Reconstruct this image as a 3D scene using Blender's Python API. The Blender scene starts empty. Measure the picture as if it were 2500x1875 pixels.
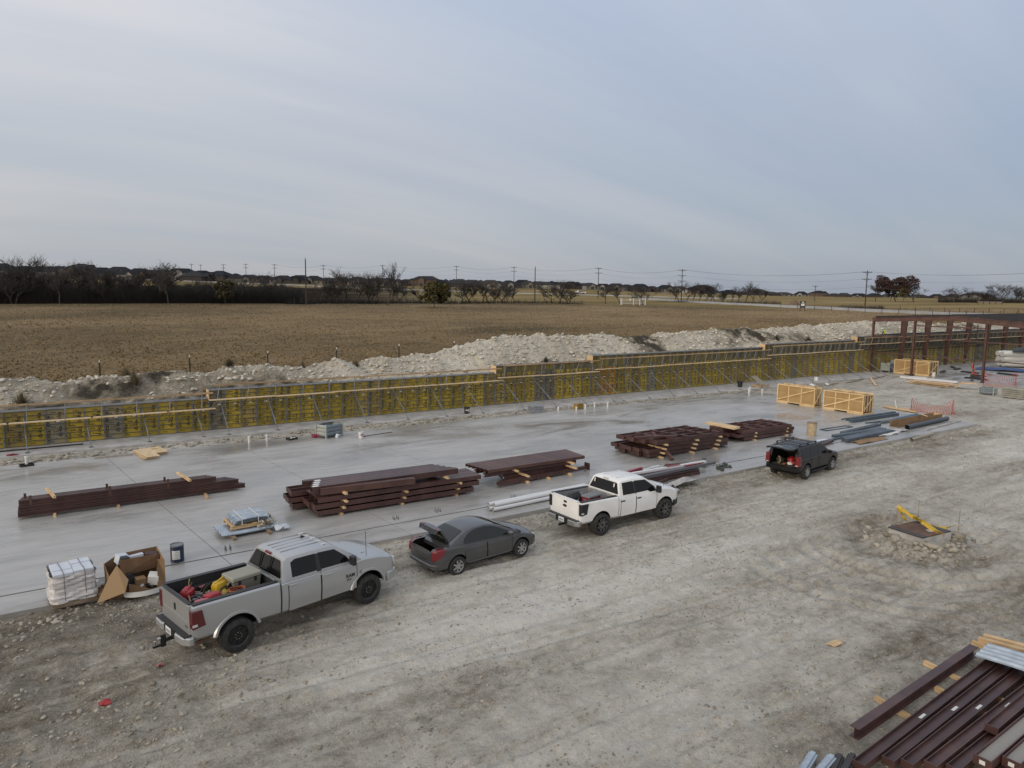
import bpy, bmesh, math, random
import numpy as np
from mathutils import Vector, Matrix
R = math.radians
random.seed(7)
sc = bpy.context.scene
col = sc.collection

# ------------------------------------------------------------------ camera
FPX, PITCH, ROLL, YAW, CAMH = 1722.8, 0.126814, 0.010851, 0.983401, 9.188
cd = bpy.data.cameras.new('camera'); cam = bpy.data.objects.new('camera', cd); col.objects.link(cam)
cd.sensor_width = 36.0; cd.lens = 36.0 * FPX / 2500.0; cd.clip_start = 0.2; cd.clip_end = 9000
fw = Vector((math.cos(YAW)*math.cos(PITCH), math.sin(YAW)*math.cos(PITCH), -math.sin(PITCH)))
rr = fw.cross(Vector((0, 0, 1))).normalized(); uu = rr.cross(fw)
r2 = rr*math.cos(ROLL) + uu*math.sin(ROLL); u2 = uu*math.cos(ROLL) - rr*math.sin(ROLL)
cam.matrix_world = Matrix(((r2.x, u2.x, -fw.x, 0), (r2.y, u2.y, -fw.y, 0), (r2.z, u2.z, -fw.z, CAMH), (0, 0, 0, 1)))
sc.camera = cam

# ------------------------------------------------------------------ sky, sun, exposure
SUN_AZ, SUN_EL = R(196), R(13)
w = bpy.data.worlds.new('World'); sc.world = w; w.use_nodes = True
nt = w.node_tree; nt.nodes.clear(); N = nt.nodes.new; L = nt.links.new
out = N('ShaderNodeOutputWorld'); bg = N('ShaderNodeBackground'); bg.inputs[1].default_value = 0.1
sky = N('ShaderNodeTexSky'); sky.sky_type = 'NISHITA'; sky.sun_disc = False
sky.sun_elevation = SUN_EL; sky.sun_rotation = math.pi/2 - SUN_AZ; sky.dust_density = 1.5
tc = N('ShaderNodeTexCoord'); sep = N('ShaderNodeSeparateXYZ'); L(tc.outputs['Generated'], sep.inputs[0])
def wm(op, a, b=None, c=None):
    n = N('ShaderNodeMath'); n.operation = op
    for i, v in enumerate((a, b, c)):
        if v is None: continue
        if isinstance(v, (int, float)): n.inputs[i].default_value = v
        else: L(v, n.inputs[i])
    return n.outputs[0]
zc = wm('ADD', wm('MAXIMUM', sep.outputs[2], 0.0), 0.30)
px_ = wm('DIVIDE', sep.outputs[0], zc); py_ = wm('DIVIDE', sep.outputs[1], zc)
comb = N('ShaderNodeCombineXYZ'); L(px_, comb.inputs[0]); L(py_, comb.inputs[1])
mp = N('ShaderNodeMapping'); L(comb.outputs[0], mp.inputs[0]); mp.inputs['Rotation'].default_value = (0, 0, R(33)); mp.inputs['Scale'].default_value = (0.30, 0.95, 1); mp.inputs['Location'].default_value = (0.9, -0.55, 0)
nz = N('ShaderNodeTexNoise'); L(mp.outputs[0], nz.inputs['Vector']); nz.inputs['Scale'].default_value = 0.85; nz.inputs['Detail'].default_value = 5; nz.inputs['Roughness'].default_value = 0.5; nz.inputs['Distortion'].default_value = 0.5
mp2 = N('ShaderNodeMapping'); L(comb.outputs[0], mp2.inputs[0]); mp2.inputs['Rotation'].default_value = (0, 0, R(20)); mp2.inputs['Scale'].default_value = (0.22, 2.2, 1); mp2.inputs['Location'].default_value = (3.1, 1.7, 0)
nz2 = N('ShaderNodeTexNoise'); L(mp2.outputs[0], nz2.inputs['Vector']); nz2.inputs['Scale'].default_value = 1.3; nz2.inputs['Detail'].default_value = 6; nz2.inputs['Roughness'].default_value = 0.55
nsum = wm('ADD', wm('MULTIPLY', nz.outputs[0], 0.70), wm('MULTIPLY', nz2.outputs[0], 0.30))
rp = N('ShaderNodeValToRGB'); L(nsum, rp.inputs[0])
e = rp.color_ramp.elements
e[0].position = 0.34; e[0].color = (3.75, 4.5, 5.75, 1)
e[1].position = 0.66; e[1].color = (6.3, 6.3, 6.55, 1)
m1 = rp.color_ramp.elements.new(0.5); m1.color = (5.0, 5.4, 6.1, 1)
# a veil of cloud is brighter towards the (hidden) low sun
dots = wm('ADD', wm('MULTIPLY', sep.outputs[0], math.cos(SUN_AZ)), wm('MULTIPLY', sep.outputs[1], math.sin(SUN_AZ)))
gcol = N('ShaderNodeCombineXYZ')
for i_, (k_, b_) in enumerate(((0.36, 1.15), (0.29, 1.08), (0.17, 1.0))): L(wm('MULTIPLY', wm('MULTIPLY_ADD', dots, k_, 1.0), b_), gcol.inputs[i_])
zen = wm('MULTIPLY_ADD', wm('MINIMUM', wm('MAXIMUM', sep.outputs[2], 0.0), 0.6), 1.15, 0.76)
vg = N('ShaderNodeVectorMath'); vg.operation = 'MULTIPLY'; L(rp.outputs[0], vg.inputs[0]); L(gcol.outputs[0], vg.inputs[1])
vm = N('ShaderNodeVectorMath'); vm.operation = 'SCALE'; L(vg.outputs[0], vm.inputs[0]); L(zen, vm.inputs['Scale'])
mx = N('ShaderNodeMixRGB'); mx.inputs[0].default_value = 0.88; L(sky.outputs[0], mx.inputs[1]); L(vm.outputs[0], mx.inputs[2])
L(mx.outputs[0], bg.inputs[0]); L(bg.outputs[0], out.inputs[0])
sl = bpy.data.lights.new('sun', 'SUN'); sl.energy = 1.1; sl.angle = R(25); sl.color = (1.0, 0.86, 0.70)
so = bpy.data.objects.new('sun', sl); col.objects.link(so)
sd = Vector((math.cos(SUN_AZ)*math.cos(SUN_EL), math.sin(SUN_AZ)*math.cos(SUN_EL), math.sin(SUN_EL)))
so.rotation_euler = sd.to_track_quat('Z', 'Y').to_euler(); so.location = (0, 0, 60)
vs = sc.view_settings; vs.view_transform = 'Standard'; vs.look = 'None'; vs.exposure = 0.22; vs.gamma = 1.0; vs.use_curve_mapping = False

# ------------------------------------------------------------------ helpers
MATS = {}
def mat(name, c, rough=0.6, metal=0.0, c2=None, scale=4.0, stretch=(1, 1, 1), bump=0.0, bscale=None, rnd=0.0, coat=0.0, lo=0.4, hi=0.6, rough2=None, detail=6, spec=0.5, obj=True):
    if name in MATS: return MATS[name]
    m = bpy.data.materials.new(name); m.use_nodes = True
    t = m.node_tree; b = t.nodes['Principled BSDF']; n = t.nodes.new; l = t.links.new
    b.inputs['Roughness'].default_value = rough; b.inputs['Metallic'].default_value = metal
    b.inputs['Specular IOR Level'].default_value = spec
    b.inputs['Coat Weight'].default_value = coat; b.inputs['Coat Roughness'].default_value = 0.08
    b.inputs['Base Color'].default_value = (*c, 1)
    src = None
    if c2 is not None or bump or rough2 is not None:
        tcn = n('ShaderNodeTexCoord'); mpn = n('ShaderNodeMapping'); mpn.inputs['Scale'].default_value = stretch
        l(tcn.outputs['Object'], mpn.inputs[0])
        nzn = n('ShaderNodeTexNoise'); nzn.inputs['Scale'].default_value = scale; nzn.inputs['Detail'].default_value = detail; l(mpn.outputs[0], nzn.inputs['Vector'])
        rm = n('ShaderNodeValToRGB'); rm.color_ramp.elements[0].position = lo; rm.color_ramp.elements[1].position = hi
        l(nzn.outputs[0], rm.inputs[0])
        if c2 is not None:
            rm.color_ramp.elements[0].color = (*c, 1); rm.color_ramp.elements[1].color = (*c2, 1)
            src = rm.outputs[0]
        if rough2 is not None:
            mr = n('ShaderNodeMapRange'); l(nzn.outputs[0], mr.inputs[0]); mr.inputs[1].default_value = lo; mr.inputs[2].default_value = hi
            mr.inputs[3].default_value = rough; mr.inputs[4].default_value = rough2; l(mr.outputs[0], b.inputs['Roughness'])
        if bump:
            nb = n('ShaderNodeTexNoise'); nb.inputs['Scale'].default_value = bscale or scale*4; nb.inputs['Detail'].default_value = 8; l(mpn.outputs[0], nb.inputs['Vector'])
            bp = n('ShaderNodeBump'); bp.inputs['Strength'].default_value = bump; bp.inputs['Distance'].default_value = 0.02
            l(nb.outputs[0], bp.inputs['Height']); l(bp.outputs[0], b.inputs['Normal'])
    if rnd:
        oi = n('ShaderNodeObjectInfo'); hs = n('ShaderNodeHueSaturation')
        mr2 = n('ShaderNodeMapRange'); l(oi.outputs['Random'], mr2.inputs[0]); mr2.inputs[3].default_value = 1-rnd; mr2.inputs[4].default_value = 1+rnd
        l(mr2.outputs[0], hs.inputs['Value'])
        if src is None: hs.inputs['Color'].default_value = (*c, 1)
        else: l(src, hs.inputs['Color'])
        src = hs.outputs[0]
    if src is not None: l(src, b.inputs['Base Color'])
    MATS[name] = m
    return m

def rotz(a): return Matrix.Rotation(a, 3, 'Z')
class MB:
    def __init__(s): s.v = []; s.f = []; s.m = []; s.sm = []
    def add(s, vs, fs, m=0, smooth=False):
        o = len(s.v); s.v += [tuple(v) for v in vs]; s.f += [[i+o for i in f] for f in fs]
        s.m += [m]*len(fs); s.sm += [smooth]*len(fs); return s
    def box(s, c, size, rot=None, m=0):
        c = Vector(c); hx, hy, hz = size[0]/2, size[1]/2, size[2]/2
        if rot is None: rot = Matrix.Identity(3)
        elif isinstance(rot, (int, float)): rot = rotz(rot)
        vs = [c + rot @ Vector((x*hx, y*hy, z*hz)) for z in (-1, 1) for y in (-1, 1) for x in (-1, 1)]
        return s.add(vs, [(0, 2, 3, 1), (4, 5, 7, 6), (0, 1, 5, 4), (2, 6, 7, 3), (0, 4, 6, 2), (1, 3, 7, 5)], m)
    def bb(s, x0, x1, y0, y1, z0, z1, m=0): return s.box(((x0+x1)/2, (y0+y1)/2, (z0+z1)/2), (x1-x0, y1-y0, z1-z0), None, m)
    def bar(s, a, b, wd, ht, m=0, up=(0, 0, 1)):
        a = Vector(a); b = Vector(b); d = (b-a); ln = d.length; d.normalize()
        sd_ = Vector(up).cross(d)
        if sd_.length < 1e-4: sd_ = Vector((1, 0, 0)).cross(d)
        sd_.normalize(); u_ = d.cross(sd_)
        rot = Matrix((d, sd_, u_)).transposed()
        return s.box((a+b)/2, (ln, wd, ht), rot, m)
    def cyl(s, a, b, r0, r1=None, n=10, m=0, cap=True, smooth=True):
        if r1 is None: r1 = r0
        a = Vector(a); b = Vector(b); d = (b-a).normalized()
        q = d.orthogonal().normalized(); p_ = d.cross(q)
        vs = []
        for c, r_ in ((a, r0), (b, r1)):
            for i in range(n):
                t = 2*math.pi*i/n; vs.append(c + (q*math.cos(t) + p_*math.sin(t))*r_)
        s.add(vs, [(i, (i+1) % n, n+(i+1) % n, n+i) for i in range(n)], m, smooth)
        if cap: s.add(vs, [list(range(n))[::-1], list(range(n, 2*n))], m)
        return s
    def tube(s, pts, r, n=5, m=0):
        for a, b in zip(pts[:-1], pts[1:]): s.cyl(a, b, r, r, n, m)
        return s
    def prism(s, poly, fn, t0, t1, m=0):
        n = len(poly); vs = [fn(x, y, t0) for x, y in poly] + [fn(x, y, t1) for x, y in poly]
        return s.add(vs, [list(range(n))[::-1], list(range(n, 2*n))] + [(i, (i+1) % n, n+(i+1) % n, n+i) for i in range(n)], m)
    def lathe(s, prof, n=20, m=0, axis='Z', c=(0, 0, 0), smooth=True):
        vs = []; k = len(prof)
        for i in range(n):
            t = 2*math.pi*i/n
            for r_, h in prof:
                p_ = (r_*math.cos(t), r_*math.sin(t), h)
                if axis == 'Y': p_ = (p_[0], p_[2], p_[1])
                vs.append((p_[0]+c[0], p_[1]+c[1], p_[2]+c[2]))
        s.add(vs, [(i*k+j, ((i+1) % n)*k+j, ((i+1) % n)*k+j+1, i*k+j+1) for i in range(n) for j in range(k-1)], m, smooth)
        return s
    def loft(s, rings, m=0, closed=True, caps=True, smooth=True):
        k = len(rings[0]); vs = [p_ for rg in rings for p_ in rg]; fs = []
        for i in range(len(rings)-1):
            for j in range(k if closed else k-1):
                fs.append((i*k+j, i*k+(j+1) % k, (i+1)*k+(j+1) % k, (i+1)*k+j))
        s.add(vs, fs, m, smooth)
        if caps: s.add(vs, [list(range(k))[::-1], list(range((len(rings)-1)*k, len(rings)*k))], m)
        return s
    def mesh(s, name, mats, bevel=0, sharp=35, fix=True):
        me = bpy.data.meshes.new(name); me.from_pydata(s.v, [], s.f)
        for mm in (mats if isinstance(mats, (list, tuple)) else [mats]): me.materials.append(mm)
        me.polygons.foreach_set('material_index', s.m); me.polygons.foreach_set('use_smooth', s.sm)
        if bevel or fix:
            bm = bmesh.new(); bm.from_mesh(me)
            if any(s.sm): bmesh.ops.remove_doubles(bm, verts=bm.verts, dist=1e-5)
            if fix: bmesh.ops.recalc_face_normals(bm, faces=bm.faces)
            if bevel: bmesh.ops.bevel(bm, geom=[e_ for e_ in bm.edges if len(e_.link_faces) == 2 and e_.calc_face_angle(0) > 0.6], offset=bevel, segments=1, affect='EDGES', profile=0.5, clamp_overlap=True)
            bm.to_mesh(me); bm.free()
        if any(s.sm): me.set_sharp_from_angle(angle=R(sharp))
        return me
    def build(s, name, mats, parent=None, loc=(0, 0, 0), rz=0, bevel=0, sharp=35, fix=True):
        return ob(name, s.mesh(name, mats, bevel, sharp, fix), parent, loc, rz)
def ob(name, me, parent=None, loc=(0, 0, 0), rz=0):
    o = bpy.data.objects.new(name, me); col.objects.link(o); o.parent = parent
    o.location = loc; o.rotation_euler = (0, 0, rz); return o
def tag(o, label, cat, group=None, kind=None):
    if label: o['label'] = label
    if cat: o['category'] = cat
    if group: o['group'] = group
    if kind: o['kind'] = kind
    return o
def thing(name, label, cat, loc=(0, 0, 0), rz=0, group=None):
    return tag(ob(name, None, None, loc, rz), label, cat, group)
def struct(o, label=None): 
    o['kind'] = 'structure'
    if label: o['label'] = label
    return o
def stuff(o, label=None, cat=None):
    o['kind'] = 'stuff'
    if label: o['label'] = label
    if cat: o['category'] = cat
    return o
def copy_tree(o, parent=None):
    c = o.copy(); col.objects.link(c); c.parent = parent
    for ch in o.children: copy_tree(ch, c)
    return c
TXT = {}
def text_geo(body):
    if body not in TXT:
        cu = bpy.data.curves.new('t', 'FONT'); cu.body = body; cu.size = 1; cu.resolution_u = 1; cu.offset = .02
        o = bpy.data.objects.new('t', cu); col.objects.link(o)
        me = bpy.data.meshes.new_from_object(o.evaluated_get(bpy.context.evaluated_depsgraph_get()))
        vs = [tuple(v.co) for v in me.vertices]; fs = [list(p_.vertices) for p_ in me.polygons]
        bpy.data.objects.remove(o); bpy.data.curves.remove(cu); bpy.data.meshes.remove(me)
        TXT[body] = (vs, fs, max(v[0] for v in vs), max(v[1] for v in vs))
    return TXT[body]
def add_text(mb, body, size, fn, m=0):
    vs, fs, wx, hy = text_geo(body)
    mb.add([fn(v[0]*size, v[1]*size) for v in vs], fs, m)
def vn(x, y, s=0):
    ix = np.floor(x).astype(np.int64); iy = np.floor(y).astype(np.int64); fx = x-ix; fy = y-iy
    def h(a, b):
        v = (a*374761393 + b*668265263 + s*1442695041) & 0x7fffffff
        v = ((v ^ (v >> 13))*1274126177) & 0x7fffffff
        return ((v ^ (v >> 16)) & 0xffff)/65535.0
    fx = fx*fx*(3-2*fx); fy = fy*fy*(3-2*fy)
    return (h(ix, iy)*(1-fx)+h(ix+1, iy)*fx)*(1-fy) + (h(ix, iy+1)*(1-fx)+h(ix+1, iy+1)*fx)*fy - 0.5
def fbm(x, y, o=4, s=0):
    r_ = 0; a = 1.0
    for i in range(o): r_ = r_ + a*vn(x*2**i, y*2**i, s+i); a *= 0.5
    return r_
def grid_mesh(name, X, Y, Z, mats, smooth=True):
    ny, nx = X.shape
    me = bpy.data.meshes.new(name)
    co = np.stack([X, Y, Z], -1).reshape(-1, 3)
    idx = np.arange(nx*ny).reshape(ny, nx)
    q = np.stack([idx[:-1, :-1], idx[:-1, 1:], idx[1:, 1:], idx[1:, :-1]], -1).reshape(-1, 4)
    me.vertices.add(len(co)); me.vertices.foreach_set('co', co.ravel())
    me.loops.add(q.size); me.loops.foreach_set('vertex_index', q.ravel().astype(np.int32))
    me.polygons.add(len(q)); me.polygons.foreach_set('loop_start', np.arange(0, q.size, 4, dtype=np.int32))
    me.update(calc_edges=True); me.validate()
    me.polygons.foreach_set('use_smooth', np.full(len(me.polygons), smooth))
    for mm in mats: me.materials.append(mm)
    return me
def tri_mesh(name, V, F, mats):
    me = bpy.data.meshes.new(name); V = np.asarray(V, dtype=np.float32); F = np.asarray(F, dtype=np.int32)
    me.vertices.add(len(V)); me.vertices.foreach_set('co', V.ravel())
    me.loops.add(F.size); me.loops.foreach_set('vertex_index', F.ravel())
    me.polygons.add(len(F)); me.polygons.foreach_set('loop_start', np.arange(0, F.size, F.shape[1], dtype=np.int32))
    me.update(calc_edges=True)
    for mm in mats: me.materials.append(mm)
    return me
CY, SY = math.cos(YAW), math.sin(YAW)
def far(u, D):
    k = (u-1250)/FPX*D
    return D*CY + k*SY, D*SY - k*CY
def hor(u): return 718.0 + (u-1250)*0.01085
def zpx(u, y, D): return CAMH + (hor(u)-y)*D/FPX

# ------------------------------------------------------------------ ground and terrain
def attr_mat(name, stops, rough=0.95, fine=((6.0, .10), (40.0, .14)), bump=0.5, bs=14, bdist=0.03, spec=0.2, stretch=(1, 1, 1)):
    m = bpy.data.materials.new(name); m.use_nodes = True; t = m.node_tree; n = t.nodes.new; l = t.links.new
    b = t.nodes['Principled BSDF']; b.inputs['Roughness'].default_value = rough; b.inputs['Specular IOR Level'].default_value = spec
    at = n('ShaderNodeAttribute'); at.attribute_name = 'tone'; cur = at.outputs['Fac']
    tcn = n('ShaderNodeTexCoord'); mpn = n('ShaderNodeMapping'); mpn.inputs['Scale'].default_value = stretch; l(tcn.outputs['Object'], mpn.inputs[0])
    for s_, amp in fine:
        nz_ = n('ShaderNodeTexNoise'); nz_.inputs['Scale'].default_value = s_; nz_.inputs['Detail'].default_value = 7; nz_.inputs['Roughness'].default_value = .65; l(mpn.outputs[0], nz_.inputs['Vector'])
        ma = n('ShaderNodeMath'); ma.operation = 'SUBTRACT'; l(nz_.outputs[0], ma.inputs[0]); ma.inputs[1].default_value = 0.5
        mb_ = n('ShaderNodeMath'); mb_.operation = 'MULTIPLY_ADD'; l(ma.outputs[0], mb_.inputs[0]); mb_.inputs[1].default_value = amp*4; l(cur, mb_.inputs[2]); cur = mb_.outputs[0]
    rm = n('ShaderNodeValToRGB'); l(cur, rm.inputs[0]); els = rm.color_ramp.elements
    els[0].position = stops[0][0]; els[0].color = (*stops[0][1], 1); els[1].position = stops[-1][0]; els[1].color = (*stops[-1][1], 1)
    for p_, c_ in stops[1:-1]:
        q = els.new(p_); q.color = (*c_, 1)
    l(rm.outputs[0], b.inputs['Base Color'])
    nb = n('ShaderNodeTexNoise'); nb.inputs['Scale'].default_value = bs; nb.inputs['Detail'].default_value = 9; nb.inputs['Roughness'].default_value = .7; l(mpn.outputs[0], nb.inputs['Vector'])
    bp = n('ShaderNodeBump'); bp.inputs['Strength'].default_value = bump; bp.inputs['Distance'].default_value = bdist; l(nb.outputs[0], bp.inputs['Height']); l(bp.outputs[0], b.inputs['Normal'])
    MATS[name] = m; return m
def set_tone(me, tone):
    a = me.attributes.new('tone', 'FLOAT', 'POINT'); a.data.foreach_set('value', np.asarray(tone, dtype=np.float32).ravel())

M_dirt = attr_mat('site_dirt', [(0.0, (.087, .073, .052)), (.3, (.215, .191, .153)), (.55, (.355, .329, .281)), (.8, (.46, .435, .387)), (1.0, (.535, .512, .468))], bump=1.0, bs=7, bdist=.09, fine=((1.6, .08), (7.0, .15), (26.0, .20)))
xs = np.concatenate([np.array([-400, -250, -150, -90, -60, -40, -25, -15]), np.arange(-9, -3, .15), np.arange(-3, 36, .075), np.arange(36, 64, .2), np.arange(64, 100, .6), np.arange(100, 160, 4), np.array([180, 220, 300, 400])])
ys = np.concatenate([np.array([-400, -200, -100, -50, -20, -8, 0]), np.arange(3, 6, .12), np.arange(6, 24.4, .075), np.arange(24.4, 50.6, .4)])
X, Y = np.meshgrid(xs, ys)
DIRT_BANDS = [(20.9, .05, .010), (19.4, .02, .004), (17.4, -.02, .012), (15.9, -.015, .010), (14.1, -.05, .014), (12.6, -.045, .012), (11.0, -.06, .014), (9.6, -.065, .012), (18.3, .0, .006)]
def dirt_z(X, Y):
    z = .10*fbm(X*.22, Y*.22, 3, 3) + .05*fbm(X*.9+5, Y*1.4, 4, 11) + .045*fbm(X*2.6, Y*4.2, 4, 21) + .030*np.abs(vn(X*5.5, Y*8.5, 23))
    near = np.clip((24.5-Y)/2, 0, 1)
    for y0, k, a in DIRT_BANDS:
        yc = y0 + k*(X-12) + .5*np.sin(X*.11+y0) ; d = Y-yc
        z = z + near*(-.06*np.exp(-(d/.13)**2) + .035*np.exp(-((np.abs(d)-.3)/.12)**2))*(.5+1.0*np.clip(vn(X*.25, d*0+y0*3.3, 5)+.4, 0, 1)) + near*a*.8*np.sin(X*26+d*14)*np.exp(-(d/.15)**2)
    d = np.hypot((X-27.4)/1.25, (Y-12.9))
    z = z + .44*np.exp(-(d/1.3)**2) - .12*np.exp(-((d-2.1)/.5)**2) + .13*np.exp(-((d-2.9)/.55)**2) + .16*np.exp(-(d/2.4)**2)*fbm(X*2.3, Y*2.3, 3, 9)*2
    for rr0, a0, a1 in ((3.4, 2.2, 5.2), (3.9, 2.0, 5.4), (5.2, 2.4, 4.9), (5.9, 2.5, 4.8)):
        dr = np.hypot((X-27.4)/1.35, Y-12.9)-rr0; an = np.mod(np.arctan2(Y-12.9, (X-27.4)/1.35), 2*np.pi); wa = np.clip((an-a0)*3, 0, 1)*np.clip((a1-an)*3, 0, 1)
        z = z + wa*(-.05*np.exp(-(dr/.12)**2) + .035*np.exp(-((np.abs(dr)-.27)/.1)**2) + .012*np.sin(an*rr0*24)*np.exp(-(dr/.14)**2))
    lft = np.clip((7-X)/8, 0, 1)*np.clip((23-Y)/3, 0, 1)*np.clip((Y-12)/4, 0, 1)
    z = z + lft*(.22*fbm(X*.8, Y*.8, 4, 31)+.06)
    z = z + np.clip((10.2-.0*X-Y)/2, 0, 1)*np.clip((X-8)/4, 0, 1)*(.10*fbm(X*1.3, Y*1.3, 4, 41)+.02)
    z = z - .02
    # the right part of the site is crusted and a little higher by the footing
    z = np.where(Y > 43, z*.8 - .02 + .10*np.clip((Y-46)/3, 0, 1)*(X > 60), z)
    return np.where((Y < 24.2) & (Y > 22.8) & (X < 57), np.minimum(z, .08), z)
Z = dirt_z(X, Y)
inside = (X < 56.6) & (Y > 23.9) & (Y < 43.3); Z = np.where(inside, -.05, Z)
Z = np.where((X > 84.5) & (Y > 24.5), np.minimum(Z, .04), Z)
ground = struct(ob('ground', grid_mesh('ground', X, Y, Z, [M_dirt])))
tone = .57 + .34*fbm(X*.16, Y*.30, 4, 51) + .20*fbm(X*.5, Y*2.6, 4, 61) + .16*fbm(X*1.6, Y*2.2, 3, 66) + .17*fbm(X*4.2, Y*7.5, 3, 68)*(.6+1.2*np.clip(vn(X*.35, Y*.5, 69)+.3, 0, 1))
tone += .20*np.exp(-((Y-16.6-.05*(X-14)+.8*np.sin(X*.12))/1.7)**2)*np.clip((X+4)/10, 0, 1)
tone += .13*np.exp(-((Y-10.8)/1.6)**2)
tone -= .34*np.clip((8-X)/9, 0, 1)*np.clip((24-Y)/3, 0, 1)*np.clip((Y-13.0+.25*(X))/3.5, 0, 1)
tone -= .14*np.exp(-((Y-21.9)/1.5)**2)
dm = np.hypot((X-27.4)/1.25, (Y-12.9)); tone -= .20*np.exp(-((dm-1.7)/1.1)**2) - .10*np.exp(-(dm/1.0)**2)
tone -= .16*np.exp(-((Y-8.6)/1.0)**2)*np.clip((X-11)/4, 0, 1)
for y0, k, a in DIRT_BANDS:
    dq = Y-(y0+k*(X-12)+.5*np.sin(X*.11+y0)); tone += (.16*np.exp(-(dq/.30)**2) - .26*np.exp(-((np.abs(dq)-.17)/.06)**2))*np.clip(.35+vn(X*.2, Y*0+y0, 8)+.5*vn(X*1.3, Y*2, 18), 0, 1)
tone += np.where(X > 57, .06, 0) + np.where(Y > 43, .05*fbm(X*.8, Y*.8, 3, 71)-.05, 0)
set_tone(ground.data, tone)

# far terrain: heights along rays from the site
U_ = np.array([-4000, 0, 700, 1350, 1900, 2400, 6000.])
D1 = np.array([150, 150, 164, 205, 190, 230, 230.]); Z1 = np.array([5.9, 5.9, 6.4, 6.6, 5.9, 6.3, 6.3])
D2 = np.array([300, 300, 300, 380, 350, 350, 350.]); Z2 = np.array([9, 9, 8.2, 9.0, 7.5, 7.7, 7.7])
D3 = np.array([450, 450, 470, 600, 850, 900, 900.]); Z3 = np.array([17.6, 17.6, 14.4, 14.2, 10.3, 9.3, 9.3])
Z4 = np.array([18.6, 18.6, 16, 15, 10.5, 9.5, 9.5])
YF = 57.0
def ray(u):
    k = (u-1250)/FPX; c = CY + k*SY; s_ = SY - k*CY
    return c, s_, YF/s_
def T(u, D):
    c, s_, Dn = ray(u); x = Dn*c
    z0 = 2.3 + .021*np.clip(x, -30, 150)
    i = lambda a: np.interp(u, U_, a)
    return float(np.interp(D, [Dn, i(D1), i(D2), i(D3), 4000], [z0, i(Z1), i(Z2), i(Z3), i(Z4)]))
def spot(u, D, dz=0):
    x, y = far(u, D); return (x, y, T(u, D)+dz)
angs = np.radians(np.arange(-58, 44.1, .5)); us = 1250 + FPX*np.tan(angs)
def section(name, t_of, us_, m, nb=.18, kind='field'):
    Xs, Ys, Zs = [], [], []
    for u in us_:
        ds = t_of(u); c, s_, Dn = ray(u)
        Xs.append([d*c for d in ds]); Ys.append([d*s_ for d in ds]); Zs.append([T(u, d) for d in ds])
    Xs, Ys, Zs = map(np.array, (Xs, Ys, Zs))
    Zs = Zs + nb*fbm(Xs*.10, Ys*.10, 3, 5)
    o = struct(ob(name, grid_mesh(name, Xs.T, Ys.T, Zs.T, [m])))
    return o, Xs.T, Ys.T
iD1 = lambda u: float(np.interp(u, U_, D1)); iD2 = lambda u: float(np.interp(u, U_, D2)); iD3 = lambda u: float(np.interp(u, U_, D3))
M_field = attr_mat('dry_grass_field', [(0, (.060, .049, .022)), (.32, (.118, .084, .042)), (.55, (.188, .132, .069)), (.8, (.25, .182, .10)), (1, (.31, .24, .145))], bump=1.0, bs=3.2, bdist=.25, fine=((.5, .07), (2.0, .10), (7., .07)), stretch=(1, 1, 1))
fo, fx, fy = section('grass_field', lambda u: np.concatenate([np.linspace(ray(u)[2], ray(u)[2]+(iD1(u)-ray(u)[2])*.4, 40), np.linspace(ray(u)[2]+(iD1(u)-ray(u)[2])*.42, iD1(u), 30)]), us, M_field, .22)
tf = .50 + .38*fbm(fx*.035, fy*.05, 4, 81) + .25*fbm(fx*.25, fy*.5, 3, 83)
dd = fx*CY + fy*SY; uf = 1250 + FPX*(fx*SY-fy*CY)/dd
tf -= .26*np.exp(-((dd-np.interp(uf, U_, D1)+4)/7)**2) + .14*np.exp(-((uf-250)/260)**2)*np.clip((dd-85)/30, 0, 1)
tf += .12*np.clip((uf-1300)/700, 0, 1)
tf -= .22*np.exp(-((dd-(62+.033*uf))/4.5)**2)*np.exp(-((uf-1180)/260)**2)
set_tone(fo.data, tf)
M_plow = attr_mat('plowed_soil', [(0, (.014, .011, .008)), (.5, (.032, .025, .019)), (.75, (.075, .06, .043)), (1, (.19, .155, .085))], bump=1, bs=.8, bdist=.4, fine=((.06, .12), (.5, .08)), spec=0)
usl = us[us < 1130]
pe = lambda u: .74+.05*math.sin(u*.013)+.03*math.sin(u*.047+1)-.25*max(0, (u-900)/230)**2
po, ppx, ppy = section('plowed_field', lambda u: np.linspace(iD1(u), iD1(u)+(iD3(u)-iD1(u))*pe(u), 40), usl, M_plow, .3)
dpl = ppx*CY+ppy*SY; upl = 1250+FPX*(ppx*SY-ppy*CY)/dpl
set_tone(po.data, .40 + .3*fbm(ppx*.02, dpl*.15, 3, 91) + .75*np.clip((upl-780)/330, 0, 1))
M_mead = attr_mat('far_meadow', [(0, (.085, .07, .034)), (.4, (.17, .132, .066)), (.7, (.26, .20, .105)), (1, (.33, .27, .16))], bump=1, bs=.5, bdist=.5, fine=((.05, .12), (.3, .10)), spec=0)
mo, mxx, myy = section('far_meadow', lambda u: np.concatenate([np.linspace(iD1(u)+(iD3(u)-iD1(u))*pe(u), iD3(u), 6), np.linspace(iD3(u)+20, 4000, 10)]), usl, M_mead, .2)
set_tone(mo.data, .45 + .3*fbm(mxx*.01, myy*.02, 3, 95))
usr = us[us >= usl[-1]-1]
mo2, mx2, my2 = section('meadow', lambda u: np.concatenate([np.linspace(iD1(u), iD2(u), 24), np.linspace(iD2(u)+8, iD3(u), 14), np.linspace(iD3(u)+30, 4000, 8)]), usr, M_mead, .25)
set_tone(mo2.data, .55 + .35*fbm(mx2*.02, my2*.05, 4, 97))

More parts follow.
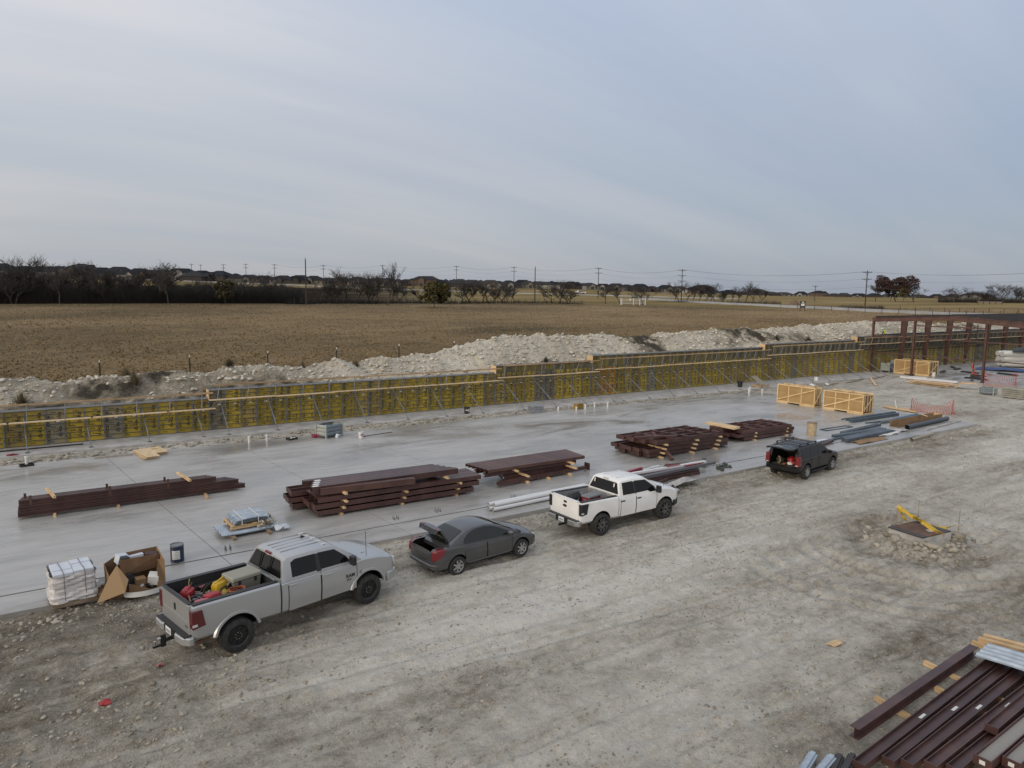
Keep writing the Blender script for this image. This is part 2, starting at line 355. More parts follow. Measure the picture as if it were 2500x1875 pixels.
# spoil bank between the formwork and the field
CREST = [(-40, 3.6), (-12, 3.7), (-2.4, 3.71), (-.7, 3.62), (1.1, 3.2), (4, 3.5), (7.4, 3.67), (9.5, 3.25), (11.5, 3.7), (13.8, 3.77), (16.3, 3.35), (19.4, 4.08), (20.9, 3.42), (22.7, 3.9), (25.6, 3.95), (29.4, 4.32), (32.7, 4.93), (36.2, 5.42), (41.4, 5.42), (44.1, 5.25), (50, 4.95), (53.9, 5.1), (59.8, 5.35), (65, 5.4), (71, 5.37), (81, 5.5), (91, 6.0), (101, 6.0), (114, 5.4), (130, 5.0), (170, 5.2)]
bx = np.concatenate([np.arange(-30, 60, .17), np.arange(60, 172, .35)]); by = np.concatenate([np.arange(49.75, 57.2, .17), np.array([57.6, 58.4])])
BX, BY = np.meshgrid(bx, by)
cz = np.interp(BX, [c[0] for c in CREST], [c[1] for c in CREST])
topw = np.interp(BX, [-30, 8.7, 8.9, 30.9, 31.1, 41, 41.2, 65, 65.4, 82, 82.6, 170], [2.17, 2.17, 2.7, 2.7, 3.27, 3.27, 3.72, 3.72, 4.03, 4.03, 4.42, 4.42]) - .35
zf = 2.3 + .021*np.clip(BX, -30, 150)
t1 = np.clip((BY-50.0)/4.0, 0, 1); t2 = np.clip((BY-54.0)/3.6, 0, 1)
prof = np.where(BY < 54, topw + (cz-topw)*(t1*t1*(3-2*t1)), cz + (zf-.25-cz)*(t2*t2*(3-2*t2)))
amp = np.clip(1-np.abs(BY-53.6)/4.2, .05, 1)
bz = prof + amp*(.55*fbm(BX*.45, BY*.6, 4, 101) + .42*np.abs(fbm(BX*1.5, BY*1.5, 4, 111)) + .20*np.abs(vn(BX*4, BY*4, 121)) - .16)
bz = np.where(BY < 49.85, topw-.6, bz); bz = np.where(BY > 58, zf-1.0, bz)
M_spoil = attr_mat('limestone_spoil', [(0, (.055, .047, .034)), (.28, (.22, .19, .145)), (.5, (.43, .39, .315)), (.75, (.56, .52, .44)), (1, (.64, .61, .55))], bump=1.0, bs=5.5, bdist=.22, fine=((1.4, .10), (6, .12), (22, .07)))
bank = struct(ob('spoil_bank', grid_mesh('spoil_bank', BX, BY, bz, [M_spoil], smooth=False)), 'heap of pale crushed limestone behind the yellow formwork')
bt = .50 + .30*fbm(BX*.3, BY*.5, 4, 131) + .12*np.interp(BX, [-5, 10, 30, 60, 90], [-1.2, -.8, .9, .5, .3])
for x0, y0, rx, ry, a in ((3, 52.5, 2.0, 1.0, .7), (6.6, 53.6, 1.3, .7, .8), (51.4, 53.3, 1.9, 2.4, 1.3), (66, 53.6, 2.0, 1.5, .8), (69.5, 52.6, 2.2, 1.0, .6), (62, 51.5, 3, .7, .35), (75, 51.8, 7, .8, .3), (9, 50.8, 4, .6, .4), (1, 50.6, 5, .5, .4), (14.5, 51.2, 3, .7, .3), (118, 53, 8, 2, .45), (37, 50.7, 5, .6, .3)):
    bt -= a*np.exp(-((BX-x0)/rx)**2-((BY-y0)/ry)**2)*np.clip(.8+1.6*fbm(BX*1.6, BY*1.6, 3, 141), 0, 2)
set_tone(bank.data, bt)

# rocks
bmi = bmesh.new(); bmesh.ops.create_icosphere(bmi, subdivisions=1, radius=1); ICO_V = np.array([v.co[:] for v in bmi.verts]); ICO_F = np.array([[v.index for v in f.verts] for f in bmi.faces]); bmi.free()
def rocks(name, P, S, m, flat=.6, seed=1):
    rg = np.random.default_rng(seed); n = len(P)
    V = ICO_V[None]*(1+rg.uniform(-.45, .40, (n, len(ICO_V), 1)))
    V = V*np.stack([rg.uniform(.7, 1.3, n), rg.uniform(.6, 1.1, n), rg.uniform(.35, flat, n)], -1)[:, None]
    a = rg.uniform(0, 6.28, n); tl = rg.uniform(-.4, .4, n)
    y_, z_ = V[..., 1]*np.cos(tl)[:, None]-V[..., 2]*np.sin(tl)[:, None], V[..., 1]*np.sin(tl)[:, None]+V[..., 2]*np.cos(tl)[:, None]
    x_, y2 = V[..., 0]*np.cos(a)[:, None]-y_*np.sin(a)[:, None], V[..., 0]*np.sin(a)[:, None]+y_*np.cos(a)[:, None]
    V = np.stack([x_, y2, z_], -1)*np.asarray(S)[:, None, None] + np.asarray(P)[:, None]
    F = (ICO_F[None] + (np.arange(n)*len(ICO_V))[:, None, None]).reshape(-1, 3)
    return ob(name, tri_mesh(name, V.reshape(-1, 3), F, [m]))
M_rock = mat('limestone_rock', (.36, .33, .27), .95, c2=(.58, .545, .475), scale=1.7, lo=.38, hi=.62, bump=.5, bscale=12)
M_rockd = mat('earthy_rock', (.185, .162, .122), .95, c2=(.36, .33, .275), scale=1.3, lo=.38, hi=.62, bump=.5, bscale=12)
rg = np.random.default_rng(3)
def scat(n, x0, x1, y0, y1, s0, s1, pw=2.5, keep=None):
    x = rg.uniform(x0, x1, n); y = rg.uniform(y0, y1, n); s_ = s0+(s1-s0)*rg.uniform(0, 1, n)**pw
    if keep is not None:
        k = keep(x, y); x, y, s_ = x[k], y[k], s_[k]
    return np.stack([x, y, dirt_z(x, y)+s_*.05], -1), s_
parts = [scat(12000, -4, 9, 12.5, 23.45, .012, .085, 4.5, lambda x, y: rg.uniform(0, 1, len(x)) < np.clip((9-x)/8, .15, 1)*np.clip((y-12)/5, .2, 1)*np.clip(.45+1.6*fbm(x*.5, y*.5, 3, 301), .05, 1)),
         scat(1500, -3, 57, 21.9, 23.46, .02, .12, 2.6), scat(3000, -3, 45, 8, 22, .010, .05, 2.6),
         scat(2600, 45, 84, 18, 46, .02, .09, 3.0, lambda x, y: (x > 57) | (y < 23.3)), scat(900, 11, 24, 5, 10, .015, .07, 2.5)]
P = np.concatenate([a[0] for a in parts]); S = np.concatenate([a[1] for a in parts])
stuff(rocks('gravel', P, S, M_rockd, .7, 5), 'loose limestone gravel scattered over the dirt lot', 'gravel')
x = rg.uniform(-6, 60, 2600); y = 43.9 + rg.uniform(0, 1, 2600)*2.3*(1-.25*np.clip((x-20)/40, 0, 1)); s_ = .02+.16*rg.uniform(0, 1, 2600)**3
stuff(rocks('rubble', np.stack([x, y, dirt_z(x, y)+s_*.2], -1), s_, M_rockd, .7, 6), 'strip of broken rubble between slab and footing', 'rubble')
n = 15000; x = rg.uniform(-8, 125, n)**1.0; y = rg.uniform(50.1, 56.2, n); s_ = .03+.19*rg.uniform(0, 1, n)**5
ixx = np.clip(np.searchsorted(bx, x), 0, len(bx)-1); iyy = np.clip(np.searchsorted(by, y), 0, len(by)-1)
dk = bt[iyy, ixx] > .33
stuff(rocks('broken_stone', np.stack([x, y, bz[iyy, ixx]+s_*.1], -1)[dk], s_[dk], M_rock, .8, 8), 'pale broken stone covering the spoil heap', 'stone')

OCT_V = np.array([(1, 0, 0), (-1, 0, 0), (0, 1, 0), (0, -1, 0), (0, 0, 1), (0, 0, -1)], float); OCT_F = np.array([(0, 2, 4), (2, 1, 4), (1, 3, 4), (3, 0, 4), (2, 0, 5), (1, 2, 5), (3, 1, 5), (0, 3, 5)])
n = 90000; x = rg.uniform(-4, 50, n); y = rg.uniform(5.5, 23.4, n)
cl = fbm(x*.35, y*.6, 3, 201) + .5*fbm(x*1.7, y*1.7, 2, 205); k = rg.uniform(0, 1, n) < np.clip(.28+1.1*cl, .02, 1); x, y = x[k], y[k]; n = len(x)
s_ = .008+.032*rg.uniform(0, 1, n)**2.5
V = OCT_V[None]*(1+rg.uniform(-.4, .4, (n, 6, 1)))*np.array([1, .8, .55]); a = rg.uniform(0, 6.28, n)
V = np.stack([V[..., 0]*np.cos(a)[:, None]-V[..., 1]*np.sin(a)[:, None], V[..., 0]*np.sin(a)[:, None]+V[..., 1]*np.cos(a)[:, None], V[..., 2]], -1)*s_[:, None, None] + np.stack([x, y, dirt_z(x, y)+s_*.2], -1)[:, None]
stuff(ob('grit', tri_mesh('grit', V.reshape(-1, 3), (OCT_F[None]+(np.arange(n)*6)[:, None, None]).reshape(-1, 3), [M_rockd])), 'fine grit and clods over the dirt lot', 'grit')
# dry grass tufts on the field
n = 42000; ut = rg.uniform(-150, 2650, n); q = rg.uniform(0, 1, n)**1.6
P = []
c_ = CY+(ut-1250)/FPX*SY; s__ = SY-(ut-1250)/FPX*CY; dn = YF/s__; dt = dn+1+(np.interp(ut, U_, D1)-dn-3)*q
gx_, gy_ = dt*c_, dt*s__; gz_ = np.array([T(u, d) for u, d in zip(ut, dt)])+.22*fbm(gx_*.10, gy_*.10, 3, 5)
hh = rg.uniform(.05, .17, n); ww = rg.uniform(.08, .22, n); aa = rg.uniform(0, 3.14, n); ln_ = rg.uniform(-.15, .15, (n, 2))
V = np.zeros((n, 6, 3)); 
for j, off in enumerate((0, 1.57)):
    dx, dy = np.cos(aa+off)*ww, np.sin(aa+off)*ww
    V[:, j*3] = np.stack([gx_-dx, gy_-dy, gz_-.05], -1); V[:, j*3+1] = np.stack([gx_+dx, gy_+dy, gz_-.05], -1); V[:, j*3+2] = np.stack([gx_+ln_[:, 0], gy_+ln_[:, 1], gz_+hh], -1)
M_tuft = mat('dry_grass', (.20, .145, .072), .9, c2=(.29, .215, .115), scale=.12, lo=.35, hi=.65)
stuff(ob('grass_tufts', tri_mesh('grass_tufts', V.reshape(-1, 3), np.arange(n*6).reshape(-1, 3), [M_tuft])), 'tufts of dry winter grass over the field', 'grass')
# roads far away
M_road = mat('pale_road', (.22, .215, .205), .9, c2=(.28, .275, .265), scale=.2)
def road(name, pts, wd, dz, label):
    P_ = []
    for (u0, d0), (u1, d1) in zip(pts[:-1], pts[1:]):
        for t in np.linspace(0, 1, 9)[:-1]: P_.append((u0+(u1-u0)*t, d0+(d1-d0)*t))
    P_.append(pts[-1]); V = []; C = [Vector(spot(u, d, dz)) for u, d in P_]
    for i, c in enumerate(C):
        t = (C[min(i+1, len(C)-1)]-C[max(i-1, 0)]); t.z = 0; t.normalize(); nrm = Vector((-t.y, t.x, 0))
        V += [c+nrm*wd/2, c-nrm*wd/2, c+nrm*(wd/2+1)-Vector((0, 0, .9)), c-nrm*(wd/2+1)-Vector((0, 0, .9))]
    mb = MB(); k = 4
    for i in range(len(C)-1):
        a = i*k; b = a+k
        mb.f += [[a, a+1, b+1, b], [a+2, a, b, b+2], [a+1, a+3, b+3, b+1]]
    mb.v = [tuple(v) for v in V]; mb.m = [0]*len(mb.f); mb.sm = [False]*len(mb.f)
    return struct(mb.build(name, [M_road], fix=False), label)
road('farm_road', [(1560, 310), (1640, 275), (1750, 245), (2050, 195), (2255, 172), (2500, 150), (2900, 125)], 7, .45, 'pale two lane road curving past the back of the field')
road('highway', [(300, 462), (680, 440), (1000, 415), (1300, 395), (1620, 372), (1800, 365)], 8, .4, 'distant highway running below the houses')

# ------------------------------------------------------------------ slab
def slab_mat(name, c0, c1, c2_):
    m = bpy.data.materials.new(name); m.use_nodes = True; t = m.node_tree; n = t.nodes.new; l = t.links.new
    b = t.nodes['Principled BSDF']; tcn = n('ShaderNodeTexCoord'); geo = n('ShaderNodeNewGeometry')
    mpn = n('ShaderNodeMapping'); mpn.inputs['Scale'].default_value = (.10, .22, .2); l(geo.outputs['Position'], mpn.inputs[0])
    a = n('ShaderNodeTexNoise'); a.inputs['Scale'].default_value = 1.6; a.inputs['Detail'].default_value = 7; a.inputs['Roughness'].default_value = .6; a.inputs['Distortion'].default_value = .8; l(mpn.outputs[0], a.inputs['Vector'])
    rm = n('ShaderNodeValToRGB'); l(a.outputs[0], rm.inputs[0]); els = rm.color_ramp.elements
    els[0].position = .30; els[0].color = (*c0, 1); els[1].position = .72; els[1].color = (*c2_, 1); q = els.new(.48); q.color = (*c1, 1)
    mp3 = n('ShaderNodeMapping'); mp3.inputs['Scale'].default_value = (.5, 2.6, 1); l(geo.outputs['Position'], mp3.inputs[0])
    d = n('ShaderNodeTexNoise'); d.inputs['Scale'].default_value = 1.1; d.inputs['Detail'].default_value = 8; d.inputs['Roughness'].default_value = .7; l(mp3.outputs[0], d.inputs['Vector'])
    mxn = n('ShaderNodeMixRGB'); mxn.blend_type = 'MULTIPLY'; mxn.inputs[0].default_value = .45; l(rm.outputs[0], mxn.inputs[1])
    r2_ = n('ShaderNodeValToRGB'); l(d.outputs[0], r2_.inputs[0]); r2_.color_ramp.elements[0].position = .25; r2_.color_ramp.elements[0].color = (.45, .45, .45, 1); r2_.color_ramp.elements[1].position = .6; r2_.color_ramp.elements[1].color = (1.1, 1.1, 1.1, 1)
    l(r2_.outputs[0], mxn.inputs[2]); l(mxn.outputs[0], b.inputs['Base Color'])
    mr = n('ShaderNodeMapRange'); l(a.outputs[0], mr.inputs[0]); mr.inputs[1].default_value = .36; mr.inputs[2].default_value = .62; mr.inputs[3].default_value = .13; mr.inputs[4].default_value = .48; l(mr.outputs[0], b.inputs['Roughness'])
    b.inputs['Specular IOR Level'].default_value = .5
    bp = n('ShaderNodeBump'); bp.inputs['Strength'].default_value = .06; bp.inputs['Distance'].default_value = .01; l(d.outputs[0], bp.inputs['Height']); l(bp.outputs[0], b.inputs['Normal'])
    MATS[name] = m; return m
M_slab = slab_mat('troweled_concrete', (.225, .218, .206), (.335, .326, .309), (.405, .394, .376))
M_conc = mat('rough_concrete', (.30, .29, .275), .85, c2=(.42, .41, .39), scale=1.2, bump=.3, bscale=20)
M_gap = mat('joint_dirt', (.045, .04, .035), .95, spec=.05)
SZ = .15
XJ = [(-40, -38, 0)]
joints = [(-16.5, .12), (-10.2, .12), (-3.9, .12), (2.6, .12), (9.3, .10), (16.05, .08), (22.7, .05), (29.3, .02), (35.8, 0), (42.2, 0), (48.7, 0), (56.6, 0)]
rows = [(23.47, 24.90), (24.96, 31.1), (31.115, 37.4), (37.415, 43.4)]
mb = MB(); mb.bb(-30, 56.55, 23.52, 43.35, -.3, .128)
slab = struct(mb.build('slab', [M_gap]), 'long troweled concrete slab cut into panels by joints')
for (xa, ka), (xb, kb) in zip(joints[:-1], joints[1:]):
    for ri, (y0, y1) in enumerate(rows):
        g_ = .010
        q = [(xa+g_+ka*(42-y0), y0), (xb-g_+kb*(42-y0), y0), (xb-g_+kb*(42-y1), y1), (xa+g_+ka*(42-y1), y1)]
        if ri == 3: q[2] = (q[2][0], y1+.45-.012*max(xb, 0)); q[3] = (q[3][0], y1+.45-.012*max(xa, 0))
        mb = MB(); mb.prism(q, lambda x, y, t: (x, y, t), -.1, SZ - (.012 if ri == 0 else 0))
        mb.build('slab_panel', [M_slab], slab)
# wall footing
YW = lambda x: 49.1 - .0085*x
mb = MB(); mb.prism([(-30, 46.9), (10, 46.5), (45, 44.75), (66, 44.6), (84, 44.5), (84, 48.9), (-30, 49.6)], lambda x, y, t: (x, y, t), -.2, .075)
struct(mb.build('footing', [M_conc]), 'grey concrete footing strip under the formwork')
# slab of the steel building
mb = MB(); mb.bb(84.6, 150, 20, 48.6, -.2, .13)
struct(mb.build('building_slab', [M_slab]), 'concrete slab under the maroon steel frame')

# ------------------------------------------------------------------ formwork wall
M_ply = mat('yellow_form_ply', (.37, .27, .022), .5, c2=(.21, .155, .045), scale=1.4, lo=.46, hi=.72, rnd=.25, bump=.1)
M_plyo = mat('stained_form_ply', (.24, .18, .075), .65, c2=(.33, .24, .03), scale=1.6, rnd=.25)
M_plyr = mat('orange_form_ply', (.36, .16, .02), .6, c2=(.36, .25, .02), scale=2.0, rnd=.15)
M_plyg = mat('grey_form_ply', (.18, .17, .145), .7, c2=(.23, .19, .09), scale=1.5, rnd=.2)
M_galv = mat('galvanised_steel', (.22, .235, .25), .5, metal=.35, c2=(.30, .31, .32), scale=3)
M_rib = mat('worn_form_steel', (.085, .085, .075), .6, metal=.2, c2=(.16, .145, .09), scale=2.5, rnd=.2)
M_print = mat('black_print', (.012, .011, .009), .6)
M_wht = mat('white_sticker', (.62, .62, .60), .6)
M_wood = mat('raw_lumber', (.46, .30, .15), .75, c2=(.60, .43, .25), scale=2.2, stretch=(1, 6, 6), rnd=.2)
M_woodp = mat('pale_lumber', (.50, .36, .20), .75, c2=(.62, .47, .29), scale=2.0, stretch=(6, 1, 6), rnd=.12)
M_woodd = mat('weathered_lumber', (.20, .145, .09), .8, c2=(.32, .25, .17), scale=2.5, rnd=.25)
M_rail = mat('rail_lumber', (.30, .195, .105), .75, c2=(.40, .28, .16), scale=2.2, stretch=(1, 6, 6), rnd=.2)
M_brc = mat('brace_steel', (.13, .14, .15), .55, metal=.3, c2=(.20, .205, .21), scale=3)
def panel_meshes(h, upper):
    ply = MB(); ply.bb(.012, .988, .085, .105, .012, h-.012)
    fr = MB(); t = .03
    fr.bb(.002, .002+t, 0, .085, 0, h, 1); fr.bb(.998-t, .998, 0, .085, 0, h, 1); fr.bb(t, 1-t, .003, .085, 0, t); fr.bb(t, 1-t, .003, .085, h-t, h)
    if upper:
        for x in (.2, .35, .5, .65, .8): fr.bb(x-.018, x+.018, .012, .084, t, h-t)
    else:
        n_ = int(h/.29)
        for i in range(1, n_): fr.bb(t, 1-t, .012, .084, i*h/n_-.016, i*h/n_+.016)
        for z in (.45, h*.5, h-.35): fr.box((1, -.01, z), (.09, .05, .10)); fr.cyl((1, -.06, z), (1, 0, z), .045, n=8)
    return ply.mesh('panel', [M_ply]), fr.mesh('frame', [M_rib, M_brc])
def print_mesh(h, sd_):
    rg_ = random.Random(sd_); mb = MB(); yy = .0835
    def hw(x, z, s_): add_text(mb, 'doka', s_, lambda a, b: (x+a, yy, z+b))
    def vw(x, z, s_): add_text(mb, 'doka', s_, lambda a, b: (x-b, yy, z+a))
    for i in range(int(h/.29)):
        z = i*.29+.10
        if rg_.random() < .8: hw(.08+rg_.random()*.40, z, .15)
    for c in range(2):
        x = .2+.55*c+rg_.random()*.1; z = .15+rg_.random()*.3; big = rg_.random() < .35
        while z < h-.5:
            vw(x, z, .34 if big else .19); z += (.86 if big else .48)+rg_.random()*.35*(not big)
    if rg_.random() < .7: mb.bb(.55, .75, .078, .0835, h*.62, h*.62+.09, 1)
    return mb.mesh('lettering', [M_print, M_wht], fix=False)
PM = {}
def pm(h, up):
    k = (round(h, 2), up)
    if k not in PM:
        a, b = panel_meshes(h, up); var = []
        for m_ in (M_ply, M_plyo, M_plyr, M_plyg):
            c = a.copy(); c.materials[0] = m_; var.append(c)
        PM[k] = (var, b, [print_mesh(h, i*7+int(h*100)) for i in range(4)] if not up else [])
    return PM[k]
SEG = [(-14.2, 8.8, 2.17, 'yellow formwork wall, the lowest section at the left edge'),
       (8.8, 30.8, 2.70, 'yellow formwork wall section behind the grey metal crate'),
       (30.8, 41.0, 3.27, 'short yellow formwork wall section with grey panels, one step higher'),
       (41.0, 65.0, 3.72, 'yellow formwork wall section with an orange panel left of the wooden crates'),
       (65.0, 82.4, 4.03, 'darker formwork wall section behind the two wooden crates'),
       (82.4, 136.4, 4.42, 'tallest formwork wall section running behind the maroon steel frame')]
fr_ = random.Random(12)
brace_me = {}
for si, (xa, xb, top, lab) in enumerate(SEG):
    rt = thing('formwork_section', lab, 'formwork', (xa, YW(xa), .08), -.0085, 'stepped formwork wall')
    n_ = int(round(xb-xa)); top -= .08; lowh = top if si < 2 else 2.66
    sx = (xb-xa)/n_
    for i in range(n_):
        for lv in range(1 if si < 2 else 2):
            h = lowh if lv == 0 else top-lowh
            var, frm, prt = pm(h, lv == 1)
            r_ = fr_.random(); X_ = xa+i
            k = 0 if r_ < .72 else (1 if r_ < .92 else 3 if r_ < .99 else 2)
            if 33 < X_ < 37 and lv == 0 and i % 3: k = 3
            if 42 <= X_ < 44: k = 2
            if lv == 1: k = 1 if r_ < .45 else 3 if r_ < .55 else 0
            p_ = ob('panel', var[k], rt, (i*sx, 0, 0 if lv == 0 else lowh+.004)); p_.scale.x = sx
            ob('frame', frm, p_)
            if lv == 0 and X_ < 70: ob('lettering', prt[fr_.randrange(4)], p_)
    mb = MB(); mb.bb(0, xb-xa, -.06, -.008, top+.004, top+.07); mb.bb(0, xb-xa, .05, .11, top+.03, top+.10); mb.build('top_rail', [M_galv], rt)
    if si > 0:
        mb = MB(); mb.bb(-.05, -.012, -.25, .55, top-.58, top+.06); mb.build('end_board', [M_wood], rt)
        if si == 3: mb = MB(); mb.bb(.2, 1.3, .10, .9, top+.11, top+.16); mb.build('cover_sheet', [M_galv], rt)
    # concrete and rear face between the forms
    mb = MB(); mb.bb(.0, xb-xa, .108, .45, 0, top-.12); mb.build('wall_core', [M_conc], rt)
    # walkway planks, posts, handrail
    pz = (1.50, 2.06, 2.28, 2.46, 2.82, 3.46)[si]; yl = -.86
    x = -.1
    while x < xb-xa-.2:
        ln = min(4.2, xb-xa-x+.25)
        mb = MB(); mb.bb(x, x+ln, yl-.12, yl+.24, pz+(.0 if int(x) % 2 else .025), pz+.045+(.0 if int(x) % 2 else .025)); mb.build('walkway_plank', [M_woodp], rt); x += 4.1
    x = .35 if si else .2
    hz_ = (1.16, 1.10, 1.10, 1.06, 1.08, .90)[si]
    while x < xb-xa:
        mb = MB(); tilt = fr_.choice((.02, .05, .18, .3)) if si in (1, 2) else .05+.15*(si > 2)
        mb.bar((x, yl-.05, pz), (x+tilt, yl-.14, pz+hz_), .045, .03); mb.build('guardrail_post', [M_galv], rt)
        mb = MB(); mb.bar((x, yl-.02, pz-.02), (x-.35*(si in (1, 2)), -.02, pz-.75), .05, .05); mb.bar((x, yl-.02, pz-.03), (x, -.01, pz-.03), .05, .05); mb.build('bracket', [M_brc], rt)
        x += 1.85 if si < 3 else 1.5
    x = .2
    while x < xb-xa-.3:
        ln = min(4.4, xb-xa-x+.1)
        mb = MB(); mb.bar((x, yl-.165, pz+hz_-.06), (x+ln, yl-.165, pz+hz_-.06+.01), .04, .10); mb.build('guardrail_board', [M_rail], rt); x += 4.35
    # raking braces
    x = .75 if si else .9
    while x < xb-xa:
        yf = float(np.interp(xa+x, [-14, 0, 15, 24, 35, 45, 85, 140], [-1.9, -2.0, -2.2, -2.9, -3.5, -3.7, -3.7, -3.7]))
        mb = MB(); zt_ = min(top*.82, 2.15); mb.cyl((x+.02, yf, .03), (x-.12, -.03, zt_), .030, n=8); mb.cyl((x, yf*.75, zt_*.27), (x-.05, yf*.5, zt_*.5), .038, n=8)
        mb.box((x+.02, yf, .02), (.22, .22, .03)); mb.build('brace', [M_brc], rt)
        x += 3.05

# ------------------------------------------------------------------ steel building frame
M_red = mat('maroon_primer', (.052, .024, .022), .45, c2=(.078, .038, .033), scale=1.8, rnd=.18, bump=.05)
M_redl = mat('red_oxide_primer', (.068, .032, .025), .5, c2=(.095, .047, .037), scale=1.5, rnd=.12)
M_blk = mat('dark_purlin', (.03, .025, .025), .5)
fr = thing('steel_building_frame', 'maroon steel portal frame of an unfinished building', 'steel frame', (85, 0, .13))
RY, RZ, EZ, YE0, YE1 = 38.7, 7.15, 6.68, 47.8, 28.2
def rafter_z(y): return EZ + (RZ-EZ)*(y-YE0)/(RY-YE0) if y > RY else RZ + (6.32-RZ)*(y-RY)/(YE1-RY)
def ibeam(mb, a, b, h, wd, t=.02, up=(0, 0, 1), m=0):
    a = Vector(a); b = Vector(b); d = (b-a).normalized(); s_ = Vector(up).cross(d).normalized(); u_ = d.cross(s_)
    mb.bar(a, b, t, h-2*t, m, up)
    for sg in (-1, 1): mb.bar(a+u_*sg*(h/2-t/2), b+u_*sg*(h/2-t/2), wd, t, m, up)
for y in (47.75, 42.8, 35.2, 29.0):
    mb = MB(); ibeam(mb, (0, y, 0), (0, y, rafter_z(y)-.36), .30, .2, .02, (1, 0, 0)); mb.box((0, y, .012), (.36, .36, .024)); mb.build('column', [M_redl], fr)
for a, b in ((YE0+.15, RY), (RY, YE1)):
    mb = MB(); ibeam(mb, (0, a, rafter_z(a)-.26), (0, b, rafter_z(b)-.26), .52, .24, .03); mb.build('rafter', [M_redl], fr)
for z, ya, yb in ((4.5, 47.6, 42.9), (2.45, 47.6, 42.9), (4.45, 42.7, 35.3), (2.4, 42.7, 35.3), (5.9, 42.7, 35.3), (4.4, 35.1, 29.1), (2.4, 35.1, 29.1)):
    mb = MB(); mb.bar((-.02, ya, z), (-.02, yb, z), .14, .12); mb.build('girt', [M_redl], fr)
for i, dx in enumerate((6.2, 12.2, 18, 23.6, 29.4, 35.2, 41, 47)):
    for y, sg in ((47.6, 1), (29.0, -1)):
        mb = MB(); t = .03; zt_ = rafter_z(y)-.5
        mb.prism([(0, 0), (-.28*sg, 0), (-.75*sg, zt_), (0, zt_)], lambda a, b, tt: (dx+tt, y+a, b), -.012, .012)
        mb.bar((dx, y, 0), (dx, y, zt_), .24, .03, 0, (0, 1, 0)); mb.bar((dx, y-.28*sg, 0), (dx, y-.75*sg, zt_), .24, .03, 0, (0, 1, 0)); mb.build('column', [M_redl], fr)
    for a, b in ((47.6, RY), (RY, YE1)):
        mb = MB(); ibeam(mb, (dx, a, rafter_z(a)-.27), (dx, b, rafter_z(b)-.27), .50, .22, .03); mb.build('rafter', [M_redl], fr)
for k in range(7):
    y = 47.6-k*1.45
    if k in (0, 3, 6): mb = MB(); mb.bar((.1, y, rafter_z(y)+.10), (47, y, rafter_z(y)+.10), .09, .19); mb.build('purlin', [M_blk], fr)
for k in range(1, 8):
    y = RY-k*1.35; mb = MB(); mb.bar((.1, y, rafter_z(y)+.10), (47, y, rafter_z(y)+.10), .09, .19); mb.build('purlin', [M_blk], fr)
for z in (2.4, 4.5):
    mb = MB(); mb.bar((.1, 47.95, z), (47, 47.95, z), .09, .16); mb.build('girt', [M_blk], fr)

# ------------------------------------------------------------------ vehicles
M_glass = mat('tinted_glass', (.006, .006, .007), .05, spec=.28)
M_glassg = mat('car_glass', (.012, .016, .015), .04, spec=.45)
M_tyre = mat('tyre_rubber', (.018, .018, .018), .85, c2=(.05, .047, .043), scale=6, lo=.45, hi=.75)
M_blkp = mat('black_plastic', (.012, .012, .013), .5)
M_dark = mat('dark_interior', (.010, .010, .010), .9, spec=.1)
M_well = mat('wheel_well', (.012, .011, .010), .95, spec=.1)
M_taill = mat('red_lens', (.085, .004, .006), .12, spec=.8)
M_tailb = mat('bright_red_lens', (.15, .006, .010), .15, spec=.8)
M_clear = mat('clear_lens', (.5, .5, .48), .1, spec=.8)
M_chrome = mat('bright_metal', (.55, .55, .54), .25, metal=.9)
M_alloy = mat('alloy_rim', (.42, .42, .42), .35, metal=.7)
M_blackrim = mat('black_rim', (.010, .010, .011), .3)
M_plate = mat('number_plate', (.62, .64, .66), .5)
M_seam = mat('panel_gap', (.012, .012, .012), .9, spec=.1)
def catmull(st, k=4):
    xs_ = [s_[0] for s_ in st]; A = np.array([[c for p_ in s_[1] for c in p_] for s_ in st], float); o = []
    for i in range(len(st)-1):
        p1, p2 = A[i], A[i+1]; h = xs_[i+1]-xs_[i]
        m1_ = (A[i+1]-A[i-1])/(xs_[i+1]-xs_[i-1])*h if i > 0 else (p2-p1)
        m2_ = (A[i+2]-A[i])/(xs_[i+2]-xs_[i])*h if i < len(st)-2 else (p2-p1)
        d_ = p2-p1
        m1_ = np.where(m1_*d_ <= 0, 0, np.sign(d_)*np.minimum(np.abs(m1_), 3*np.abs(d_))); m2_ = np.where(m2_*d_ <= 0, 0, np.sign(d_)*np.minimum(np.abs(m2_), 3*np.abs(d_)))
        for j in range(k):
            t = j/k
            o.append((xs_[i]+h*t, (2*t**3-3*t*t+1)*p1+(t**3-2*t*t+t)*m1_+(-2*t**3+3*t*t)*p2+(t**3-t*t)*m2_))
    o.append((xs_[-1], A[-1]))
    return [(x, [tuple(v[2*i:2*i+2]) for i in range(len(v)//2)]) for x, v in o]
def body_loft(st, k=4, m=0):
    if k > 1: st = catmull(st, k)
    rings = []
    for x, pr in st:
        rings.append([(x, y, z) for y, z in pr] + [(x, -y, z) for y, z in pr[::-1] if y > 1e-6])
    mb = MB(); mb.loft(rings, m); return mb
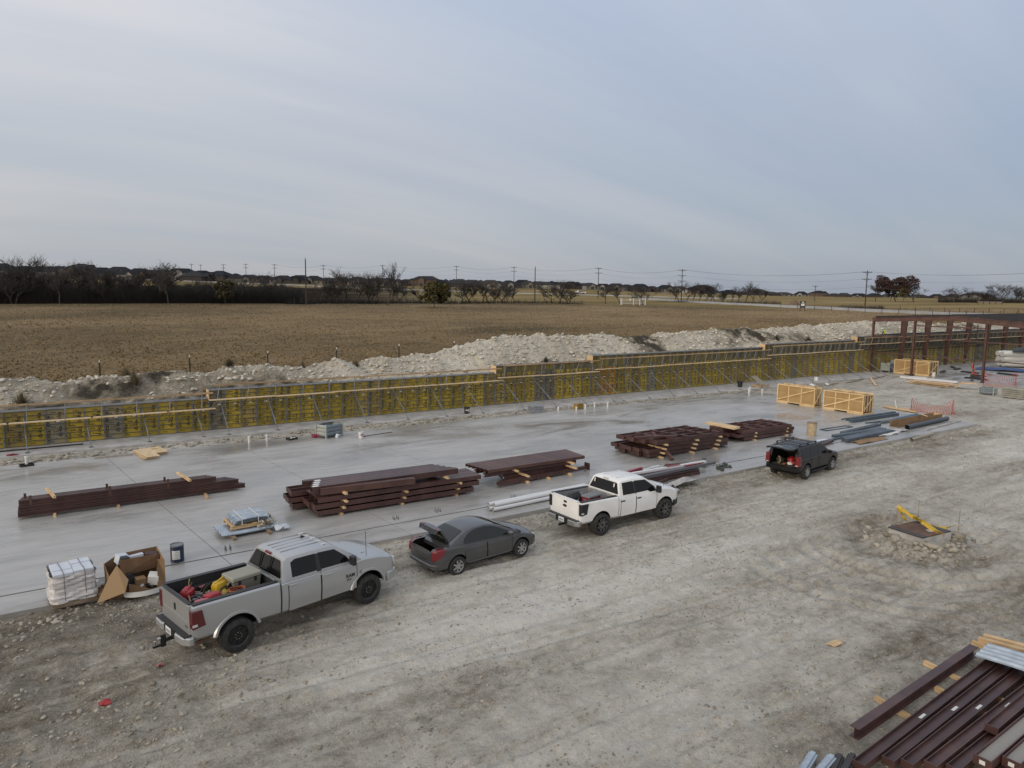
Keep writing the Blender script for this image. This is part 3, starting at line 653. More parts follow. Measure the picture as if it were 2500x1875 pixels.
def cut(me_or_mb, mats, cutters, name):
    me = me_or_mb.mesh(name, mats) if isinstance(me_or_mb, MB) else me_or_mb
    o = bpy.data.objects.new(name, me); col.objects.link(o); cs = []
    for mb, mm in cutters:
        c = bpy.data.objects.new('c', mb.mesh('c', [mm])); col.objects.link(c); cs.append(c)
        md = o.modifiers.new('b', 'BOOLEAN'); md.object = c; md.operation = 'DIFFERENCE'; md.solver = 'EXACT'; md.material_mode = 'TRANSFER'
    dg = bpy.context.evaluated_depsgraph_get(); r_ = bpy.data.meshes.new_from_object(o.evaluated_get(dg)); r_.name = name
    bpy.data.objects.remove(o)
    for c in cs: bpy.data.objects.remove(c)
    r_.polygons.foreach_set('use_smooth', np.ones(len(r_.polygons), bool)); r_.set_sharp_from_angle(angle=R(32))
    return r_
def arch_cut(x, z, r_, y0, y1):
    mb = MB(); mb.cyl((x, y0, z), (x, y1, z), r_, n=28); return mb
def prof(zb, zt, w_, crown=.02, sh=.93, tuck=.86):
    return [(0, zb), (w_*tuck, zb), (w_*.97, zb+.10), (w_, zb+(zt-zb)*.45), (w_*.997, zt-.22), (w_*.975, zt-.05), (w_*sh, zt), (w_*sh*.6, zt+crown*.8), (0, zt+crown)]
def yat(pr, z):
    pts = sorted([(b, a) for a, b in pr[2:7]]); return float(np.interp(z, [q[0] for q in pts], [q[1] for q in pts]))
def door_parts(rt, x0, x1, z0, z1, pr, paint, handle, hm, off=.006, belt_cut=None):
    zs = np.linspace(z0, z1, 9)
    for sd_ in (-1, 1):
        mb = MB(); rings = []
        for x in (x0+.012, x1-.012):
            rings.append([(x, sd_*(yat(pr, z)+off), z) for z in zs])
        mb.loft(rings, 0, closed=False, caps=False); d = mb.build('door', [paint], rt, fix=False)
        if sd_ > 0: d.data.flip_normals()
        sm = MB()
        for a, b in ((x0, x0), (x1, x1)):
            rg_ = [[(a-.010, sd_*(yat(pr, z)+off*.5), z) for z in zs], [(a+.010, sd_*(yat(pr, z)+off*.5), z) for z in zs]]
            sm.loft(rg_, 0, closed=False, caps=False)
        sm.build('seam', [M_seam], d, fix=False)
        hx, hz_ = handle; yh = sd_*(yat(pr, hz_)+.02)
        mb = MB(); mb.box((hx, yh, hz_), (.22, .03, .05)); mb.build('handle', [hm], d, bevel=.01)
def side_glass(rt, polys, yfun, m, name='side_window', off=.006):
    for poly in polys:
        for sd_ in (-1, 1):
            mb = MB(); mb.prism(poly, lambda a, b, t: (a, sd_*(yfun(b)+t), b), -.01, off); mb.build(name, [m], rt)
def quad_glass(rt, name, a, b, m, off=.008):
    # a = (x, z, halfwidth) bottom, b = top
    d = Vector((b[0]-a[0], 0, b[1]-a[1])); nrm = Vector((-d.z, 0, d.x)).normalized()
    if (nrm.x > 0) != (a[0] > b[0]): nrm = -nrm
    P_ = []
    for (x, z, w_), ch in ((a, .05), (b, .06)):
        P_.append((x, z, w_))
    def pt(t, s_): return Vector((a[0]+(b[0]-a[0])*t, s_*(a[2]+(b[2]-a[2])*t), a[1]+(b[1]-a[1])*t))
    loop = [pt(0, -.95), pt(0, .95), pt(.06, 1), pt(.92, 1), pt(1, .94), pt(1, -.94), pt(.92, -1), pt(.06, -1)]
    mb = MB(); n_ = len(loop); vs = [v-nrm*.01 for v in loop]+[v+nrm*off for v in loop]
    mb.add(vs, [list(range(n_)), list(range(n_, 2*n_))]+[(i, (i+1) % n_, n_+(i+1) % n_, n_+i) for i in range(n_)])
    return mb.build(name, [m], rt)
def wheel(rt, x, y, r_, wd, rim_r, style, face):
    # face = -1: outer face towards -y
    hub = MB(); hub.cyl((0, -wd*.3, 0), (0, wd*.3, 0), rim_r*.55, n=16); wh = hub.build('wheel', [M_blkp], rt, (x, y, r_))
    ty = MB(); h = wd/2
    ty.lathe([(rim_r*.97, -h*.9), (rim_r*1.05, -h*1.0), (r_*.88, -h*1.0), (r_*.97, -h*.88), (r_, -h*.6), (r_, h*.6), (r_*.97, h*.88), (r_*.88, h), (rim_r*1.05, h), (rim_r*.97, h*.9), (rim_r*.97, -h*.9)], 36, 0, 'Y')
    for i in range(40):
        t = 2*math.pi*i/40
        for sg in (-1, 1): ty.box((r_*.995*math.cos(t), sg*h*.62, r_*.995*math.sin(t)), (.018, h*.55, .035), Matrix.Rotation(-t, 3, 'Y'))
    ty.build('tyre', [M_tyre], wh)
    rm = MB(); yo = face*h
    rm.lathe([(rim_r*.98, -yo*.9), (rim_r*.92, yo*.2), (rim_r*.93, yo*.86), (rim_r*1.0, yo*.98), (rim_r*1.02, yo*.8)], 30, 0, 'Y')
    m2 = M_alloy
    if style == 'black8':
        rm.cyl((0, yo*.55, 0), (0, yo*.70, 0), rim_r*.93, n=30); rm.cyl((0, yo*.6, 0), (0, yo*1.05, 0), rim_r*.25, n=14)
        for i in range(8):
            t = i*math.pi/4; rm.box((rim_r*.62*math.cos(t), yo*.72, rim_r*.62*math.sin(t)), (rim_r*.55, .03, rim_r*.16), Matrix.Rotation(-t, 3, 'Y'))
            rm.cyl((rim_r*.32*math.cos(t+.2), yo*.7, rim_r*.32*math.sin(t+.2)), (rim_r*.32*math.cos(t+.2), yo*.98, rim_r*.32*math.sin(t+.2)), .012, n=6, m=1)
        mats_ = [M_blackrim, M_alloy]
    elif style == 'milled':
        rm.cyl((0, yo*.2, 0), (0, yo*.3, 0), rim_r*.93, n=30); rm.cyl((0, yo*.3, 0), (0, yo*.95, 0), rim_r*.22, n=14)
        for i in range(8):
            t = i*math.pi/4
            for dt_ in (-.12, .12):
                a = Vector((rim_r*.2*math.cos(t), yo*.8, rim_r*.2*math.sin(t))); b = Vector((rim_r*.93*math.cos(t+dt_*2.2), yo*.86, rim_r*.93*math.sin(t+dt_*2.2)))
                rm.bar(a, b, rim_r*.10, .035, 0, (0, 1, 0)); rm.bar(a+Vector((0, yo*.14, 0)), b+Vector((0, yo*.14, 0)), .011, .008, 1, (0, 1, 0))
        mats_ = [M_blackrim, M_alloy]
    else:
        k = 7 if style == 'cap7' else 5
        rm.cyl((0, yo*.35, 0), (0, yo*.45, 0), rim_r*.93, n=30, m=1); rm.cyl((0, yo*.4, 0), (0, yo*.92, 0), rim_r*.26, n=16)
        for i in range(k):
            t = 2*math.pi*i/k
            rm.bar((rim_r*.15*math.cos(t), yo*.78, rim_r*.15*math.sin(t)), (rim_r*.97*math.cos(t), yo*.88, rim_r*.97*math.sin(t)), rim_r*(.26 if k == 7 else .30), .04, 0, (0, 1, 0))
        mats_ = [M_alloy, M_blkp]
    rm.build('rim', mats_, wh)
    return wh
def flare(rt, x, z, r0, r1, y, wd, paint, zb):
    for sd_ in (-1, 1):
        mb = MB(); rings = []
        for i in range(21):
            t = math.pi*(.07+.86*i/20)
            c, s_ = math.cos(t), math.sin(t)
            rings.append([(x+r0*c, sd_*(y-.05), z+r0*s_), (x+r0*c, sd_*(y+wd), z+r0*s_), (x+(r0*.35+r1*.65)*c, sd_*(y+wd), z+(r0*.35+r1*.65)*s_), (x+r1*c, sd_*(y-.01), z+r1*s_)])
        mb.loft(rings, 0); mb.build('fender_flare', [paint], rt)
def place(name, label, r0, f0, half, group=None):
    r0 = Vector((*r0, 0)); f0 = Vector((*f0, 0)); h = (f0-r0); L_ = h.length; h.normalize(); n_ = Vector((-h.y, h.x, 0)); o = r0+n_*half
    return thing(name, label, 'pickup truck', (o.x, o.y, 0), math.atan2(h.y, h.x), group), L_
def plate(rt, x, y, z, m=M_plate):
    mb = MB(); mb.box((x, y, z), (.012, .32, .17)); p_ = mb.build('number_plate', [m], rt, bevel=.003)
    mb = MB()
    for k in range(6): mb.box((x-.007, y-.11+k*.044, z-.01), (.002, .022, .07))
    mb.build('plate_characters', [mat('plate_ink', (.05, .06, .10), .6)], p_)

def pickup(rt, wb, D):
    W = D['W']; paint = D['paint']; g = D.get
    tail, c0, front = D['tail'], D['c0'], D['front']; zb = D['zb']; rail0, rail1 = D['rail']; belt = D['belt']
    rt_r, arch = D['tyre'], D['arch']
    bed = body_loft([(tail, prof(zb+.12, rail0-.01, W*.955)), (tail+.12, prof(zb+.06, rail0, W*.985)), (0, prof(zb+.05, (rail0*.6+rail1*.4), W)), (c0-.05, prof(zb, rail1, W))], 4)
    iw = W*.80
    inner = MB(); inner.bb(tail+.07, c0-.11, -iw, iw, D['floor'], 3)
    me = cut(bed, [paint], [(inner, D['bedmat']), (arch_cut(0, rt_r+.03, arch, .55, 1.4), M_well), (arch_cut(0, rt_r+.03, arch, -1.4, -.55), M_well)], 'bed')
    b = ob('bed', me, rt)
    mb = MB()
    for sg in (-1, 1): mb.prism([(tail+.03, rail0+.004), (c0-.07, rail1+.004), (c0-.07, rail1+.03), (tail+.03, rail0+.03)], lambda a, z, t: (a, sg*(W*.80+t), z), -.01, W*.135)
    mb.build('bed_rail', [M_blkp], b)
    mb = MB(); mb.box((0, 0, D['floor']+.15), (1.0, 2*iw-.02, .3)); 
    mb = MB()
    for sg in (-1, 1): mb.prism([(-.55, 0), (-.42, .24), (.42, .24), (.55, 0)], lambda a, z, t: (a, sg*(iw-.17+t), D['floor']+z), 0, .16)
    mb.build('wheel_housing', [D['bedmat']], b)
    # tailgate
    mb = MB(); mb.prism([(-W*.80, zb+.22), (W*.80, zb+.22), (W*.80, rail0-.01), (W*.5, rail0+.015), (-W*.5, rail0+.015), (-W*.80, rail0-.01)], lambda a, z, t: (t, a, z), tail-.035, tail+.06)
    tg = mb.build('tailgate', [paint], rt, bevel=.012)
    mb = MB(); mb.bb(tail-.042, tail-.03, -W*.72, W*.72, (zb+rail0)/2+.03, (zb+rail0)/2+.05); mb.bb(tail-.05, tail+.055, -W*.78, W*.78, rail0+.016, rail0+.030, 1); mb.build('trim', [paint, M_blkp if D['blacktop'] else paint], tg)
    D['tailgate'](tg)
    for sg in (-1, 1):
        mb = MB(); mb.prism([(tail-.03, D['tl'][0]), (tail+D['tl'][2], D['tl'][0]+.04), (tail+D['tl'][3], D['tl'][1]), (tail-.03, D['tl'][1])], lambda a, z, t: (a, sg*(W*.83+t), z), 0, W*.165+.008)
        lt = mb.build('tail_light', [D['tlm']], rt, bevel=.012)
        mb = MB(); mb.box((tail+.03, sg*(W*.998+.006), D['tl'][0]+.10), (.12, .012, .06)); mb.build('reverse_lamp', [M_clear], lt)
    # rear bumper
    bz = zb+.12; bx_ = tail-.20; mb = MB()
    mb.prism([(-W*.96, tail+.02), (-W*.98, tail-.10), (-W*.80, bx_-.02), (-.42, bx_-.05), (-.34, bx_+.02), (.34, bx_+.02), (.42, bx_-.05), (W*.80, bx_-.02), (W*.98, tail-.10), (W*.96, tail+.02)], lambda a, b_, t: (b_, a, t), bz-.11, bz+.09)
    bp_ = mb.build('rear_bumper', [D['bumper']], rt, bevel=.025)
    mb = MB(); mb.bb(bx_+.01, tail-.01, -W*.86, W*.86, bz+.092, bz+.115); mb.bb(bx_-.004, bx_+.03, -.33, .33, bz-.10, bz+.088); mb.build('step_pad', [M_blkp], bp_)
    plate(bp_, bx_-.008, D.get('py', 0), bz)
    mb = MB(); mb.box((bx_+.05, 0, bz-.20), (.35, .07, .07)); 
    if D['hitch']:
        mb.box((bx_-.16, 0, bz-.20), (.12, .07, .30)); mb.box((bx_-.28, 0, bz-.30), (.26, .06, .05)); mb.cyl((bx_-.36, 0, bz-.28), (bx_-.36, 0, bz-.16), .03, n=8, m=1); mb.cyl((bx_-.30, 0, bz-.12), (bx_-.10, 0, bz-.12), .03, n=8, m=1)
    mb.build('tow_hitch', [M_blkp, M_chrome], rt)
    mb = MB(); mb.cyl((tail+.45, -W*.72, zb-.02), (tail+.12, -W*.80, zb-.04), .045, n=10); mb.build('exhaust_pipe', [mat('rusty_pipe', (.12, .06, .035), .7)], rt)
    # cab and nose
    cw, hoodr, hoodf = D['cowl'], D['hood'][0], D['hood'][1]
    st = [(c0, prof(zb, belt, W)), (c0+.3, prof(zb, belt, W)), (cw-.25, prof(zb, belt-.02, W)), (cw+.1, prof(zb, hoodr, W, .05)), ((cw+front)/2, prof(zb, (hoodr+hoodf)/2+.01, W, .07)), (front-.32, prof(zb, hoodf, W*.99, .07, .90)), (front-.10, prof(zb+.05, hoodf-.06, W*.95, .06, .88)), (front, prof(zb+.10, hoodf-.22, W*.86, .03, .85))]
    cabm = body_loft(st, 4)
    me = cut(cabm, [paint], [(arch_cut(wb, rt_r+.03, arch, .55, 1.4), M_well), (arch_cut(wb, rt_r+.03, arch, -1.4, -.55), M_well)], 'cab_body')
    cb = ob('cab_body', me, rt)
    mb = MB()
    for sg in (-1, 1): mb.bar((cw+.3, sg*W*.60, hoodr+.035), (front-.4, sg*W*.52, hoodf+.06), .05, .03)
    mb.build('hood_crease', [paint], cb, bevel=.01)
    # greenhouse
    s_ = D['tumble']; zr = D['roof']; rx0, rx1 = D['roofx']; wbl = W*.955
    def ghp(zt, crown=.05):
        wr = wbl - s_*(zt-belt); return [(0, belt-.06), (wbl, belt-.06), (wbl, belt), (wr, max(zt, belt+.001)), (max(wr-.10, .1), zt+crown*.8), (wr*.5, zt+crown*1.1), (0, zt+crown*1.25)]
    gh = body_loft([(c0+.015, ghp(belt+.01, .0)), (rx0, ghp(zr-.07)), (rx0+.12, ghp(zr-.01)), ((rx0+rx1)/2, ghp(zr)), (rx1-.15, ghp(zr-.01)), (rx1, ghp(zr-.05)), (cw+.05, ghp(belt+.0, .0))], 1)
    ro = ob('cab_roof', gh.mesh('cab_roof', [paint], sharp=28), rt)
    yf = lambda z: wbl - s_*(z-belt)
    side_glass(rt, D['windows'], yf, M_glass)
    for sg in (-1, 1):
        mb = MB()
        for (xa, xb) in D['pillars']: mb.prism([(xa, belt+.01), (xb, belt+.01), (xb, zr-.10), (xa, zr-.10)], lambda a, b_, t: (a, sg*(yf(b_)+t), b_), -.01, .0045)
        mb.build('door_pillar', [M_blkp], rt)
    dzr = zr-belt-.06
    rg_ = quad_glass(rt, 'rear_window', (c0+.015+(rx0-c0-.015)*.10, belt+.08, wbl-.10), (c0+.015+(rx0-c0-.015)*.94, belt+dzr*.98, wbl-s_*(zr-belt)-.08), M_glass)
    D['rearwin'](rg_)
    quad_glass(rt, 'windshield', (cw-.02, belt+.06, wbl-.06), (rx1+.05, zr-.075, wbl-s_*(zr-belt)-.04), M_glass)
    mb = MB(); mb.box((rx0-.005, 0, zr-.005), (.06, .30, .06)); mb.build('brake_lamp', [D['chmsl']], rt, bevel=.01)
    # roof ribs
    mb = MB()
    for y in (-.36, -.12, .12, .36): mb.bar((rx0+.15, y, zr+.060), (rx1-.25, y, zr+.060), .05, .012)
    mb.build('roof_rib', [paint], ro)
    for a in D['doors']: door_parts(rt, *a[:2], zb+.06, belt-.03, prof(zb, belt, W), paint, a[2], D['hm'])
    for sg in (-1, 1):
        mb = MB(); mb.box((D['mirror'][0], sg*(W+.16), D['mirror'][1]), (.13, .22, D['mirror'][2])); mb.box((D['mirror'][0]+.02, sg*(W+.02), D['mirror'][1]-.08), (.10, .16, .05)); mb.build('mirror', [M_blkp], rt, bevel=.02)
        mb = MB(); mb.box((front-.13, sg*W*.80, hoodf-.20), (.26, W*.26, .20)); mb.build('headlight', [M_clear], rt, bevel=.03)
    mb = MB(); mb.box((front-.02, 0, hoodf-.24), (.06, W*1.15, .32)); mb.build('grille', [M_blkp], rt, bevel=.02)
    mb = MB(); mb.box((front-.02, 0, zb+.10), (.22, W*1.72, .26)); 
    for sg in (-1, 1): mb.box((front-.20, sg*W*.90, zb+.10), (.34, W*.16, .26), sg*-.35)
    mb.build('front_bumper', [D['fbumper']], rt, bevel=.03)
    mb = MB(); mb.bb(tail+.3, front-.4, -W*.55, W*.55, zb-.12, zb+.02); mb.build('chassis', [M_well], rt)
    for x in (0, wb):
        for sg in (-1, 1): wheel(rt, x, sg*(W-D['ty_w']/2+D['poke']), rt_r, D['ty_w'], D['rim'], D['style'], sg)
        mb = MB(); mb.cyl((x, -W+.2, rt_r), (x, W-.2, rt_r), .07, n=8); mb.build('axle', [M_well], rt)
    if D['flare']:
        flare(rt, 0, rt_r+.03, arch-.01, arch+.085, W*.975, .035, paint, zb); flare(rt, wb, rt_r+.03, arch-.01, arch+.085, W*.975, .035, paint, zb)
    mb = MB(); mb.cyl((cw+.35, -W*.80, hoodr), (cw+.33, -W*.80, hoodr+D['ant']), .008, n=5); mb.build('antenna', [M_blkp], rt)

# ---- silver pickup
M_silver = mat('silver_paint', (.40, .405, .41), .30, metal=.5, coat=.5)
M_liner = mat('bed_liner', (.020, .020, .021), .7)
def ram_tail(tg):
    mb = MB(); mb.prism([(0, 0), (.055, .05), (.06, .20), (-.06, .20), (-.055, .05)], lambda a, z, t: (-1.105-.035-t, a, 1.17+z), -.01, .012); mb.build('emblem', [M_blkp], tg, bevel=.01)
    mb = MB(); add_text(mb, '4X4', .10, lambda a, b: (-1.105-.0365, -.58-a, .93+b)); mb.build('lettering', [M_print], tg, fix=False)
def ram_win(o):
    mb = MB()
    for y in (-.27, .27): mb.bar((1.262, y, 1.60), (1.362, y, 1.96), .03, .012, 0, (0, 1, 0))
    mb.build('window_divider', [M_blkp], o)
RAM, wb = place('pickup_truck', 'silver crew cab pickup with tools and cooler in its open bed', (3.71, 18.05), (7.61, 18.96), 1.04, 'vehicles parked along the slab')
pickup(RAM, wb, dict(W=1.03, paint=M_silver, tail=-1.105, c0=1.24, front=5.02, zb=.56, rail=(1.55, 1.49), belt=1.45, tyre=.44, arch=.57, floor=1.08, bedmat=M_liner, blacktop=True, tl=(.97, 1.43, .30, .22), tlm=M_taill, bumper=M_silver, fbumper=M_silver, hitch=True,
    cowl=3.72, hood=(1.44, 1.30), tumble=.40, roof=2.02, roofx=(1.42, 2.98), windows=[[(1.58, 1.51), (2.33, 1.50), (2.36, 1.93), (1.75, 1.94), (1.61, 1.88)], [(2.46, 1.50), (3.42, 1.48), (3.28, 1.66), (2.98, 1.90), (2.46, 1.93)]], pillars=[(2.33, 2.47)],
    doors=[(1.43, 2.42, (1.56, 1.33)), (2.44, 3.60, (2.66, 1.31))], hm=M_silver, mirror=(3.36, 1.56, .26), ty_w=.33, poke=.01, rim=.27, style='black8', flare=True, ant=.75, chmsl=M_tailb, tailgate=ram_tail, rearwin=ram_win, py=.05))
mb = MB(); fnR = lambda a, b: (3.22+a, -1.046, 1.02+b)
add_text(mb, 'RAM', .145, fnR); add_text(mb, '2500', .08, lambda a, b: (3.24+a, -1.046, .93+b)); add_text(mb, 'C', .12, lambda a, b: (3.68+a, -1.046, 1.03+b)); add_text(mb, 'HEMI', .04, lambda a, b: (3.67+a, -1.046, .985+b)) if False else None
mb.build('lettering', [M_print], RAM, fix=False)
mb = MB()
for y in (-.62, -.32, 0, .32, .62): mb.box((2.80-.05*abs(y), y, 2.075-.02*abs(y)), (.14, .07, .03)); 
mb.build('cab_marker_lamp', [M_clear], RAM, bevel=.01)
mb = MB(); mb.prism([(0, 0), (.16, 0), (.03, .07)], lambda a, z, t: (2.55+a, .28+t, 2.075+z), -.02, .02); mb.build('roof_antenna', [M_blkp], RAM, bevel=.008)

# ---- white pickup
M_white = mat('white_paint', (.74, .74, .73), .28, coat=.5, c2=(.68, .675, .66), scale=1.2)
M_bedg = mat('grey_bed_floor', (.20, .205, .21), .7, c2=(.30, .30, .30), scale=3)
def ford_tail(tg):
    mb = MB(); mb.cyl((-1.06, 0, 1.13), (-1.03, 0, 1.13), .085, n=20); o = mb.build('emblem', [M_blkp], tg); 
    for v in o.data.vertices: v.co.y *= 1.35; v.co.z = 1.13+(v.co.z-1.13)*.62
    mb = MB(); mb.box((-1.045, -.02, 1.29), (.03, .20, .11)); mb.build('handle', [M_blkp], tg, bevel=.02)
def ford_win(o): pass
F150, wb = place('pickup_truck', 'white crew cab pickup with a red cooler in its bed', (17.47, 19.89), (21.03, 20.05), .98, 'vehicles parked along the slab')
pickup(F150, wb, dict(W=.965, paint=M_white, tail=-1.02, c0=.94, front=4.42, zb=.50, rail=(1.42, 1.38), belt=1.34, tyre=.43, arch=.51, floor=1.0, bedmat=M_bedg, blacktop=False, tl=(.92, 1.36, .26, .34), tlm=M_blkp, bumper=mat('bumper_chrome', (.33, .33, .33), .35, metal=.7), fbumper=M_blkp, hitch=False,
    cowl=3.30, hood=(1.33, 1.20), tumble=.36, roof=1.90, roofx=(1.10, 2.52), windows=[[(1.17, 1.38), (1.80, 1.37), (1.82, 1.83), (1.22, 1.83)], [(1.90, 1.37), (2.55, 1.37), (2.68, 1.30), (3.05, 1.30), (2.95, 1.48), (2.52, 1.79), (1.90, 1.83)]], pillars=[(1.81, 1.91)],
    doors=[(1.02, 1.86, (1.12, 1.17)), (1.88, 3.06, (2.02, 1.16))], hm=M_blkp, mirror=(2.98, 1.40, .28), ty_w=.36, poke=.05, rim=.29, style='milled', flare=False, ant=.3, chmsl=M_clear, tailgate=ford_tail, rearwin=ford_win))
mb = MB(); mb.bb(-.995, .82, -.965*.80, .965*.80, 1.002, 1.012); mb.build('bed_floor', [M_bedg], F150)
for y in (-.55, .55):
    mb = MB(); mb.cyl((1.0, y, 1.66), (1.03, y, 1.80), .03, n=10); o = mb.build('window_sticker', [M_wht], F150)

# ---- dark sedan with open boot
M_grey = mat('grey_paint', (.060, .061, .064), .25, metal=.35, coat=.7, c2=(.070, .070, .072), scale=2)
CIV, wb = place('sedan', 'dark grey sedan parked with its boot lid raised', (10.89, 19.41), (13.6, 19.69), .875, 'vehicles parked along the slab'); CIV['category'] = 'car'
W = .875; zb = .24
def sp(zb_, zt, w_, crown=.03, sh=.86): 
    return [(0, zb_), (w_*.84, zb_), (w_*.96, zb_+.08), (w_, zb_+(zt-zb_)*.45), (w_*.985, zb_+(zt-zb_)*.72), (w_*.94, zt-.045), (w_*sh, zt), (w_*sh*.6, zt+crown*.8), (0, zt+crown)]
st = [(-.90, sp(.42, .78, .60, .02)), (-.84, sp(.30, .93, .74, .03)), (-.66, sp(.25, .985, .83, .03)), (-.25, sp(zb, .99, W, .03)), (.5, sp(zb, .97, W, .02)), (1.6, sp(zb, .93, W, .02)), (2.45, sp(zb, .915, W, .03)), (2.75, sp(zb, .885, W*.995, .07, .84)), (3.15, sp(zb, .79, W*.97, .09, .80)), (3.42, sp(.24, .68, W*.88, .07, .76)), (3.55, sp(.27, .58, W*.70, .04, .74)), (3.61, sp(.32, .50, W*.45, .02, .7))]
trunk = MB(); trunk.bb(-.86, .12, -.56, .56, .48, 1.3)
me = cut(body_loft(st, 4), [M_grey], [(trunk, M_dark)] + [(arch_cut(x, .33, .385, a, b), M_well) for x in (0, wb) for a, b in ((.5, 1.2), (-1.2, -.5))], 'car_body')
cb = ob('car_body', me, CIV)
sl_ = .50; bl = .93; wbl = W*.93
def ghc(zt, z0=bl, crown=.035):
    wr = wbl - sl_*(zt-z0); return [(0, z0-.10), (wbl-.01, z0-.10), (wbl, z0), (wr, zt), (max(wr-.13, .1), zt+crown*.85), (wr*.5, zt+crown*1.1), (0, zt+crown*1.3)]
gst = [(-.42, ghc(bl+.03, bl, .0)), (-.05, ghc(1.12, bl, .02)), (.40, ghc(1.30)), (.80, ghc(1.38)), (1.15, ghc(1.395)), (1.45, ghc(1.375)), (1.80, ghc(1.28)), (2.25, ghc(1.10, bl, .02)), (2.72, ghc(bl-.02, bl, .0))]
ro = ob('car_roof', body_loft(gst, 4).mesh('car_roof', [M_grey], sharp=40), CIV)
yf = lambda z: wbl - sl_*(z-bl)
side_glass(CIV, [[(.27, .98), (1.16, .95), (1.16, 1.345), (.85, 1.34), (.52, 1.25), (.33, 1.12)], [(1.25, .95), (2.32, .93), (2.20, 1.03), (1.85, 1.20), (1.52, 1.31), (1.25, 1.345)]], yf, M_glassg)
for sg in (-1, 1):
    mb = MB(); mb.prism([(1.15, .955), (1.26, .955), (1.26, 1.345), (1.15, 1.345)], lambda a, b_, t: (a, sg*(yf(b_)+t), b_), -.01, .005); mb.build('door_pillar', [M_blkp], CIV)
# rear glass and windshield follow the roof arc
def arc_glass(name, xs_, w0, w1):
    mb = MB(); rings = []; S_ = catmull(gst, 4); fx_ = [a[0] for a in S_]
    for i, x in enumerate(xs_):
        t = i/(len(xs_)-1); ww = w0+(w1-w0)*t
        pr = [[float(np.interp(x, fx_, [a[1][k][j] for a in S_])) for j in (0, 1)] for k in range(7)]
        ys_ = np.linspace(-1, 1, 9)*ww
        yq = [0, pr[5][0], pr[4][0], pr[3][0]]; zq = [pr[6][1], pr[5][1], pr[4][1], pr[3][1]]
        rings.append([(x-.012 if name == 'rear_window' else x+.012, y, float(np.interp(abs(y), yq, zq))+.012) for y in ys_])
    mb.loft(rings, 0, closed=False, caps=False); return mb.build(name, [M_glassg], CIV)
arc_glass('rear_window', np.linspace(-.28, .40, 6), .60, .50); arc_glass('windshield', np.linspace(1.72, 2.58, 7), .52, .70)
prC = sp(zb, .95, W, .02)
door_parts(CIV, .30, 1.20, .36, .88, prC, M_grey, (.50, .80), M_grey); door_parts(CIV, 1.22, 2.30, .36, .87, prC, M_grey, (1.42, .78), M_grey)
mb = MB()
for sg in (-1, 1): mb.bar((.45, sg*(W*.985), .34), (2.25, sg*(W*.985), .34), .03, .05)
mb.build('side_sill', [M_grey], CIV, bevel=.01)
# boot lid, raised
def lid_pt(s_, y, t): 
    # s along the lid from hinge rearwards
    base = Vector((-.10, 0, 1.06)); dirv = Vector((-.42, 0, .62)).normalized(); nv = Vector((-dirv.z, 0, dirv.x)); nv = -nv if nv.z < 0 else nv
    return base+dirv*s_+Vector((0, y, 0))+nv*t
rings = []
for s_, hw, drop in ((.12, .54, 0), (.30, .56, .02), (.52, .57, .02), (.60, .57, .0)):
    ring = [lid_pt(s_, y, .03-.05*(abs(y)/.57)**2) for y in np.linspace(-hw, hw, 9)] + [lid_pt(s_, y, -.03-.05*(abs(y)/.57)**2) for y in np.linspace(hw, -hw, 9)]
    rings.append(ring)
mb = MB(); mb.loft(rings, 0); ld = mb.build('boot_lid', [M_grey], CIV)
dv = (lid_pt(1, 0, 0)-lid_pt(0, 0, 0)); nv_ = (lid_pt(0, 0, 1)-lid_pt(0, 0, 0))
mb = MB(); mb.loft([[lid_pt(.60, y, .03-.05*(abs(y)/.57)**2) for y in np.linspace(-.57, .57, 9)], [lid_pt(.66, y, -.12) for y in np.linspace(-.56, .56, 9)], [lid_pt(.60, y, -.26) for y in np.linspace(-.5, .5, 9)], [lid_pt(.56, y, -.13) for y in np.linspace(-.52, .52, 9)]], 0); mb.build('lid_face', [M_grey], ld)
mb = MB(); mb.loft([[lid_pt(.56, y, -.15) for y in np.linspace(-.48, .48, 9)], [lid_pt(.2, y, -.075) for y in np.linspace(-.46, .46, 9)]], 0, False, False); mb.build('lid_lining', [mat('lid_inside', (.07, .055, .03), .7, c2=(.16, .13, .08), scale=9)], ld, fix=False)
for sg in (-1, 1):
    mb = MB(); mb.add([lid_pt(.585, sg*.33, .02), lid_pt(.585, sg*.56, -.02), lid_pt(.68, sg*.55, -.13), lid_pt(.68, sg*.36, -.12)], [(0, 1, 2, 3)]); mb.build('inner_tail_light', [M_tailb], ld, fix=False)
    mb = MB(); mb.tube([(-.12, sg*.50, .86), (-.25, sg*.52, 1.0), (-.22, sg*.50, 1.14), lid_pt(.30, sg*.50, -.05)], .015, 6); mb.build('hinge', [M_blkp], CIV)
    mb = MB(); mb.prism([(-.90, .62), (-.86, .93), (-.70, .99), (-.46, .985), (-.50, .80), (-.62, .68)], lambda a, z, t: (a, sg*(.585+t*(1-.30*max(0, (-.55-a)/.35))), z), 0, .265); mb.build('tail_light', [M_tailb], CIV, bevel=.03)
    mb = MB(); mb.box((3.28, sg*.60, .66), (.34, .24, .12), Matrix.Rotation(.25, 3, 'Y')); mb.build('headlight', [M_clear], CIV, bevel=.03)
    mb = MB(); mb.box((2.14, sg*.97, 1.0), (.16, .18, .13)); mb.box((2.16, sg*.88, .94), (.08, .12, .04)); mb.build('mirror', [M_grey], CIV, bevel=.03)
mb = MB(); mb.prism([(-.80, -.86), (-.60, -.94), (0, -.965), (.60, -.94), (.80, -.86), (.80, -.70), (-.80, -.70)], lambda a, b_, t: (b_, a, t), .36, .50); mb.build('rear_bumper', [M_grey], CIV, bevel=.03)
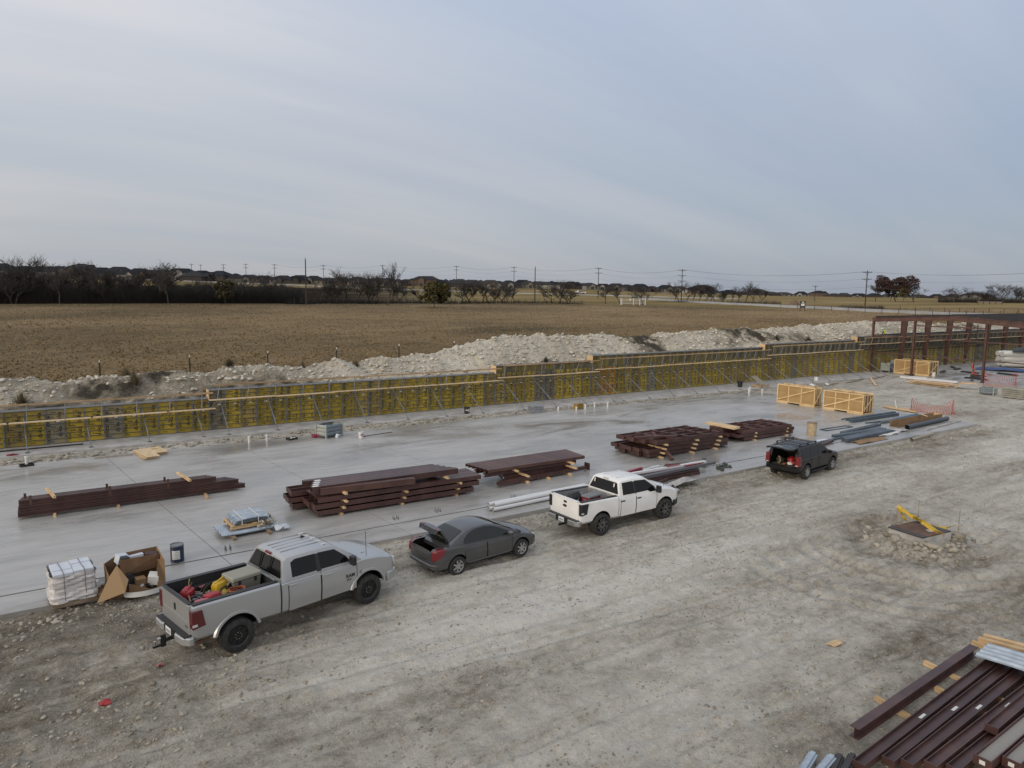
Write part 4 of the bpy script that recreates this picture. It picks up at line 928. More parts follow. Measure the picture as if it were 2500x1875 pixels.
mb = MB(); mb.bb(-.90, -.80, -.54, .54, .56, .60); mb.build('boot_sill', [M_chrome], CIV)
mb = MB(); mb.bb(-.5, 3.2, -.6, .6, .16, .26); mb.build('underbody', [M_well], CIV)
for x in (0, wb):
    for sg in (-1, 1): wheel(CIV, x, sg*(W-.10), .315, .21, .205, 'cap7', sg)
    
# ---- black SUV with open liftgate
M_black = mat('black_paint', (.007, .008, .009), .30, coat=.25, spec=.3, c2=(.012, .012, .013), scale=2)
SUV, wb = place('suv', 'black four door suv with its liftgate open and bags inside', (31.95, 20.81), (34.71, 21.16), .93, 'vehicles parked along the slab'); SUV['category'] = 'suv'
W = .92; zb = .38
st = [(-.86, prof(.50, 1.02, W*.93, .02)), (-.76, prof(.42, 1.06, W*.98, .02)), (-.3, prof(zb, 1.08, W, .02)), (1.2, prof(zb, 1.08, W, .02)), (2.35, prof(zb, 1.07, W, .02)), (2.60, prof(zb, 1.05, W, .05)), (3.15, prof(zb, 1.00, W*.99, .06)), (3.45, prof(.40, .93, W*.95, .05)), (3.58, prof(.45, .80, W*.85, .03))]
cav = MB(); cav.bb(-1.2, .95, -.66, .66, .66, 2.2)
ac = [(arch_cut(x, .40, .45, a, b), M_well) for x in (0, wb) for a, b in ((.5, 1.3), (-1.3, -.5))]
ob('car_body', cut(body_loft(st, 4), [M_black], [(cav, M_dark)]+ac, 'car_body'), SUV)
bl = 1.06; wbl = W*.955; tb = .30
def ghs(zt, crown=.03):
    wr = wbl-tb*(zt-bl); return [(0, bl-.05), (wbl, bl-.05), (wbl, bl), (wr, zt), (max(wr-.10, .1), zt+crown), (wr*.5, zt+crown*1.4), (0, zt+crown*1.5)]
gst2 = [(-.80, ghs(bl+.12, 0)), (-.60, ghs(1.60)), (-.45, ghs(1.66)), (.6, ghs(1.68)), (1.55, ghs(1.66)), (1.80, ghs(1.60)), (2.55, ghs(bl+.005, 0))]
cav2 = MB(); cav2.bb(-1.2, .95, -.62, .62, .66, 1.58)
ob('car_roof', cut(body_loft(gst2, 1), [M_black], [(cav2, M_dark)], 'car_roof'), SUV)
yf = lambda z: wbl-tb*(z-bl)
side_glass(SUV, [[(-.42, 1.12), (.30, 1.11), (.30, 1.57), (-.40, 1.57)], [(.42, 1.11), (1.12, 1.11), (1.12, 1.57), (.42, 1.57)], [(1.22, 1.11), (2.25, 1.10), (1.80, 1.52), (1.70, 1.57), (1.22, 1.57)]], yf, M_glass)
quad_glass(SUV, 'windshield', (2.50, bl+.03, wbl-.06), (1.86, 1.56, wbl-tb*.55-.04), M_glass)
prS = prof(zb, 1.08, W)
door_parts(SUV, .38, 1.16, .45, 1.04, prS, M_black, (.52, .98), M_black); door_parts(SUV, 1.18, 2.30, .45, 1.03, prS, M_black, (1.34, .97), M_black)
# liftgate up, slightly drooping towards the rear
lg = lambda s_, y, t: Vector((-.58-.96*s_, y, 1.66+.10*s_-.08*s_*s_+t))
rings = []
for s_, hw in ((0, .62), (.25, .64), (.62, .66), (.85, .62), (.98, .52)):
    rings.append([lg(s_, y, .04-.09*(abs(y)/.66)**3) for y in np.linspace(-hw, hw, 9)]+[lg(s_, y, -.03-.10*(abs(y)/.66)**3) for y in np.linspace(hw, -hw, 9)])
mb = MB(); mb.loft(rings, 0); lgo = mb.build('liftgate', [M_black], SUV)
mb = MB(); mb.loft([[lg(s_, y, .047-.09*(abs(y)/.66)**3) for y in np.linspace(-.52, .52, 7)] for s_ in (.10, .3, .46)], 0, False, False); mb.build('gate_window', [M_glass], lgo)
mb = MB(); mb.box(lg(.66, 0, .045), (.10, .34, .02)); mb.build('plate_recess', [M_alloy], lgo)
mb = MB()
for sg in (-1, 1): mb.cyl((-.60, sg*.62, 1.25), lg(.45, sg*.58, -.06), .014, n=6)
mb.build('gas_strut', [M_blkp], SUV)
for sg in (-1, 1):
    mb = MB(); mb.prism([(-.90, .74), (-.62, .76), (-.68, 1.24), (-.84, 1.24)], lambda a, z, t: (a, sg*(W*.76+t), z), 0, W*.235); lt = mb.build('tail_light', [M_tailb], SUV, bevel=.015)
    mb = MB(); mb.box((-.905, sg*W*.86, .79), (.02, .14, .04)); mb.build('reverse_lamp', [M_clear], lt)
    mb = MB(); mb.bar((-.35, sg*.62, 1.78), (1.35, sg*.60, 1.77), .05, .04); 
    for x in (-.35, .5, 1.35): mb.box((x, sg*.615, 1.735), (.10, .05, .08))
    mb.build('roof_rail', [M_blkp], SUV, bevel=.01)
    mb = MB(); mb.box((2.16, sg*1.02, 1.16), (.14, .22, .17)); mb.box((2.18, sg*.92, 1.10), (.08, .10, .05)); mb.build('mirror', [M_black], SUV, bevel=.03)
    mb = MB(); mb.box((3.42, sg*.68, .86), (.22, .26, .16)); mb.build('headlight', [M_clear], SUV, bevel=.03)
    mb = MB(); mb.bb(.5, 2.3, sg*W*.80-.09, sg*W*.80+.20 if sg > 0 else sg*W*.80+.09, .30, .36) if sg > 0 else mb.bb(.5, 2.3, -W*.80-.20, -W*.80+.09, .30, .36); mb.build('running_board', [M_blkp], SUV, bevel=.01)
for x in (-.1, .75):
    mb = MB(); mb.bar((x, -.6, 1.785), (x, .6, 1.785), .06, .03); mb.build('cross_bar', [M_blkp], SUV)
mb = MB(); mb.prism([(-W*.97, -.80), (-W*.9, -.95), (0, -1.0), (W*.9, -.95), (W*.97, -.80)], lambda a, b_, t: (b_, a, t), .46, .68); rb = mb.build('rear_bumper', [M_black], SUV, bevel=.025)
mb = MB(); mb.bb(-.99, -.80, -.7, .7, .683, .69); mb.build('step_pad', [M_blkp], rb)
mb = MB(); mb.bb(-.6, 3.2, -.6, .6, .26, .40); mb.build('underbody', [M_well], SUV)
mb = MB(); mb.bb(-.80, .9, -.64, .64, .662, .68); mb.build('cargo_floor', [mat('cargo_carpet', (.10, .09, .07), .9)], SUV)
for x in (0, wb):
    for sg in (-1, 1): wheel(SUV, x, sg*(W-.12), .365, .25, .22, 'alloy5', sg)

# ------------------------------------------------------------------ steel stacks on the slab
BM = {}
def beam_mesh(kind, ln, wd, h, m):
    k = (kind, round(ln, 2), wd, h, m.name)
    if k in BM: return BM[k]
    mb = MB(); t = .016
    if kind == 'tray':      # I beam on its side: web flat, flanges upright
        mb.bb(0, ln, -wd/2+t, wd/2-t, h*.45, h*.45+t)
        mb.bb(0, ln, -wd/2, -wd/2+t, 0, h); mb.bb(0, ln, wd/2-t, wd/2, 0, h)
        mb.bb(-.02, -.001, -wd/2-.01, wd/2+.01, -.005, h+.005); mb.bb(ln+.001, ln+.02, -wd/2-.01, wd/2+.01, -.005, h+.005)
    elif kind == 'stiff':   # the same with stiffener plates
        mb.bb(0, ln, -wd/2+t, wd/2-t, h*.45, h*.45+t); mb.bb(0, ln, -wd/2, -wd/2+t, 0, h); mb.bb(0, ln, wd/2-t, wd/2, 0, h)
        mb.bb(-.02, -.001, -wd/2-.01, wd/2+.01, -.005, h+.03)
        for q in (.22, .45, .7, .93): mb.bb(ln*q, ln*q+.12, -wd/2+t, wd/2-t, h*.5, h+.035)
    elif kind == 'flat':    # channel, web on top
        mb.bb(0, ln, -wd/2, wd/2, h-t, h); mb.bb(0, ln, -wd/2, -wd/2+t, 0, h-t); mb.bb(0, ln, wd/2-t, wd/2, 0, h-t)
    elif kind == 'ibeam':
        mb.bb(0, ln, -wd/2, wd/2, h-t, h); mb.bb(0, ln, -wd/2, wd/2, 0, t); mb.bb(0, ln, -t/2, t/2, t, h-t)
    elif kind == 'cee':
        mb.bb(0, ln, wd/2-t, wd/2, 0, h); mb.bb(0, ln, -wd/2, wd/2-t, h-t, h); mb.bb(0, ln, -wd/2, wd/2-t, 0, t); mb.bb(0, ln, -wd/2, -wd/2+t, h-t-.03, h-t); mb.bb(0, ln, -wd/2, -wd/2+t, t, t+.03)
    elif kind == 'box':
        mb.bb(0, ln, -wd/2, wd/2, 0, h)
    elif kind == 'pipe':
        mb.cyl((0, 0, h/2), (ln, 0, h/2), h/2, n=12, cap=False); mb.cyl((ln, 0, h/2), (0, 0, h/2), h/2*.9, n=12, cap=False)
    BM[k] = mb.mesh(kind, [m]); return BM[k]
def beam(kind, a, b, wd, h, m, label, group, name='steel_beam', cat='beam'):
    a = Vector(a); b = Vector(b); d = b-a
    o = tag(ob(name, beam_mesh(kind, round(d.length, 2), wd, h, m), None, a, math.atan2(d.y, d.x)), label, cat, group)
    if abs(b.z-a.z) > .01: o.rotation_euler = (0, -math.atan2(d.z, math.hypot(d.x, d.y)), math.atan2(d.y, d.x))
    return o
def timber(a, b, label, group, s_=.09, m=None):
    a = Vector(a); b = Vector(b); d = b-a
    return beam('box', a, b, s_, s_*.95, m or M_wood, label, group, 'timber_block', 'timber')
rs = random.Random(5)
# stack 1: long thin bundle, left
G1 = 'long purlins in the left bundle'
for lv, (z, x0, x1, n_) in enumerate(((SZ+.10, -1.25, 7.32, 5), (SZ+.33, -1.22, 7.05, 5), (SZ+.56, -1.2, 6.1, 4))):
    for i in range(n_):
        o = beam('cee', (x0+.04*i*(lv != 0), 33.12+i*.15+.03*lv, z), (x1-.10*i, 33.02+i*.15+.03*lv, z), .09, .21, M_red, 'long maroon purlin in the thin left bundle, %s layer' % ('bottom', 'middle', 'top')[lv], G1)
        if i in (0, n_-1) and lv == 2:
            for q in (.35, 3.1, 5.3) if i == 0 else (.05, 2.9, 5.1):
                mb = MB(); mb.bb(q, q+.09, -.05, -.035, -.02, .36); mb.build('clip_plate', [M_redl], o)
for x, y0, ln, z, sk in ((-.05, 32.80, 1.5, SZ, .1), (2.2, 32.72, 1.5, SZ, .05), (5.55, 32.22, 1.6, SZ, .12), (-.0, 32.65, 1.6, SZ+.80, -.25), (4.95, 32.6, 1.7, SZ+.80, -.25)):
    timber((x, y0, z), (x+sk, y0+ln, z), 'short timber spacer at the thin left bundle', 'timbers at the left bundle', .10)
# stack 2: big triple layer stack
G2 = 'beams in the tall middle stack'
fy_ = lambda x: 27.15 - .022*(x-8.8)
for lv in range(3):
    z = SZ+.10+lv*.255
    for i in range(5):
        wd = .46; x0 = (8.75, 8.6, 8.75)[lv] + rs.uniform(-.1, .1) - (.45 if i >= 3 else 0); x1 = 16.1+.15*lv-rs.uniform(0, .25)-(.3 if i > 2 else 0)
        if lv == 2 and i > 3: x1 -= 1
        y = 27.36+i*.49+.03*lv
        beam('tray' if lv < 2 or i > 2 else 'flat', (x0, y, z), (x1, y-.15, z), wd, .20 if lv < 2 or i > 2 else .19, M_red, 'maroon beam in the tall stack behind the sedan, %s layer' % ('lowest', 'second', 'third')[lv], G2)
    for x in (9.75, 12.45, 15.1):
        timber((x+.1*lv, 27.02-.02*lv, z-.095), (x-.25, 29.5, z-.095), 'timber spacer between layers of the tall middle stack', 'timbers in the tall stack', .09)
beam('flat', (8.95, 27.38, SZ+.90), (12.95, 26.95, SZ+.90), .24, .26, M_redl, 'shorter maroon channel on the front of the tall middle stack', None)
for x in (9.9, 14.6): timber((x, 26.9, SZ+.87), (x-.2, 28.9, SZ+.87), 'timber spacer between layers of the tall middle stack', 'timbers in the tall stack', .10)
for i in range(5):
    o = beam('flat', (8.75+.12*i*(i < 4)-.1, 27.56+i*.27, SZ+.99), (15.2-.15*i, 27.25+i*.28, SZ+.99), .255, .24, M_red, 'flat topped maroon channel on top of the tall middle stack', G2)
    if i < 4: mb = MB(); mb.bb(.05, .30, -.09, .09, .2405, .244); mb.build('paper_tag', [M_wht], o)
# stack 3
G3 = 'channels in the stack behind the white pickup'
for i in range(6):
    beam('flat', (17.05-.05*i, 27.70+i*.285, SZ+.66), (22.9+.02*i, 27.68+i*.30, SZ+.66), .262, .15, M_redl, 'flat maroon channel on top of the stack behind the white pickup', G3)
for i in range(4):
    o = beam('box', (17.0+.3*(i % 2), 27.85+i*.42, SZ+.42), (22.5, 27.85+i*.42, SZ+.42), .2, .17, M_red, 'maroon box beam in the middle layer behind the white pickup', G3)
    mb = MB(); mb.bb(-.006, -.001, -.06, .06, .04, .13); mb.build('paper_tag', [M_wht], o)
for i in range(3):
    o = beam('box', (18.1+.12*i, 27.85+i*.35, SZ+.10), (22.2, 27.95+i*.35, SZ+.10), .22, .28, M_red, 'deep maroon beam at the bottom of the stack behind the white pickup', G3)
    mb = MB(); mb.bb(-.006, -.001, -.05, .05, .10, .19); mb.build('paper_tag', [M_wht], o)
o = beam('box', (17.4, 27.25, SZ+.09), (23.1, 27.60, SZ+.09), .17, .17, M_red, 'single maroon post lying in front of the stack, plate at its end', None, 'steel_post', 'post')
mb = MB(); mb.bb(5.712, 5.73, -.2, .2, -.06, .32); mb.bb(2.3, 2.4, -.14, .10, -.02, .19); mb.build('end_plate', [M_red], o)
for x, z, y0, y1 in ((19.1, SZ, 27.1, 29.3), (20.4, SZ, 27.1, 29.3), (21.8, SZ, 27.2, 29.4), (19.0, SZ+.33, 26.95, 29.4), (18.6, SZ+.56, 27.3, 29.5), (21.9, SZ+.56, 27.1, 29.5), (21.95, SZ+.33, 27.0, 29.5), (20.3, SZ+.57, 28.4, 30.0)):
    timber((x, y0, z), (x-.1, y1, z), 'timber spacer in the stack behind the white pickup', 'timbers behind the pickup', .09)
# stack 4
G4 = 'beams in the stack with a leaning strut'
for lv in range(4):
    z = SZ+.09+lv*.26
    for i in range(5 if lv < 3 else 4):
        x0 = (27.5, 27.35, 28.2, 27.35)[lv]+rs.uniform(-.15, .25)+(.35 if i < 2 and lv > 1 else 0); x1 = (34.1, 34.2, 33.3, 33.2)[lv]+rs.uniform(-.2, .1)
        wd = .50 if lv < 3 else .62; y = 28.0+i*(.56 if lv < 3 else .66)-.12*lv
        beam('tray' if lv < 3 else 'stiff', (x0, y, z), (x1, y-.05, z), wd, .21, M_red, 'maroon beam in the stack with the leaning strut, %s layer' % ('lowest', 'second', 'third', 'top')[lv], G4)
    for x in (28.5, 31.0, 33.0): timber((x, 27.45-.1*lv, z-.09), (x+.1, 30.3, z-.09), 'pale timber spacer in the stack with the leaning strut', 'timbers in the strut stack', .09, M_woodp)
beam('box', (28.55, 26.85, SZ+.02), (29.0, 28.9, SZ+1.13), .20, .12, M_redl, 'maroon steel strut leaning against the front of a beam stack', None, 'steel_strut', 'strut')
beam('box', (27.3, 28.5, SZ+1.11), (29.6, 27.55, SZ+1.11), .16, .10, M_redl, 'maroon strut lying across the top of a beam stack', None, 'steel_strut', 'strut')
# stack 5
G5 = 'beams in the far stack with plywood on top'
for lv in range(3):
    z = SZ+.08+lv*.24
    if lv == 2: z -= .02
    for i in range(4):
        y = 28.35+i*.58-.05*lv
        x0 = (36.4, 35.6, 36.2)[lv]+rs.uniform(-.2, .2)-(.7 if i > 1 else 0); x1 = (40.9, 41.0, 40.8)[lv]+rs.uniform(-.15, .15)
        beam('tray' if lv < 2 else 'stiff', (x0, y, z), (x1, y-.1, z), .52, .20, M_red, 'maroon beam in the far stack with plywood on top, %s layer' % ('lowest', 'middle', 'top')[lv], G5)
    for x in (37.2, 40.4): timber((x, 27.9, z-.085), (x, 30.4, z-.085), 'pale timber spacer in the far beam stack', 'timbers in the far stack', .085, M_woodp)
for i in range(3):
    mb = MB(); mb.prism([(0, 0), (.62, .06), (1.35-.8, 2.35), (-.05, 2.3)], lambda x, y, t: (x, y, t), 0, .03)
    tag(mb.build('plywood_sheet', [M_woodp], None, (35.55+.10*i, 28.35+.05*i, SZ+.79+.034*i), .02*i), 'pale plywood sheet lying across the far beam stack', 'plywood', 'plywood on the far stack')
for i in range(2):
    beam('box', (39.2+.4*i, 27.6, SZ), (39.7+.3*i, 26.9, SZ+.02), .08, .06, M_blk, 'dark steel angle lying on the slab by the far stack', 'angles by the far stack', 'steel_angle', 'angle')

# ------------------------------------------------------------------ long things near the slab edge
M_pvc = mat('white_pvc', (.60, .61, .62), .35)
for i, (y, z, x0) in enumerate(((24.22, 0, 15.25), (24.42, 0, 15.15), (24.62, 0, 15.2), (24.52, .155, 15.2), (24.32, .155, 15.35))):
    beam('pipe', (x0, y, SZ+z), (20.6, y+.25, SZ+z), .17, .17, M_pvc, 'white plastic pipe in the bundle beside the white pickup', 'white pipes by the pickup', 'plastic_pipe', 'pipe')
M_redbr = mat('bright_red_paint', (.22, .012, .025), .45)
M_gsteel = mat('grey_painted_steel', (.10, .10, .11), .5)
beam('box', (22.2, 25.15, SZ), (25.9, 25.75, SZ), .25, .22, M_red, 'dark maroon beam at the back of the loose pile by the slab edge', None)
beam('box', (22.4, 25.0, SZ+.24), (25.0, 25.55, SZ+.24), .14, .12, M_redbr, 'red painted bar in the loose pile by the slab edge', None, 'steel_bar', 'bar')
beam('box', (25.0, 25.4, SZ+.24), (26.3, 25.6, SZ+.24), .16, .05, M_pvc, 'white trim strip in the loose pile', None, 'trim_strip', 'trim')
beam('box', (22.6, 24.55, SZ+.42), (28.3, 24.30, SZ+.46), .16, .10, M_pvc, 'long white trim piece lying over the loose pile by the slab edge', None, 'trim_strip', 'trim')
beam('box', (22.8, 23.95, SZ+.34), (28.9, 24.22, SZ+.34), .20, .12, M_gsteel, 'long grey channel on the loose pile by the slab edge', None, 'steel_channel', 'channel')
beam('box', (25.6, 24.42, SZ+.53), (26.5, 24.38, SZ+.53), .15, .03, M_redbr, 'short red strip on the white trim', None, 'trim_strip', 'trim')
beam('box', (26.7, 24.22, SZ+.48), (28.1, 24.28, SZ+.48), .12, .03, M_redbr, 'longer red strip beside the grey channel', None, 'trim_strip', 'trim')
for i in range(6):
    beam('box', (22.9+.25*i, 24.1+.16*i, SZ), (27.6+.1*(i % 3), 24.05+.14*i, SZ+.02*(i % 2)), .13, .14+.05*(i % 3), M_red, 'short maroon section at the bottom of the loose pile', 'sections in the loose pile')
beam('box', (24.0, 23.65, SZ), (25.2, 23.95, SZ), .12, .12, M_red, 'stubby maroon section nearest the slab edge', None)
for i in range(4):
    beam('box', (26.6+.2*i, 25.6+.14*i, SZ), (28.3+.1*i, 25.3+.14*i, SZ), .12, .13, M_redl, 'rust red offcut behind the loose pile', 'offcuts behind the pile', 'steel_offcut', 'offcut')
mb = MB(); mb.bar((0, 0, 0), (0, 0, .5), .18, .12); mb.box((0, 0, .01), (.26, .26, .02)); tag(mb.build('post_base', [M_gsteel], None, (28.95, 24.95, SZ)), 'short grey upright post at the end of the loose pile', 'post')
for i, (x, y, a) in enumerate(((29.5, 24.35, .3), (29.9, 24.2, -.5), (30.2, 24.55, .9), (29.2, 24.05, 1.3))):
    mb = MB(); mb.bb(-.28, .28, -.07, .07, 0, .05); mb.bb(-.25, -.15, -.09, .09, .05, .16); mb.bb(.12, .22, -.09, .09, .05, .13); tag(mb.build('clamp', [mat('dull_clamp', (.06, .07, .06), .6)], None, (x, y, SZ), a, bevel=.01), 'dark steel clamp lying on the slab past the loose pile', 'clamp', 'clamps past the pile')
M_sack = mat('torn_paper', (.42, .41, .39), .85, c2=(.34, .33, .31), scale=5)
def rag(name, label, cat, loc, sx, sy, h, m, seed, rz=0, n_=9, group=None):
    g_ = np.linspace(-1, 1, n_); gx, gy = np.meshgrid(g_, g_)
    z = h*np.clip(.55+fbm(gx*1.6+seed, gy*1.6, 3, seed), 0.02, 1)*(1-.5*(gx**2+gy**2)/2)
    rad = 1+.25*vn(gx*2+seed, gy*2, seed+3)
    mb = MB(); V = np.stack([gx*sx*rad, gy*sy*rad, z], -1).reshape(-1, 3)
    idx = np.arange(n_*n_).reshape(n_, n_); F = [tuple(int(v) for v in q) for q in np.stack([idx[:-1, :-1], idx[:-1, 1:], idx[1:, 1:], idx[1:, :-1]], -1).reshape(-1, 4)]
    mb.add([tuple(v) for v in V], F, 0, True); mb.add([(v[0], v[1], max(v[2]-.02, -.005)) for v in V], [f[::-1] for f in F], 0, True)
    return tag(mb.build(name, [m], None, loc, rz, fix=False), label, cat, group)
rag('crumpled_sheet', 'crumpled grey sheeting hanging over the slab edge ahead of the white pickup', 'sheeting', (25.6, 23.3, .10), 1.0, .30, .28, M_sack, 3, .1)
rag('crumpled_sheet', 'small torn sheet on the dirt by the white pickup nose', 'sheeting', (24.2, 22.7, .03), .5, .25, .15, M_sack, 8, .3)

# ------------------------------------------------------------------ deck bundle on pallet
M_deck = mat('galvanised_decking', (.33, .38, .43), .35, metal=.5, c2=(.42, .47, .52), scale=4)
def corrug(mb, x0, x1, y0, y1, z, n_, h, m=0, sag=0.0, t=.006):
    ys_ = []; 
    for i in range(n_):
        a = y0+(y1-y0)*i/n_; d = (y1-y0)/n_
        ys_ += [(a, 0), (a+d*.35, 0), (a+d*.5, h), (a+d*.85, h)]
    ys_.append((y1, 0)); rings = []
    for x in np.linspace(x0, x1, 7):
        q = sag*math.sin(math.pi*(x-x0)/(x1-x0))
        rings.append([(x, y, z+hh+q) for y, hh in ys_]+[(x, y, z+hh+q-t) for y, hh in ys_[::-1]])
    mb.loft(rings, m, True, True, False)
db = thing('decking_bundle', 'bundle of blue grey corrugated decking strapped on a pallet', 'decking', (5.05, 26.45, SZ), .05)
for k in range(5):
    mb = MB(); corrug(mb, .45+.03*k, 1.75, .32, 1.45, .40+k*.030, 4, .05, 0, .05); mb.build('deck_sheet', [M_deck], db)
mb = MB()
for x in (.75, 1.35): mb.bar((x, .28, .62), (x, 1.5, .62), .03, .006); mb.bar((x, .30, .35), (x, .30, .62), .03, .006, 0, (0, 1, 0))
mb.bar((.5, .85, .63), (1.7, .85, .63), .03, .006); mb.build('strap', [M_wht], db)
pal = thing('pallet', 'wooden pallet under the corrugated decking', 'pallet', (5.05, 26.45, SZ), .05)
for y in (.35, .88, 1.38): mb = MB(); mb.bb(.35, 1.75, y, y+.06, .22, .34); mb.build('stringer', [M_wood], pal)
for x in (.36, .75, 1.15, 1.55): mb = MB(); mb.bb(x, x+.16, .30, 1.46, .342, .36); mb.build('deck_board', [M_wood], pal)
for k in range(2):
    mb = MB(); corrug(mb, -.05, 2.05, .08, 1.30, .14+.02*k, 4, .055, 0, -.03); tag(mb.build('deck_sheet', [M_deck], None, (5.05, 26.40, SZ), .05), 'bent decking sheet lying under the pallet', 'decking', 'loose decking under the pallet')
for x in (.35, 1.62): timber((5.05+x, 26.2, SZ), (5.0+x, 27.8, SZ), 'timber block under the decking bundle', 'timbers under the decking', .11, M_woodd)
mr_ = rocks('debris', np.stack([rg.uniform(6.4, 7.0, 90), rg.uniform(26.6, 27.5, 90), SZ+.20+rg.uniform(0, .22, 90)], -1), rg.uniform(.03, .10, 90), mat('debris_grey', (.20, .18, .14), .9, c2=(.38, .36, .31), scale=4), .9, 4)
stuff(mr_, 'heap of broken offcuts on the end of the decking', 'debris')
rag('plastic_sheet', 'crumpled clear plastic at the right end of the decking', 'plastic', (7.15, 26.55, SZ+.02), .28, .22, .28, mat('clear_plastic', (.45, .48, .52), .15), 5)

# ------------------------------------------------------------------ drums, wrapped pallet, carton
def drum(name, label, loc, r_, h, m, mlid, paper=None, rz=0):
    t = thing(name, label, 'drum', loc, rz)
    mb = MB(); mb.lathe([(0, 0), (r_, 0), (r_, .03), (r_*1.015, .035), (r_, .045), (r_, h*.33), (r_*1.02, h*.335), (r_, h*.345), (r_, h*.66), (r_*1.02, h*.665), (r_, h*.675), (r_, h-.03), (r_, h-.012)], 28); mb.build('barrel', [m], t)
    mb = MB(); mb.lathe([(0, h-.02), (r_*.95, h-.02), (r_*.97, h+.01), (r_*1.03, h+.01), (r_*1.03, h-.035), (r_, h-.035)], 28); mb.build('lid', [mlid], t)
    if paper:
        mb = MB(); a0, a1, z0, z1 = paper; ring = [[(r_*1.022*math.cos(a), r_*1.022*math.sin(a), z) for z in (z0, z1)] for a in np.linspace(a0, a1, 7)]
        mb.loft(ring, 0, False, False); l_ = mb.build('paper_label', [M_wht], t, fix=False)
        mb = MB()
        for q in range(5):
            ring = [[(r_*1.026*math.cos(a), r_*1.026*math.sin(a), z) for z in (z0+.03+q*.05, z0+.045+q*.05)] for a in np.linspace(a0+.1, a1-.15, 5)]; mb.loft(ring, 0, False, False)
        mb.build('printed_lines', [mat('grey_print', (.25, .25, .26), .7)], l_, fix=False)
    return t
drum('drum', 'dark blue drum with a white paper label on the slab', (3.32, 25.2, SZ), .21, .58, mat('navy_drum', (.014, .022, .055), .4), mat('drum_lid_grey', (.16, .17, .19), .5), (R(215), R(285), .12, .42))
drum('drum', 'tan fibre drum standing on the slab behind the suv', (41.85, 27.15, SZ), .30, .86, mat('tan_fibre', (.33, .25, .15), .7, c2=(.40, .32, .21), scale=4), mat('tan_lid', (.20, .16, .10), .7))
# wrapped pallet
wp = thing('wrapped_pallet', 'pallet of white cartons wrapped in torn plastic film at the left', 'wrapped pallet', (-.22, 23.12, SZ-.012), .10)
for y in (.0, .50, .98): mb = MB(); mb.bb(-.02, 1.12, y, y+.09, 0, .09); mb.build('pallet_stringer', [M_woodd], wp)
for k in range(6): mb = MB(); mb.bb(-.04+k*.19, .10+k*.19, -.01, 1.08, .092, .115); mb.build('pallet_board', [M_woodd], wp)
M_film = mat('plastic_film', (.47, .44, .425), .22, c2=(.60, .575, .56), scale=3, stretch=(1, 1, 4), bump=.9, bscale=9)
rings = []; wr = random.Random(4)
for k in range(15):
    z = .12+k*.057; f = 1+.07*math.exp(-((z-.22)/.12)**2)-.03*math.exp(-((z-.5)/.18)**2); ring = []
    for i in range(40):
        t = 2*math.pi*i/40; c, s_ = math.cos(t), math.sin(t); q = 1/max(abs(c), abs(s_)); q = min(q, 1.30)
        nz_ = 1+.022*math.sin(9*t+z*14)+.03*(wr.random()-.5)+.03*math.sin(z*40+3*math.sin(t*2))
        ring.append((.55+.57*c*q*f*nz_, .53+.56*s_*q*f*nz_, z+(.025*math.sin(4*t)+.10*max(0, -c)*max(0, s_) if k == 14 else 0)))
    rings.append(ring)
mb = MB(); mb.loft(rings, 0, True, False); mb.build('plastic_wrap', [M_film], wp, fix=False, sharp=25)
M_white_c = mat('white_carton', (.52, .55, .60), .55)
for k in range(2):
    for j in range(3): mb = MB(); mb.bb(.05+k*.51, .55+k*.51, .02+j*.35, .36+j*.35, .13, .97+.02*((k+j) % 2)); mb.build('carton', [M_white_c], wp, bevel=.01)
mb = MB()
for x in (.30, .82): mb.bar((x, -.03, 1.0), (x-.03, 1.05, 1.0), .018, .006); mb.bar((x, -.06, .15), (x, -.05, 1.0), .016, .008, 0, (0, 1, 0))
mb.build('strap', [M_gsteel], wp)
# torn cardboard bin
M_card = mat('brown_cardboard', (.21, .125, .06), .85, c2=(.25, .155, .08), scale=2.5)
M_cardd = mat('dark_cardboard', (.13, .075, .04), .85, c2=(.17, .10, .055), scale=3)
cbx = thing('cardboard_bin', 'large torn cardboard bin full of rubbish beside the wrapped pallet', 'cardboard box', (1.25, 22.95, SZ-.012), .02)
def sheet(mb, pts, t=.015, m=0):
    a, b, c = Vector(pts[0]), Vector(pts[1]), Vector(pts[2]); nrm = (b-a).cross(c-a).normalized()*t; n_ = len(pts)
    vs = [Vector(p_) for p_ in pts]+[Vector(p_)+nrm for p_ in pts]
    mb.add(vs, [list(range(n_))[::-1], list(range(n_, 2*n_))]+[(i, (i+1) % n_, n_+(i+1) % n_, n_+i) for i in range(n_)], m)
for nm, pts, m_ in (('back_wall', [(-.10, .95, 0), (1.30, 1.0, 0), (1.34, 1.0, 1.05), (.3, 1.0, 1.02), (-.12, .95, .80)], M_cardd), ('left_wall', [(-.08, .0, 0), (-.10, .95, 0), (-.12, .95, .82), (-.10, .35, .78), (-.02, .05, .55)], M_card), ('right_wall', [(1.32, 1.0, 0), (1.40, .02, 0), (1.42, .02, .92), (1.36, 1.0, 1.06)], M_card),
                    ('front_wall', [(.42, -.02, .0), (1.40, .0, 0), (1.42, .0, .15), (1.0, -.08, .12), (.42, -.10, .42)], M_card), ('mid_flap', [(.30, .42, .50), (1.36, .55, .55), (1.36, .50, .98), (.25, .45, 1.0)], M_cardd), ('torn_flap', [(-.42, -.12, .02), (.30, -.30, .25), (.42, -.12, .55), (.16, .10, .98), (-.05, .05, .70)], mat('tan_cardboard', (.30, .20, .105), .85)), ('side_flap', [(1.18, .02, .0), (1.42, .02, .02), (1.42, .02, .90), (1.24, .10, .95), (1.20, -.04, .5)], M_card)):
    mb = MB(); sheet(mb, pts); mb.build(nm, [m_], cbx)
